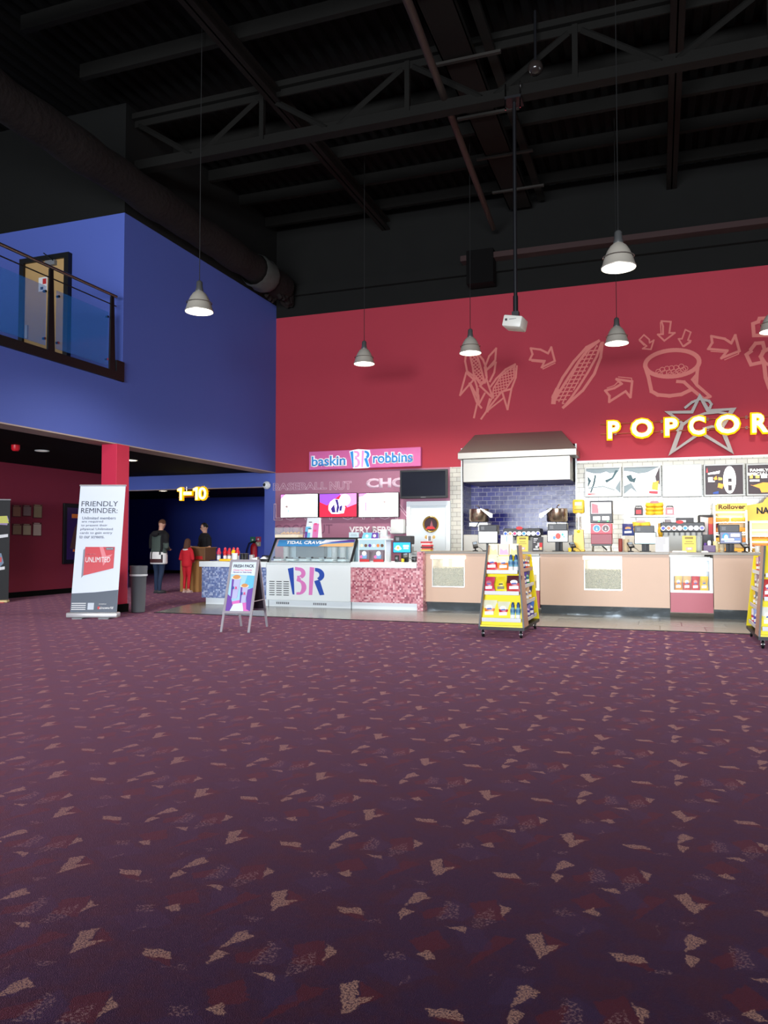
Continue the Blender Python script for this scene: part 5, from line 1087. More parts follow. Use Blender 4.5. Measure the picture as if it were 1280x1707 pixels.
kettle('steel popcorn kettle at the right end of the blue alcove', 929, 16.6, 1)
def fountain(label, u0, u1, v0, v1, y, cols, zb=.94):
    t = E_('drinks_fountain', label, 'drinks dispenser', ((XU(u0, y)+XU(u1, y))/2, y, zb)); um = (u0+u1)/2
    w = XU(u1, y)-XU(u0, y); za, zb_ = ZU(um, v0, y)-zb, ZU(um, v1, y)-zb
    B().box((-w/2, -.2, zb_), (w/2, .2, za), mat('fountain_black', (34, 34, 38), .4), bev=.015).build('header', t)
    n = len(cols)
    for i, c in enumerate(cols):
        x = -w/2+w*(i+.5)/n; r = w/n*.46
        o = B().prism(circ(x, (za+zb_)/2-.02, r, 18), -.215, -.2, em('fb_w', (235, 235, 245), .6)).prism(circ(x, (za+zb_)/2-.02, r*.72, 16), -.218, -.2, em('fb_%d_%d_%d' % c, c, .6)).build('flavour_badge', t)
        B().box((x-.012, -.18, zb_-.07), (x+.012, -.14, zb_), BLK).build('nozzle', t)
    B().box((-w/2+.04, .0, 0), (w/2-.04, .2, zb_), mat('fountain_steel', (140, 138, 132), .4, .5)).box((-w/2+.02, -.25, 0), (w/2-.02, 0, .04), STEEL).build('body', t)
    B().prism(circ(-.05, za+.005, .07, 14, .035), -.21, -.19, REDI).build('top_badge', t)
    return t
bd9 = [(50, 90, 200), (240, 150, 110), (210, 60, 110), (240, 240, 235), (60, 130, 220), (240, 215, 235), (245, 240, 245), (70, 80, 170)]
fountain('drinks dispenser with round lit badges before the blue alcove', 842, 903, 881, 895, YK+.3, bd9)
fountain('drinks dispenser with round lit badges below the right menu boards', 1101, 1174, 871, 887, YK+.3, [(70, 80, 190), (235, 120, 90), (220, 120, 110), (245, 245, 235), (70, 140, 230), (225, 170, 220), (250, 245, 250), (110, 110, 200)])
# shelf with goods
ys = YB-.25
sh = E_('wall_shelf', 'white wall shelf with packets below the blank menu board', 'shelf', ((XU(1050, ys)+XU(1117, ys))/2, YB, ZU(1083, 862, ys)))
w = XU(1117, ys)-XU(1050, ys)
B().box((-w/2, -.25, 0), (w/2, 0, .04), WHP, bev=.004).build('board', sh); B().box((-w/2+.1, -.2, -.1), (-w/2+.12, 0, 0), WHP).box((w/2-.12, -.2, -.1), (w/2-.1, 0, 0), WHP).build('bracket', sh)
zs = ZU(1083, 862, ys)+.04
def pack(name, label, cat, u0, u1, v0, y, zb, c1, c2, handle=False, lumps=False):
    t = E_(name, label, cat, ((XU(u0, y)+XU(u1, y))/2, y, zb)); w = XU(u1, y)-XU(u0, y); h = ZU((u0+u1)/2, v0, y)-zb
    m1 = mat('pk_%d_%d_%d' % c1, c1, .45); m2 = mat('pk_%d_%d_%d' % c2, c2, .45)
    if lumps:
        b = B()
        for r_ in range(3):
            for c in range(2): b.ellip((-w/4+c*w/2, -.01*r_, h*(.16+.26*r_)), (w*.28, .06, h*.17), m1, 12)
        b.build('packets', t, smooth=True)
        B().box((-w/2, .04, 0), (w/2, .06, h*.9), m1).prism([(-w*.3, h*.85), (w*.3, h*.85), (w*.2, h), (-w*.2, h)], .03, .05, m2).build('tray_header', t)
    else:
        B().box((-w/2, -.06, 0), (w/2, .05, h*(.8 if handle else 1)), m1, bev=.006).build('carton', t)
        B().box((-w*.3, -.063, h*.15), (w*.32, -.06, h*.55), m2).build('carton_print', t)
        if handle: B().tube([(-w*.4, 0, h*.78), (-w*.35, 0, h*.95), (w*.35, 0, h*.95), (w*.4, 0, h*.78)], .012, INK, 6).build('handle', t)
    return t
pack('multipack', 'red and black carton at the left end of the wall shelf', 'carton', 1058, 1072, 843, ys+.1, zs, (60, 40, 44), (210, 60, 70), True)
pack('multipack', 'yellow heap of snack packets in the middle of the wall shelf', 'snack packets', 1077, 1106, 835, ys+.1, zs, (240, 188, 40), (170, 110, 120), lumps=True)
pack('multipack', 'pink and black carton at the right end of the wall shelf', 'carton', 1110, 1124, 843, ys+.1, zs, (205, 120, 130), (235, 200, 205), True)
tag(B().box((XU(1117, ys), YB-.25, zs-.04), (XU(1126, ys), YB, zs), WHP).build('shelf_extension'), 'short white shelf end carrying the pink carton', 'shelf')
zq = ZU(1070, 893, YK+.35)
sr = tag(B().box((XU(1036, YK+.3), YK+.2, .94), (XU(1098, YK+.3), 16.95, zq), mat('cream_cabinet', (205, 198, 184), .4), bev=.01).build('ice_machine'), 'pale cabinet behind the pale cyan till carrying yellow packets', 'cabinet')
pack('multipack', 'yellow heap of packets above the pale cyan till', 'snack packets', 1054, 1084, 867, YK+.35, zq, (240, 190, 50), (200, 160, 160), lumps=True)
pack('multipack', 'yellow heap of packets left of the drink badges', 'snack packets', 1100-3, 1128, 866, YK+.62, zq*0+.94+.0, (240, 190, 50), (190, 170, 170), lumps=True)
bag('crisp_bag', 'blue crisp bag with orange picture above the cup stacks', 'snack bag', XU(1047, YK+.3), YK+.3, zq, .24, ZU(1047, 873, YK+.3)-zq, (50, 70, 140), (60, 60, 120), (235, 150, 60))
tag(B().box((-.17, 0, 0), (.17, .03, .22), mat('charcoal_card', (62, 60, 64), .5)).box((-.12, -.003, .12), (.02, 0, .17), WINK).box((-.12, -.003, .04), (.02, 0, .08), GREYP).build('small_sign', loc=(XU(1142, YK+.5), YK+.5, ZU(1142, 881, YK+.5))), 'small charcoal notice above the drink badges', 'notice')
t = E_('snack_rack', 'rounded black wire rack of snack packets right of the drink badges', 'rack', (XU(1181, YK+.45), YK+.45, .94)); zz0 = ZU(1181, 858, YK+.45)-.94
B().box((-.19, -.02, 0), (.19, .12, zz0), mat('rack_black', (48, 44, 46), .4), bev=.03).build('rack_frame', t, smooth=True)
B().prism([(-.15, zz0-.4), (-.02, zz0-.4), (-.0, zz0-.06), (-.15, zz0-.04)], -.03, -.02, mat('rack_pale', (210, 196, 190), .4)).prism([(.0, zz0-.4), (.16, zz0-.38), (.16, zz0-.2), (.0, zz0-.18)], -.03, -.02, REDI).prism([(.0, zz0-.18), (.16, zz0-.2), (.15, zz0-.05), (.0, zz0-.06)], -.03, -.02, ORI).build('packets', t)
# hot food cabinets
def hot(label, u0, u1, v0, y, zb=.94, text_=None):
    t = E_('hot_food_cabinet', label, 'hot food cabinet', ((XU(u0, y)+XU(u1, y))/2, y, zb)); w = XU(u1, y)-XU(u0, y); h = ZU((u0+u1)/2, v0, y)-zb
    B().box((-w/2, 0, 0), (-w/2+.03, .45, h), STEEL).box((w/2-.03, 0, 0), (w/2, .45, h), STEEL).box((-w/2, .43, 0), (w/2, .45, h), mat('warm_back', (228, 190, 130), .4, emit=.25)).box((-w/2, 0, h-.04), (w/2, .45, h), STEEL).box((-w/2, 0, 0), (w/2, .45, .03), STEEL).build('cabinet_frame', t)
    n = 4
    for i in range(n):
        z = .06+(h-.25)*i/n
        B().box((-w/2+.03, .02, z), (w/2-.03, .42, z+.012), CHR).build('rack_shelf', t)
    B().box((-w/2+.04, .02, h-.2), (w/2-.04, .1, h-.17), mat('heat_lamp', (255, 240, 210), .5, emit=5)).box((-w/2+.04, .02, h*.4), (w/2-.04, .06, h*.4+.02), mat('heat_lamp', (255, 240, 210), .5, emit=5)).build('heat_lamp', t)
    l = bpy.data.lights.new('cabinet_lamp', 'AREA'); l.shape = 'RECTANGLE'; l.size = w*.8; l.size_y = .1; l.energy = 12; l.color = (1, .75, .4)
    lo_ = bpy.data.objects.new('cabinet_lamp', l); COL.objects.link(lo_); lo_.parent = t; lo_.location = (0, .2, h-.21)
    if text_:
        hb = B().box((-w/2+.06, -.02, h-.15), (w/2, .0, h-.01), mat('header_yellow', (226, 186, 60), .4, emit=.2)).build('header_panel', t)
        text('header_lettering', text_, BRWI, hb, .03, -.022, h-.08, w=w*.8, h=.09, depth=.002, bold=.03)
    return t, w, h
FOODC = [(226, 150, 50), (240, 176, 60), (214, 130, 60)]
hy = YK+.1
t, w, h = hot('glowing hot food cabinet with yellow header beside the dark blue till', 1190, 1246, 838, hy, text_='Rollover')
cx = (XU(1190, hy)+XU(1246, hy))/2
for i in range(4):
    for k in range(2):
        c = FOODC[(i+k) % 3]; z = .94+.06+(h-.25)*i/4+.012
        tag(B().box((-.13, -.07, 0), (.13, .07, .1), mat('food_%d_%d_%d' % c, c, .5), bev=.03).build('wrapped_roll', loc=(cx-.14+k*.29, hy+.13, z), smooth=True), 'golden wrapped hot roll on the cabinet shelves under the yellow header', 'food', 'wrapped rolls in the hot cabinet')
t, w, h = hot('warm glowing snack cabinet below the yellow arched sign at the right edge', 1250, 1318, 868, hy)
cx = (XU(1250, hy)+XU(1318, hy))/2
for i in range(3):
    for k in range(2):
        c = FOODC[(i+k+1) % 3]; z = .94+.06+(h-.25)*i/4+.012
        tag(B().box((-.17, -.07, 0), (.17, .07, .1), mat('food_%d_%d_%d' % c, c, .5), bev=.04).build('crisp_tray', loc=(cx-.19+k*.37, hy+.13, z), smooth=True), 'golden tray of snacks in the glowing cabinet under the arched sign', 'food', 'snack trays in the warm cabinet')
NS = E_('arched_sign', 'yellow arched snack sign cut off by the right edge of the view', 'sign', (XU(1280, hy), hy+.1, ZU(1270, 868, hy)))
pl = [(-.37, 0), (-.37, .3), (-.12, .34)]+[(-.02+.36+.36*math.cos(a)-.06, .28+.26*math.sin(a)) for a in [PI-.3-i*(PI-.6)/12 for i in range(13)]]+[(.75, .34), (.95, .3), (.95, 0)]
B().prism(pl, -.02, .0, mat('arch_yellow', (240, 186, 70), .5, emit=.15)).build('sign_board', NS)
text('sign_lettering', 'NACHOS', INK, NS, .13, -.025, .2, w=.62, h=.13, depth=.003, bold=.04)
text('sign_lettering', 'HUT', INK, NS, .3, -.025, .4, w=.25, h=.09, depth=.003, bold=.04)
# ================================================================ roller banners, poster board, bin
def quad_card(b, w0, w1, h, m, y0=0, lean=0): pass
def lean_pt(x, z, lean, h, o=0): return (x, lean*z/h-o, z)
def ltext(body, m, parent, x, z, w, h, ang, o=.004, bold=.01, **k):
    return text(k.pop('nm', 'lettering'), body, m, parent, x, z*math.sin(ang)*1.0-o, z*math.cos(ang), w=w, h=h, depth=.001, bold=bold, rot=(-ang, 0, k.pop('ry', 0)), **k)
p0, p1 = PZ(115, 1031, 0), PZ(196, 1031, 0); mid = (p0+p1)/2
bz = math.atan2(p1.y-p0.y, p1.x-p0.x)
bn = E_('roller_banner', 'white pull-up banner with a red card picture in front of the red column', 'banner stand', mid, bz)
WB = (p1-p0).length; HB = 2.1; ang = math.radians(9.5)
BW = mat('banner_white', (214, 222, 236), .4); BGY = mat('banner_slate', (72, 82, 98), .45)
B().box((-WB/2-.02, -.09, .02), (WB/2+.02, .09, .1), mat('banner_base_silver', (206, 204, 206), .3, .4), bev=.02).box((-WB/2+.1, -.14, 0), (-WB/2+.26, .14, .02), GREYP).box((WB/2-.26, -.14, 0), (WB/2-.1, .14, .02), GREYP).build('banner_base', bn, smooth=True)
def LP(x, l, o): return (x, l*math.sin(ang)-o, .09+l*math.cos(ang))
def lq(b, x0, l0, x1, l1, m, o): b.add([LP(x0, l0, o), LP(x1, l0, o), LP(x1, l1, o), LP(x0, l1, o)], [(0, 1, 2, 3)], m)
def lp(b, pts, m, o): b.add([LP(x, l, o) for x, l in pts], [list(range(len(pts)))], m)
w2 = WB/2-.015
sheet = B(); sheet.add([LP(-w2, 0, 0), LP(w2, 0, 0), LP(w2, HB, 0), LP(-w2, HB, 0), LP(-w2, 0, -.004), LP(w2, 0, -.004), LP(w2, HB, -.004), LP(-w2, HB, -.004)], [(0, 1, 2, 3), (4, 5, 6, 7), (0, 1, 5, 4), (1, 2, 6, 5), (2, 3, 7, 6), (3, 0, 4, 7)], BW)
lp(sheet, [(-w2, 0), (w2, 0), (w2, .37), (0, .33), (-w2, .31)], BGY, .001); sheet.build('banner_sheet', bn)
B().tube([LP(-w2-.01, HB, 0), LP(w2+.01, HB, 0)], .014, mat('banner_base_silver'), 8).build('top_bar', bn)
B().tube([(0, .05, .06), (0, HB*math.sin(ang)+.03, .09+HB*math.cos(ang))], .012, GREYP, 8).build('support_pole', bn)
def bt(body, m, x, l, w, h, o=.003, nm='lettering', par=None, bold=.01, **k):
    p = LP(x, l, o); return text(nm, body, m, par or bn, p[0], p[1], p[2], w=w, h=h, depth=.001, bold=bold, rot=(-ang, 0, 0), **k)
DK2 = mat('banner_dark_ink', (60, 66, 80), .6); LG2 = mat('banner_grey_ink', (120, 128, 142), .6)
bt('FRIENDLY', DK2, -.03, 1.79, .60, .085, bold=0); bt('REMINDER:', DK2, -.03, 1.675, .60, .085, bold=0)
for i, (s_, w_) in enumerate((('Unlimited members', .55), ('are required', .35), ('to present their', .43), ('physical Unlimited', .53), ('cards to gain entry', .53), ('to our screens.', .41))):
    bt(s_, LG2, -.31+w_/2+.005*(6-i)-.02, 1.55-i*.063, w_, .048 if i != 1 else .046, bold=.008, nm='small_lettering')
cdp = B(); lp(cdp, [(-.21, .60), (.27, .72), (.27, 1.07), (-.21, 1.07)], mat('card_red', (204, 60, 70), .35), .006); lp(cdp, [(.02, 1.07), (.08, 1.07), (.14, .92), (.24, .95), (.1, .76), (.08, .88)], mat('card_pink', (226, 130, 138), .4), .007); lp(cdp, [(.13, 1.02), (.25, 1.02), (.25, 1.06), (.13, 1.06)], BGY, .0075)
lp(cdp, [(-.24, .56), (-.21, .6), (-.21, 1.05), (-.24, 1.02)], mat('card_print_edge', (130, 136, 150), .5), .002)
co = cdp.build('card_picture', bn)
bt('UNLIMITED', WINK, .01, .86, .40, .085, o=.009, nm='card_lettering', bold=0)
bt('cineworld', WINK, .19, 1.04, .1, .022, o=.009, nm='card_lettering'); bt('MEMBER CARD', mat('card_pink'), -.1, .95, .15, .022, o=.009, nm='card_lettering')
fb = B()
for k in range(4): lq(fb, -.36, .05+k*.032, -.13, .062+k*.032, WINK, .003)
lq(fb, -.1, .05, .0, .16, mat('pale_square', (196, 204, 214), .5), .003)
lq(fb, .06, .06, .1, .1, REDI, .003); fb.build('footer_print', bn)
bt('cineworld', WINK, .2, .08, .22, .04, nm='footer_lettering', bold=.03); bt('SPONSORED BY', WINK, .14, .14, .12, .016, nm='footer_lettering')
# second banner at the left edge
p1 = PZ(14, 1004, 0); d = Vector((math.cos(bz+.25), math.sin(bz+.25), 0))
b2 = E_('roller_banner', 'black pull-up film banner cut off by the left edge of the view', 'banner stand', p1-d*.42, bz+.25)
w3 = .42; h3 = PY(20, 833, p1.y).z
B().box((-w3, -.12, .0), (w3, .12, .05), mat('yellowed_foot', (225, 205, 150), .4), bev=.015).box((-w3, -.2, 0), (w3-.05, -.12, .012), REDI).build('banner_base', b2, smooth=True)
BB = mat('banner_black', (16, 14, 18), .5, spec=.2)
B().box((-w3, .0, .05), (w3, .006, h3), BB).build('banner_sheet', b2); B().tube([(-w3-.01, 0, h3), (w3+.01, 0, h3)], .014, mat('banner_base_silver'), 8).build('top_bar', b2)
pr = None
for ii, (poly, m) in enumerate((([(.05, h3-.35), (w3-.05, h3-.33), (w3-.02, h3-.42), (w3-.05, h3-.52), (.05, h3-.5)], mat('mauve_print', (150, 125, 170), .5)), ([(w3-.22, h3-.34), (w3-.06, h3-.33), (w3-.02, h3-.48), (w3-.2, h3-.48)], mat('acid_yellow', (205, 205, 70), .5)), ([(.0, h3-.75), (w3-.03, h3-.70), (w3-.03, h3-.76), (0, h3-.82)], WINK),
                ([(.0, h3-1.14), (w3-.16, h3-1.1), (w3-.16, h3-1.16), (0, h3-1.2)], WINK), ([(.0, h3-1.32), (w3-.13, h3-1.26), (w3-.13, h3-1.33), (0, h3-1.38)], WINK), ([(.0, h3-1.42), (w3-.08, h3-1.36), (w3-.08, h3-1.42), (0, h3-1.48)], WINK),
                ([(.05, .95), (w3-.15, 1.0), (w3-.1, .8), (w3-.2, .68), (.1, .7)], mat('dusk_print', (110, 130, 160), .5)), ([(w3-.25, .9), (w3-.14, .92), (w3-.14, .82), (w3-.25, .8)], REDI), ([(.0, .45), (w3-.22, .5), (w3-.18, .25), (w3-.28, .1), (.1, .1)], mat('skin_print', (150, 110, 105), .5)))):
    B().prism(poly, -.002-.0003*ii, 0, m).build('lettering_block' if m is WINK else 'picture_patch', b2)
# folding poster board
f0, f1, r1 = PZ(368, 1054, 0), PZ(415.5, 1055, 0), PZ(451, 1046, 0)
ab = E_('poster_board', 'grey folding poster board standing on the carpet before the blue mosaic counter', 'poster board', (f0+f1)/2, math.atan2(f1.y-f0.y, f1.x-f0.x))
WA = (f1-f0).length+.02; DA = .76; HA = .97; th = math.atan2(DA/2, HA); LA = math.hypot(HA, DA/2)
AL = mat('board_aluminium', (196, 188, 196), .35, .5)
def leg(x0, x1, l0, l1, side, o0, o1, m, bb):
    def T(x, l, o):
        y = l*math.sin(th)+(-o)*math.cos(th); z = l*math.cos(th)+o*math.sin(th)
        if side: y = DA-(l*math.sin(th)-o*math.cos(th))
        return (x, y, z)
    v = [T(x, l, o) for x in (x0, x1) for l in (l0, l1) for o in (o0, o1)]
    bb.add(v, [(0, 1, 3, 2), (4, 5, 7, 6), (0, 1, 5, 4), (2, 3, 7, 6), (0, 2, 6, 4), (1, 3, 7, 5)], m); return T
for side in (0, 1):
    fr = B()
    leg(-WA/2, -WA/2+.035, .26, LA, side, 0, .02, AL, fr); leg(WA/2-.035, WA/2, .26, LA, side, 0, .02, AL, fr); leg(-WA/2, WA/2, LA-.035, LA, side, 0, .021, AL, fr); leg(-WA/2, WA/2, .26, .295, side, 0, .021, AL, fr)
    fr.build('poster_frame', ab)
    for x in (-WA/2+.002, WA/2-.032):
        q = B(); leg(x, x+.03, 0, .26, side, 0, .018, AL, q); q.build('leg', ab)
    q = B(); leg(-WA/2+.03, WA/2-.03, .29, LA-.03, side, 0, .01, mat('poster_ground', (170, 214, 238), .35) if not side else mat('board_back', (60, 50, 62), .6), q); q.build('poster_panel', ab)
for x in (-WA/2+.01, WA/2-.01): B().tube([(x, LA*.42*math.sin(th), LA*.42*math.cos(th)), (x, DA-LA*.42*math.sin(th), LA*.42*math.cos(th))], .007, AL, 6).build('stay_bar', ab)
def AP(x, l, o): return (x, l*math.sin(th)-o*math.cos(th), l*math.cos(th)+o*math.sin(th))
def ap(b, pts, m, o): b.add([AP(x, l, o) for x, l in pts], [list(range(len(pts)))], m)
W3 = WA/2-.035; b = B(); l0, l1 = .295, LA-.035; O = .012
ap(b, [(-W3, l0), (W3, l0), (W3, l0+.1), (0, l0+.16), (-W3, l0+.12)], mat('poster_magenta', (225, 120, 195), .35), O); ap(b, [(-W3, l0), (-W3+.12, l0), (-W3+.05, l0+.2), (-W3, l0+.24)], mat('poster_violet', (120, 80, 170), .35), O+.001)
ap(b, [(W3, l0), (W3-.06, l0+.03), (W3-.1, l0+.3), (W3, l0+.34)], mat('poster_violet'), O+.001); ap(b, [(-W3, l1-.18), (W3, l1-.2), (W3, l1), (-W3, l1)], mat('poster_top_white', (226, 238, 246), .35), O+.001)
ap(b, [(W3-.1, l1-.15), (W3, l1-.1), (W3, l1-.4), (W3-.14, l1-.35)], mat('poster_sky', (110, 195, 235), .35), O+.0005)
ap(b, [(-W3+.06, l0), (.08, l0), (.05, l0+.12), (-W3+.1, l0+.1)], mat('poster_top_white'), O+.002)
def cup(cx, lb, w, h, o):
    ap(b, [(cx-w*.36, lb), (cx+w*.36, lb), (cx+w*.5, lb+h), (cx-w*.5, lb+h)], mat('cup_lilac', (190, 190, 228), .35), o)
    ap(b, [(cx-w*.5, lb+h), (cx-w*.36, lb), (cx-w*.2, lb), (cx-w*.25, lb+h)], mat('poster_violet'), o+.0005)
    ap(b, [(cx+w*.58*math.cos(a), lb+h+w*.2*math.sin(a)) for a in [2*PI*i/16 for i in range(16)]], CREAM, o+.001)
    ap(b, [(cx+w*.42*math.cos(a), lb+h+w*.08+w*.24*math.sin(a)) for a in [2*PI*i/14 for i in range(14)]], mat('caramel', (215, 150, 90), .5), o+.0015)
cup(-.085, l0+.18, .13, .3, O+.003); cup(.05, l0+.12, .11, .24, O+.005)
b.build('poster_print', ab)
def at_(body, m, x, l, w, h, bold=.01, nm='lettering', o=.02):
    p = AP(x, l, o); return text(nm, body, m, ab, p[0], p[1], p[2], w=w, h=h, depth=.001, bold=bold, rot=(-th, 0, 0))
at_('FRESH PACK', DK2, 0, l1-.06, .3, .045, .02); at_('Choose Your Favourite', mat('rose', (235, 80, 140), .5), -.01, l1-.12, .27, .022); at_('Flavours to Take Away', PURI, -.01, l1-.155, .27, .022, .02)
for cx, ll in ((-.085, l0+.33), (.05, l0+.25)):
    at_('B', BLUI, cx-.025, ll, .03, .04, .04); at_('R', mat('rose'), cx+.018, ll, .035, .04, .04)
# litter bin
pb = PZ(221, 1022, 0)
t = E_('litter_bin', 'round grey open-topped litter bin beside the red column', 'bin', (pb.x, pb.y+.15, 0))
hb = 1.22-(943-904)/1285*((Vector((pb.x, pb.y+.15, 0))).dot(FW))
BNM = mat('bin_grey', (98, 102, 108), .5)
B().lathe([(.10, 0), (.115, .01), (.135, hb*.78), (.145, hb*.80)], BNM, 24).build('bin_body', t, smooth=True)
B().lathe([(.150, hb*.78), (.156, hb*.8), (.152, hb*.82)], mat('liner_white', (220, 224, 228), .4), 24, cap=False).build('bin_liner', t, smooth=True)
B().lathe([(.146, hb*.82), (.152, hb), (.144, hb), (.13, hb*.83)], BNM, 24, cap=False).lathe([(.13, hb*.84), (.001, hb*.845)], BKC, 24, cap=False).build('bin_top', t, smooth=True)
# ================================================================ notices and poster on the maroon wall
XW = -13.395
nts = [(20, 35, 842, 862, (150, 112, 84), 'brownish framed notice, upper left of six on the maroon wall'), (37.5, 52, 842, 861, (140, 122, 120), 'grey framed notice, upper middle of six on the maroon wall'), (55, 70, 841, 864, (150, 136, 104), 'yellowish framed notice, upper right of six on the maroon wall'),
       (20, 36, 873, 892, (138, 120, 92), 'brownish framed notice, lower left of six on the maroon wall'), (37, 52, 873, 893, (176, 168, 142), 'cream notice slipping in its frame, lower middle of six'), (54, 69, 871, 894, (188, 174, 162), 'pale unframed notice, lower right of six on the maroon wall')]
for u0, u1, v0, v1, c, lab in nts:
    a, c2 = PX(u0, (v0+v1)/2, XW), PX(u1, (v0+v1)/2, XW); za, zb_ = PX((u0+u1)/2, v0, XW).z, PX((u0+u1)/2, v1, XW).z
    t = E_('wall_notice', lab, 'notice', (-13.4, (a.y+c2.y)/2, (za+zb_)/2), group='notices on the maroon wall'); w, h = abs(c2.y-a.y), za-zb_
    B().box((0, -w/2, -h/2), (.012, w/2, h/2), mat('clear_holder', (96, 52, 56), .2)).build('holder', t)
    B().box((.012, -w/2+.02, -h/2+.02), (.016, w/2-.02, h/2-.04), mat('paper_%d_%d_%d' % c, c, .6)).box((.012, -w/2+.04, h/2-.03), (.015, w/2-.06, h/2-.01), mat('paper_%d_%d_%d' % c, c, .6)).build('paper', t)
a, c2 = PX(104, 890, XW), PX(150, 890, XW); za, zb_ = PX(110, 839, XW).z, PX(110, 940, XW).z
t = E_('film_poster', 'dark purple film poster in a black frame, partly behind the white banner', 'poster', (-13.4, (a.y+c2.y)/2, (za+zb_)/2)); w, h = c2.y-a.y, za-zb_
B().box((0, -w/2, -h/2), (.05, w/2, h/2), BLKM, bev=.008).build('poster_frame', t)
B().box((.05, -w/2+.1, -h/2+.1), (.053, w/2-.1, h/2-.1), mat('poster_purple', (56, 30, 90), .3)).prism([(-w/2+.25, h/2-.35), (w/2-.3, h/2-.35), (w/2-.3, h/2-.25), (-w/2+.25, h/2-.25)], .053, .056, ORI, 'x').prism([(-w/2+.2, -h*.25), (w/2-.2, -h*.25), (w/2-.3, h*.12), (0, h*.2), (-w/2+.35, h*.1)], .053, .056, mat('poster_brown', (96, 62, 50), .4), 'x').prism([(-w/2+.3, -h*.3), (0, -h*.3), (0, -h*.26), (-w/2+.3, -h*.26)], .056, .058, ORI, 'x').build('poster_sheet', t)
# ================================================================ corridor: podium, extinguisher, signs
pa, pb_ = PZ(302, 986, 0), PZ(331, 987, 0)
t = E_('podium', 'tall wooden ticket podium between the girl in red and the staff member', 'podium', ((pa.x+pb_.x)/2, pa.y+.15, 0)); wp = pb_.x-pa.x
OAK = mat('oak_podium', (176, 128, 74), .5, noise=.1, nscale=4)
B().box((-wp/2, -.2, 0), (wp/2, .25, .78), OAK).build('podium_body', t); B().box((-wp/2+.16, -.2, .78), (wp/2+.17, .3, 1.08), mat('oak_dark_podium', (120, 86, 56), .5, noise=.1, nscale=4), bev=.005).build('podium_head', t)
B().box((-wp/2+.14, -.22, 1.08), (wp/2+.19, .32, 1.1), OAK).box((wp/2-.1, -.205, .8), (wp/2+.1, -.2, .88), REDI).build('podium_top', t)
ex = PY(424, 920, 25.9)
t = E_('fire_extinguisher', 'red fire extinguisher on the far blue corridor wall behind the counter end', 'fire extinguisher', (ex.x, 25.85, ex.z-.45))
B().lathe([(.1, 0), (.13, .02), (.13, .62), (.1, .72), (.04, .78)], mat('extinguisher_red', (190, 30, 45), .35), 18).build('cylinder', t, smooth=True); B().box((-.03, -.03, .78), (.03, .03, .86), BLKM).tube([(.04, 0, .82), (.13, 0, .88)], .015, BLKM, 6).build('valve', t)
B().tube([(-.03, 0, .84), (-.2, -.02, .78), (-.32, 0, .5), (-.34, 0, .15)], .02, CABLE, 8).build('hose', t, smooth=True)
for u, v, w, h, m, lab in ((421, 900, .3, .42, mat('sign_green', (60, 140, 110), .5), 'small green safety sign on the far blue corridor wall'), (430.5, 899, .32, .36, mat('sign_redpink', (200, 80, 110), .5), 'small red and white safety sign above the fire extinguisher'), (430, 907, .3, .3, mat('sign_ivory', (190, 190, 160), .5), 'small ivory notice just above the fire extinguisher')):
    p = PY(u, v, 25.97); t = E_('safety_sign', lab, 'sign', p); w *= .55; h *= .55
    B().box((-w/2-.02, 0, -h/2), (w/2+.02, .03, h/2), m).build('sign_plate', t); B().prism(circ(0, .0, w*.22, 10), -.004, 0, WINK).build('pictogram', t)
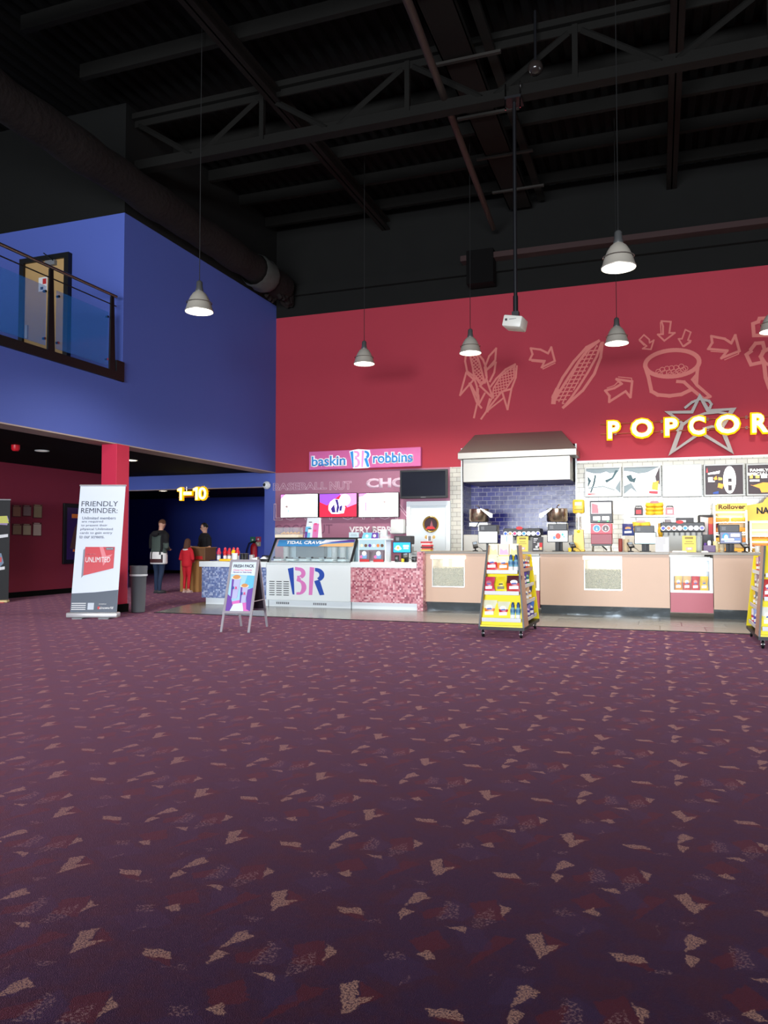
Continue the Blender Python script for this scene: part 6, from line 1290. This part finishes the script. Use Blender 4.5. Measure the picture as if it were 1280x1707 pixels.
# ================================================================ snack trolleys
TY = mat('trolley_yellow', (240, 222, 8), .4); TW = mat('trolley_wood', (176, 134, 112), .45, noise=.05, nscale=6); TG = mat('price_rail', (205, 206, 208), .35)
def trolley(xa, xb, y0, s_, label, top=1.2):
    t = E_('snack_trolley', label, 'snack trolley', ((xa+xb)/2, y0, 0)); w = (xb-xa)/2; D = 1.3
    B().box((-w, 0, .1), (w, D, .14), BLKM).build('base', t)
    for x in (-w+.05, w-.05):
        for y in (.06, D-.08):
            c = B().lathe([(.045, -.014), (.05, -.01), (.05, .01), (.045, .014)], BLK, 14, M=Matrix.Translation((x, y, .05)) @ Matrix.Rotation(PI/2, 4, 'Y')).lathe([(.03, -.018), (.03, .018)], CHR, 10, M=Matrix.Translation((x, y, .05)) @ Matrix.Rotation(PI/2, 4, 'Y'))
            c.box((x-.02, y-.02, .07), (x-.017, y+.02, .1), CHR).box((x+.017, y-.02, .07), (x+.02, y+.02, .1), CHR).box((x-.022, y-.022, .095), (x+.022, y+.022, .1), CHR)
            c.build('caster', t, smooth=True)
    wt_ = .205; yt = .12
    # wooden cheeks of the front bay with black edging
    for sg in (-1, 1):
        v = [(sg*w, 0, .14), (sg*w, .34, .14), (sg*wt_, .38, top-.02), (sg*wt_, yt, top-.02)]
        v2 = [(x-sg*.022, y, z) for x, y, z in v]
        B().add(v+v2, [(0, 1, 2, 3), (4, 5, 6, 7), (0, 1, 5, 4), (1, 2, 6, 5), (2, 3, 7, 6), (3, 0, 4, 7)], TW).add([(sg*w, -.004, .14), (sg*w, .006, .14), (sg*wt_, yt+.006, top-.02), (sg*wt_, yt-.004, top-.02), (sg*w-sg*.022, -.004, .14), (sg*w-sg*.022, .006, .14), (sg*wt_-sg*.022, yt+.006, top-.02), (sg*wt_-sg*.022, yt-.004, top-.02)], [(0, 1, 2, 3), (4, 5, 6, 7), (0, 1, 5, 4), (1, 2, 6, 5), (2, 3, 7, 6), (3, 0, 4, 7)], BLK).build('side_panel', t)
    wi = w-.024; wti = wt_-.024
    B().add([(-wi, .04, .14), (wi, .04, .14), (wti, .3, top-.02), (-wti, .3, top-.02), (-wi, .06, .14), (wi, .06, .14), (wti, .32, top-.02), (-wti, .32, top-.02)], [(0, 1, 2, 3), (4, 5, 6, 7), (0, 1, 5, 4), (1, 2, 6, 5), (2, 3, 7, 6), (3, 0, 4, 7)], TY).box((-wi, .0, .14), (wi, .04, .16), TY).build('back_panel', t)
    for z in (.22, .56, .83):
        f = (z-.14)/(top-.16); hw = wi+(wti-wi)*f-.012; yf = f*yt; yb = .05+.25*f
        B().box((-hw, yf, z), (hw, yb, z+.012), TY).box((-hw-.0, yf-.012, z-.015), (hw, yf, z+.035), TG, bev=.003).build('shelf', t)
    # rear body with bays to both sides
    B().add([(-.06, .34, .14), (.06, .34, .14), (.06, D, .14), (-.06, D, .14), (-.03, .38, top-.1), (.03, .38, top-.1), (.03, D-.1, top-.1), (-.03, D-.1, top-.1)], [(0, 1, 2, 3), (4, 5, 6, 7), (0, 1, 5, 4), (1, 2, 6, 5), (2, 3, 7, 6), (3, 0, 4, 7)], TY).build('spine', t)
    B().add([(-w, D-.03, .14), (w, D-.03, .14), (wt_, D-.14, top-.15), (-wt_, D-.14, top-.15), (-w, D, .14), (w, D, .14), (wt_, D-.11, top-.15), (-wt_, D-.11, top-.15)], [(0, 1, 2, 3), (4, 5, 6, 7), (0, 1, 5, 4), (1, 2, 6, 5), (2, 3, 7, 6), (3, 0, 4, 7)], TY).build('end_panel', t)
    for sg in (-1, 1):
        for z in (.2, .42, .63, .84):
            f = (z-.14)/(top-.16); hw = w+(wt_-w)*f-.01
            B().box((sg*.05, .36, z), (sg*hw, D-.15, z+.012), TY).box((sg*(hw-.012), .36, z-.01), (sg*hw, D-.15, z+.035), TW if z > .8 and s_ > 0 else TG).build('side_shelf', t)
    return t
xa, xb, yy = -2.2, -1.61, 9.8
trolley(xa, xb, yy, 1, 'yellow and wood snack trolley in the middle of the hall before the counter')
cx = (xa+xb)/2
def fz(z): f = (z-.14)/1.04; return f*.12
W1, R1, O1, G1 = (226, 226, 196), (196, 30, 52), (225, 130, 50), (245, 245, 240)
bag('crisp_bag', 'red and cream share bag at the left end of the trolley top shelf', 'snack bag', cx-.145, yy+.14, .843, .17, .215, R1, W1, G1, rx=-.12)
bag('crisp_bag', 'orange and cream share bag in the middle of the trolley top shelf', 'snack bag', cx+.0, yy+.15, .843, .16, .2, O1, W1, G1, rx=-.12, rz=.25)
bag('crisp_bag', 'crimson sweet bag at the left end of the trolley middle shelf', 'snack bag', cx-.175, yy+.10, .573, .145, .2, (205, 60, 90), (200, 60, 90), (160, 30, 60), rx=-.12)
bag('crisp_bag', 'bright yellow sweet bag in the middle of the trolley middle shelf', 'snack bag', cx-.02, yy+.10, .573, .145, .2, (238, 220, 30), (236, 214, 40), (90, 80, 20), rx=-.12, txt='band')
bag('crisp_bag', 'wide red and black bag at the right end of the trolley middle shelf', 'snack bag', cx+.15, yy+.10, .573, .2, .22, (190, 44, 50), (84, 34, 44), (235, 225, 215), rx=-.12)
bag('crisp_bag', 'orange and cream share bag at the left end of the trolley bottom shelf', 'snack bag', cx-.17, yy+.09, .233, .19, .24, O1, W1, G1, rx=-.12)
bag('crisp_bag', 'red and cream share bag in the middle of the trolley bottom shelf', 'snack bag', cx+.01, yy+.09, .233, .17, .225, R1, W1, G1, rx=-.12)
BLW = mat('water_bottle', (130, 185, 205), .12, alpha=.9); BLC = mat('bottle_cap_blue', (30, 70, 130), .4); BLL = mat('bottle_label_blue', (70, 120, 160), .4)
for x, z, yo, lab in ((.125, .843, .13, 'blue water bottle, left of the pair on the trolley top shelf'), (.192, .843, .13, 'blue water bottle, right of the pair on the trolley top shelf'), (.135, .233, .08, 'blue water bottle, left of the pair on the trolley bottom shelf'), (.205, .233, .08, 'blue water bottle, right of the pair on the trolley bottom shelf')):
    if z > .8: x -= .02
    t = E_('water_bottle', lab, 'bottle', (cx+x, yy+yo, z))
    B().lathe([(.028, 0), (.032, .01), (.03, .07), (.032, .09), (.032, .13), (.014, .165), (.014, .18)], BLW, 16).build('bottle_body', t, smooth=True)
    B().lathe([(.02, .155), (.021, .185), (.012, .215), (.009, .22)], BLC, 14).build('sports_cap', t, smooth=True); B().lathe([(.0325, .02), (.0315, .065)], WINK, 16, cap=False).lathe([(.0328, .09), (.0328, .13)], BLL, 16, cap=False).build('bottle_label', t)
# header cartons on the trolley top (leaning, pale)
zt_ = 1.04
for x0, x1, c, c2, lab in ((-.2, -.075, (244, 236, 200), (240, 222, 150), 'pale cream carton at the left on top of the trolley'), (-.07, .07, (246, 216, 196), (214, 170, 200), 'pale pink and lilac carton in the middle on top of the trolley'), (.075, .19, (246, 238, 200), (226, 214, 130), 'cream carton at the right on top of the trolley')):
    t = E_('sweet_carton', lab, 'carton', (cx+(x0+x1)/2, yy+.2, 1.06)); ww = (x1-x0)/2; m1 = mat('ct_%d_%d_%d' % c, c, .4); m2 = mat('ct_%d_%d_%d' % c2, c2, .4)
    B().box((-ww, 0, -.01), (ww, .09, .14), m1, bev=.004).build('carton_body', t); B().prism([(-ww*.8, .0), (ww*.9, .0), (ww*.6, .07), (0, .05), (-ww*.6, .08)], -.003, 0, m2).build('carton_print', t)
t_ = tag(B().box((-.2, 0, 0), (.2, .12, .01), TY).build('trolley_tray', loc=(cx, yy+.19, 1.04)), 'narrow yellow tray carrying the pale cartons on the trolley', 'tray')
def side_bags(cx, y0, w, sg, items):
    for (yo, z, wd, h, c1, c2, c3, lab) in items:
        f = (z-.14)/1.04; x = cx+sg*(w+(.205-w)*f-.07)
        bag('crisp_bag', lab, 'snack bag', x, y0+yo, z+.013, wd, h, c1, c2, c3, rz=sg*(PI/2-.75), rx=0)
PU = (84, 50, 150)
side_bags(cx, yy, .295, 1, [(.5, .84, .17, .2, (30, 70, 150), (226, 180, 90), G1, 'blue and gold bag at the near end of the trolley side top shelf'), (.72, .84, .16, .19, (215, 60, 40), (190, 170, 140), G1, 'red and tan bag in the middle of the trolley side top shelf'), (.95, .84, .15, .17, (206, 150, 60), (170, 140, 110), G1, 'brown-gold bag at the far end of the trolley side top shelf'),
    (.5, .63, .16, .18, (110, 60, 160), (80, 60, 150), G1, 'purple bag at the near end of the trolley side second shelf'), (.75, .63, .17, .19, (50, 140, 110), (80, 70, 110), (150, 210, 170), 'green bag on the trolley side second shelf'),
    (.55, .42, .18, .19, (206, 190, 170), (200, 160, 120), G1, 'silver-beige bag on the trolley side third shelf'), (.82, .42, .17, .19, (236, 190, 60), (60, 50, 90), G1, 'yellow and navy bag on the trolley side third shelf'),
    (.55, .2, .17, .18, PU, (120, 110, 170), (230, 200, 230), 'violet bag at the near end of the trolley side bottom shelf'), (.82, .2, .19, .2, (70, 60, 160), (60, 110, 190), G1, 'blue-violet bag at the far end of the trolley side bottom shelf')])
xa2, xb2 = 1.06, 1.65
trolley(xa2, xb2, yy, -1, 'yellow and wood snack trolley cut off by the right edge of the view')
cx2 = (xa2+xb2)/2
side_bags(cx2, yy, .295, -1, [(.5, .84, .17, .2, (196, 120, 100), (150, 110, 150), G1, 'brown and mauve bag at the near end of the right trolley top shelf'), (.78, .84, .16, .18, (200, 60, 60), (220, 180, 170), G1, 'red bag at the far end of the right trolley top shelf'),
    (.55, .63, .17, .19, (190, 176, 160), (150, 120, 130), G1, 'grey-brown bag on the right trolley second shelf'), (.8, .63, .16, .18, (160, 120, 120), (200, 190, 180), G1, 'dusky bag at the far end of the right trolley second shelf'),
    (.55, .42, .17, .19, (190, 180, 170), (120, 120, 124), G1, 'silver bag on the right trolley third shelf'), (.82, .42, .17, .19, (236, 206, 50), (226, 190, 60), G1, 'yellow bag at the far end of the right trolley third shelf'),
    (.55, .2, .18, .2, (80, 80, 190), (150, 170, 220), G1, 'blue bag at the near end of the right trolley bottom shelf'), (.85, .2, .16, .18, (210, 60, 90), (225, 215, 220), G1, 'pink and white bag at the far end of the right trolley bottom shelf')])
bag('crisp_bag', 'red bag at the left end of the right trolley front middle shelf', 'snack bag', cx2-.16, yy+.10, .573, .17, .22, (200, 40, 50), (190, 60, 60), G1, rx=-.12)
bag('crisp_bag', 'pale green and yellow bag at the left of the right trolley front bottom shelf', 'snack bag', cx2-.17, yy+.09, .233, .19, .24, (226, 226, 120), (226, 230, 220), G1, rx=-.12)
# ================================================================ people
SKIN = mat('skin', (214, 164, 142), .55); 
def remesh(b, vox, fn, name, parent, iters=6):
    me = bpy.data.meshes.new('tmp'); me.from_pydata(b.v, [], b.f)
    bm = bmesh.new(); bm.from_mesh(me); bmesh.ops.recalc_face_normals(bm, faces=bm.faces); bm.to_mesh(me); bm.free()
    o = bpy.data.objects.new('tmp', me); COL.objects.link(o)
    r = o.modifiers.new('r', 'REMESH'); r.mode = 'VOXEL'; r.voxel_size = vox
    s_ = o.modifiers.new('s', 'SMOOTH'); s_.iterations = iters; s_.factor = .5
    dg = bpy.context.evaluated_depsgraph_get(); m2 = bpy.data.meshes.new_from_object(o.evaluated_get(dg)); m2.name = name
    bpy.data.objects.remove(o); m2.materials.clear()
    mats = []
    for p in m2.polygons:
        m = fn(p.center)
        if m not in mats: mats.append(m)
        p.material_index = mats.index(m); p.use_smooth = True
    for m in mats: m2.materials.append(m)
    ob = bpy.data.objects.new(name, m2); COL.objects.link(ob); ob.parent = parent
    return ob
def torso(b, k, infl=0, z0=.86, z1=1.45, lean=0, wid=1.0):
    rings = [(.84, .14, .10), (.9, .165, .115), (.98, .165, .115), (1.06, .15, .105), (1.15, .155, .11), (1.27, .175, .12), (1.36, .185, .115), (1.42, .165, .095), (1.46, .10, .075), (1.5, .062, .06)]
    rr = [r for r in rings if z0-.03 <= r[0] <= z1+.06]
    v = []; n = 20
    for z, rx, ry in rr:
        for i in range(n):
            a = 2*PI*i/n; v.append((((rx*wid+infl)*math.cos(a))*k, ((ry+infl)*math.sin(a)-lean*max(0, z-1.0))*k, z*k))
    f = [(j*n+i, j*n+(i+1) % n, (j+1)*n+(i+1) % n, (j+1)*n+i) for j in range(len(rr)-1) for i in range(n)]+[list(range(n))[::-1], list(range((len(rr)-1)*n, len(rr)*n))]
    b.add(v, f, SKIN)
def hand(b, wr, d, k, sgn):
    """palm + five fingers; wr wrist, d direction"""
    d = Vector(d).normalized(); up = Vector((0, 0, 1)) if abs(d.z) < .8 else Vector((0, -1, 0)); sd = d.cross(up).normalized(); nn = sd.cross(d)
    wr = Vector(wr)
    b.tube([wr, wr+d*.04*k, wr+d*.085*k], [.026*k, .034*k, .03*k], SKIN, 10)
    for i, (off, L) in enumerate(((-.027, .06), (-.009, .07), (.009, .066), (.026, .05))):
        p = wr+d*.08*k+sd*off*k
        b.tube([p, p+d*L*.5*k-nn*.004*k, p+d*L*.85*k-nn*.02*k], [.0095*k, .0088*k, .007*k], SKIN, 8)
    p = wr+d*.03*k-sd*.026*k*sgn
    b.tube([p, p-sd*.026*k*sgn+d*.025*k, p-sd*.03*k*sgn+d*.055*k], [.012*k, .011*k, .008*k], SKIN, 8)
def head(b, c, k, tilt):
    M = Matrix.Translation(c) @ Matrix.Rotation(tilt[2], 4, 'Z') @ Matrix.Rotation(tilt[0], 4, 'X')
    b.ellip((0, 0, .02*k), (.076*k, .092*k, .105*k), SKIN, 20, M=M); b.ellip((0, -.03*k, -.055*k), (.052*k, .06*k, .058*k), SKIN, 16, M=M)
    b.tube([(0, -.088*k, .025*k), (0, -.108*k, -.012*k), (0, -.09*k, -.02*k)], [.008*k, .013*k, .01*k], SKIN, 8, M=M)
    b.tube([(-.022*k, -.088*k, -.048*k), (.022*k, -.088*k, -.048*k)], .008*k, SKIN, 8, M=M)
    for s_ in (-1, 1): b.ellip((s_*.077*k, .005*k, .0), (.011*k, .022*k, .032*k), SKIN, 10, M=M); b.ellip((s_*.03*k, -.075*k, .035*k), (.022*k, .02*k, .01*k), SKIN, 8, M=M)
    return M
def person(label, loc, rz, H, shoulders, elbows, wrists, tilt, bodymat, wid=1.0, feet=((-.1, .0), (.1, .0)), lean=.0, headoff=(0, 0, 0)):
    k = H/1.75; t = E_('person', label, 'person', loc, rz)
    b = B(); torso(b, k, 0, .84, 1.5, lean, wid)
    for s_, ft in zip((-1, 1), feet):
        b.tube([(s_*.085*k*wid, 0, .93*k), (s_*.09*k*wid, -.005*k, .75*k), ((s_*.09*wid+ft[0])/2*k, -.015*k+ft[1]*.5*k, .5*k), (ft[0]*k, .01*k+ft[1]*k, .3*k), (ft[0]*k, .02*k+ft[1]*k, .07*k)], [.095*k, .085*k, .06*k, .052*k, .038*k], SKIN, 14)
        b.ellip((ft[0]*k, -.05*k+ft[1]*k, .035*k), (.038*k, .11*k, .035*k), SKIN, 12)
    for i, s_ in enumerate((-1, 1)):
        S_, E1, W1_ = [tuple(c*k for c in p[i]) for p in (shoulders, elbows, wrists)]
        b.tube([(S_[0]*.7, S_[1], S_[2]-.0), S_, tuple((a+c)/2 for a, c in zip(S_, E1)), E1, tuple((a+c)/2 for a, c in zip(E1, W1_)), W1_], [.05*k, .056*k, .046*k, .038*k, .036*k, .026*k], SKIN, 12)
        hand(b, W1_, Vector(W1_)-Vector(E1), k, s_)
    hc = Vector((headoff[0]*k, (headoff[1]-lean*.55)*k, (1.635+headoff[2])*k))
    b.tube([(0, -lean*.45*k, 1.44*k), (hc.x*.6, hc.y*.8+.01*k, 1.53*k), (hc.x, hc.y+.015*k, hc.z-.03*k)], [.06*k, .055*k, .055*k], SKIN, 14)
    M = head(b, hc, k, tilt)
    bo = remesh(b, .0075*k, bodymat, 'body', t, 3)
    return t, k, M
def shoe(t, k, ft, m, nm='shoe'):
    b = B(); b.ellip((ft[0]*k, -.05*k+ft[1]*k, .04*k), (.047*k, .135*k, .045*k), m, 16).box((ft[0]*k-.045*k, -.17*k+ft[1]*k, 0), (ft[0]*k+.045*k, .07*k+ft[1]*k, .02*k), m, bev=.008)
    b.v = [(x, y, max(0.001, z)) for x, y, z in b.v]; return b.build(nm, t, smooth=True)
def hair(t, k, M, m, long=0, nm='hair'):
    b = B(); rnd = random.Random(5)
    pr = []
    n = 24; vs = []; L = 9
    for j in range(L):
        for i in range(n):
            a = 2*PI*i/n; fr_ = max(0, -math.sin(a))         # front
            low = (.55 if fr_ > .3 else 1.12)+(long if fr_ < .3 else 0)*0
            ph = j/(L-1)*PI/2*low*(1 if fr_ <= .3 else 1)
            r = 1.09+.03*math.sin(i*2.3+j)
            vs.append((.076*k*r*math.sin(ph)*math.cos(a), .092*k*r*math.sin(ph)*math.sin(a)+.004*k, .02*k+.105*k*r*math.cos(ph)))
    fs = [(j*n+i, j*n+(i+1) % n, (j+1)*n+(i+1) % n, (j+1)*n+i) for j in range(L-1) for i in range(n)]
    b.add(vs, fs, m, M)
    if long:
        for i in range(30):
            a = PI*(-.12+1.24*i/29); x = .08*k*math.cos(a); y = .085*k*math.sin(a)
            b.tube([(x, y, .08*k), (x*1.12, y*1.15, -.03*k), (x*1.15, y*1.12+.01*k, -.03*k-long*.55*k), (x*.9, y*1.0+.015*k, -.03*k-long*k*(.9+.1*rnd.random()))], [.012*k, .016*k, .016*k, .007*k], m, 6, M=M)
    return b.build(nm, t, smooth=True)
JE = mat('dark_jeans', (34, 52, 82), .85, noise=.1); BKT = mat('black_fabric', (20, 20, 26), .9); GRJ = mat('grey_green_jacket', (70, 84, 80), .85, noise=.06)
# the man
pm = PZ(264, 989, 0); kk = 1
sh_, el_, wr_ = ((-.22, .0, 1.38), (.22, .0, 1.38)), ((-.29, .03, 1.1), (.28, .0, 1.1)), ((-.1, -.22, 1.05), (.08, -.24, 1.08))
def bm1(c):
    if c.z > 1.44 or (c.y < -.19 and c.z > 1.0): return SKIN
    return JE
t, k, M = person('person in a grey-green and black hooded jacket seen from behind, looking down', (pm.x, pm.y, 0), PI*.93, 1.76, sh_, el_, wr_, (.45, 0, .1), bm1, 1.2, ((-.09, .03), (.11, -.04)), .12, (0, -.02, 0))
jb = B(); torso(jb, k, .035, .86, 1.44, .12, 1.22)
for i in range(2):
    S_, E1, W1_ = [Vector(p[i])*k for p in (sh_, el_, wr_)]
    jb.tube([S_*.8+Vector((0, 0, .3*k*.92)), S_, (S_+E1)/2, E1, (E1+W1_)/2, W1_+(E1-W1_)*.08], [.06*k, .075*k, .068*k, .06*k, .055*k, .04*k], SKIN, 12)
jb.v = [(x, y, z) for x, y, z in jb.v]
def jm(c): return GRJ if (abs(c.x) < .15 and c.y > -.02 and c.z < 1.38) or c.x < -.2 and c.z < 1.2 else BKT
remesh(jb, .012, jm, 'jacket', t, 6)
hb_ = B(); hb_.tube([(.13*math.cos(a)*k, (.1*math.sin(a)+.0)*k, (1.45+.0*math.sin(a))*k) for a in [2*PI*i/14 for i in range(14)]], .035, BKT, 8, closed=True).ellip((0, .13*k, 1.41*k), (.11*k, .055*k, .07*k), BKT, 14); hb_.build('hood', t, smooth=True)
hm = B(); n = 28
zs_ = [.70, .73, .82, .92, .985]; vs = []
for z in zs_:
    for i in range(n): a = 2*PI*i/n; e = .015 if .7 < z < .95 else .004; vs.append(((.225+e)*k*math.cos(a), (.15+e)*k*math.sin(a)-.0, z*k))
mats_ = [WINK, INK]
for j in range(len(zs_)-1):
    for i in range(n):
        m = WINK
        if j == 1 and 3 <= i <= 11: m = mat('dark_red_stripe', (70, 34, 40), .7)
        if j == 3 and i % 5 < 1: m = INK
        if j == 2 and (i+1) % 6 < 1: m = INK
        f = (j*n+i, j*n+(i+1) % n, (j+1)*n+(i+1) % n, (j+1)*n+i)
        hm.add([vs[q] for q in f], [(0, 1, 2, 3)], m)
hm.build('striped_hem', t, smooth=True)
hair(t, k, M, mat('ginger_brown_hair', (104, 66, 46), .8))
for ft in ((-.09, .03), (.11, -.04)): shoe(t, k, ft, mat('grey_trainer', (58, 60, 66), .6))
# the girl
pg = PZ(311, 988, 0)
sh_, el_, wr_ = ((-.17, .0, 1.36), (.17, .0, 1.36)), ((-.25, .02, 1.1), (.25, .02, 1.1)), ((-.14, -.16, 1.02), (.14, -.16, 1.02))
RDF = mat('red_tracksuit', (206, 24, 44), .8, noise=.06)
def bm2(c): return SKIN if (c.z > 1.42*.77 or c.z < .13*.77 or (c.y < -.13*.77 and c.z > .7)) else RDF
t, k, M = person('child in a red tracksuit with a white collar, back to the viewer at the podium', (pg.x, pg.y-.0, 0), PI*.97, 1.3, sh_, el_, wr_, (.15, 0, 0), bm2, .9, ((-.085, .0), (.085, .0)), .04)
jb = B(); torso(jb, k, .03, .86, 1.44, .04, .95)
for i in range(2):
    S_, E1, W1_ = [Vector(p[i])*k for p in (sh_, el_, wr_)]
    jb.tube([S_*.75+Vector((0, 0, .33*k)), S_, (S_+E1)/2, E1, (E1+W1_)/2, W1_], [.055*k, .07*k, .07*k, .065*k, .06*k, .045*k], SKIN, 12)
remesh(jb, .01, lambda c: RDF, 'sweatshirt', t, 6)
B().tube([(.12*math.cos(a)*k, .105*math.sin(a)*k, (1.40+.0*math.sin(a))*k) for a in [2*PI*i/16 for i in range(16)]], .022, WINK, 8, closed=True).build('white_collar', t, smooth=True)
hair(t, k, M, mat('brown_hair', (92, 58, 44), .8), .26)
for ft in ((-.085, 0), (.085, 0)): shoe(t, k, ft, mat('pale_trainer', (214, 186, 180), .6))
# the attendant
ps = PY(347, 985, 17.15)
sh_, el_, wr_ = ((-.23, .0, 1.36), (.23, .0, 1.36)), ((-.33, -.04, 1.12), (.33, -.02, 1.12)), ((-.26, -.26, 1.13), (.24, -.24, 1.08))
def bm3(c):
    if c.z > 1.42 or (abs(c.x) > .17 and c.z < 1.2 and c.z > .95) or (c.y < -.14 and c.z > 1.0): return SKIN
    return mat('maroon_trousers', (110, 24, 40), .8) if c.z < 1.0 else BKT
t, k, M = person('attendant in a black polo shirt and glasses standing behind the podium', (ps.x, 17.0, 0), -.62, 1.7, sh_, el_, wr_, (.2, 0, -.25), bm3, 1.2, ((-.1, .0), (.1, .0)), .05)
jb = B(); torso(jb, k, .03, .92, 1.44, .05, 1.22)
for i in range(2):
    S_, E1 = [Vector(p[i])*k for p in (sh_, el_)]
    jb.tube([S_*.8+Vector((0, 0, .27*k)), S_, (S_+E1)/2, E1+(S_-E1)*.12], [.055*k, .068*k, .066*k, .062*k], SKIN, 12)
remesh(jb, .011, lambda c: BKT, 'polo_shirt', t, 5)
gl = B()
for s_ in (-1, 1): gl.tube([((s_*.032+.024*math.cos(a))*k, -.1*k, (.022+.018*math.sin(a))*k) for a in [2*PI*i/12 for i in range(12)]], .003, BLK, 6, M=M, closed=True).tube([(s_*.056*k, -.098*k, .025*k), (s_*.08*k, .0, .025*k)], .003, BLK, 6, M=M)
gl.tube([(-.008*k, -.103*k, .025*k), (.008*k, -.103*k, .025*k)], .003, BLK, 6, M=M); gl.build('glasses', t)
hair(t, k, M, mat('black_hair', (20, 18, 20), .6))
for ft in ((-.1, 0), (.1, 0)): shoe(t, k, ft, BLK)
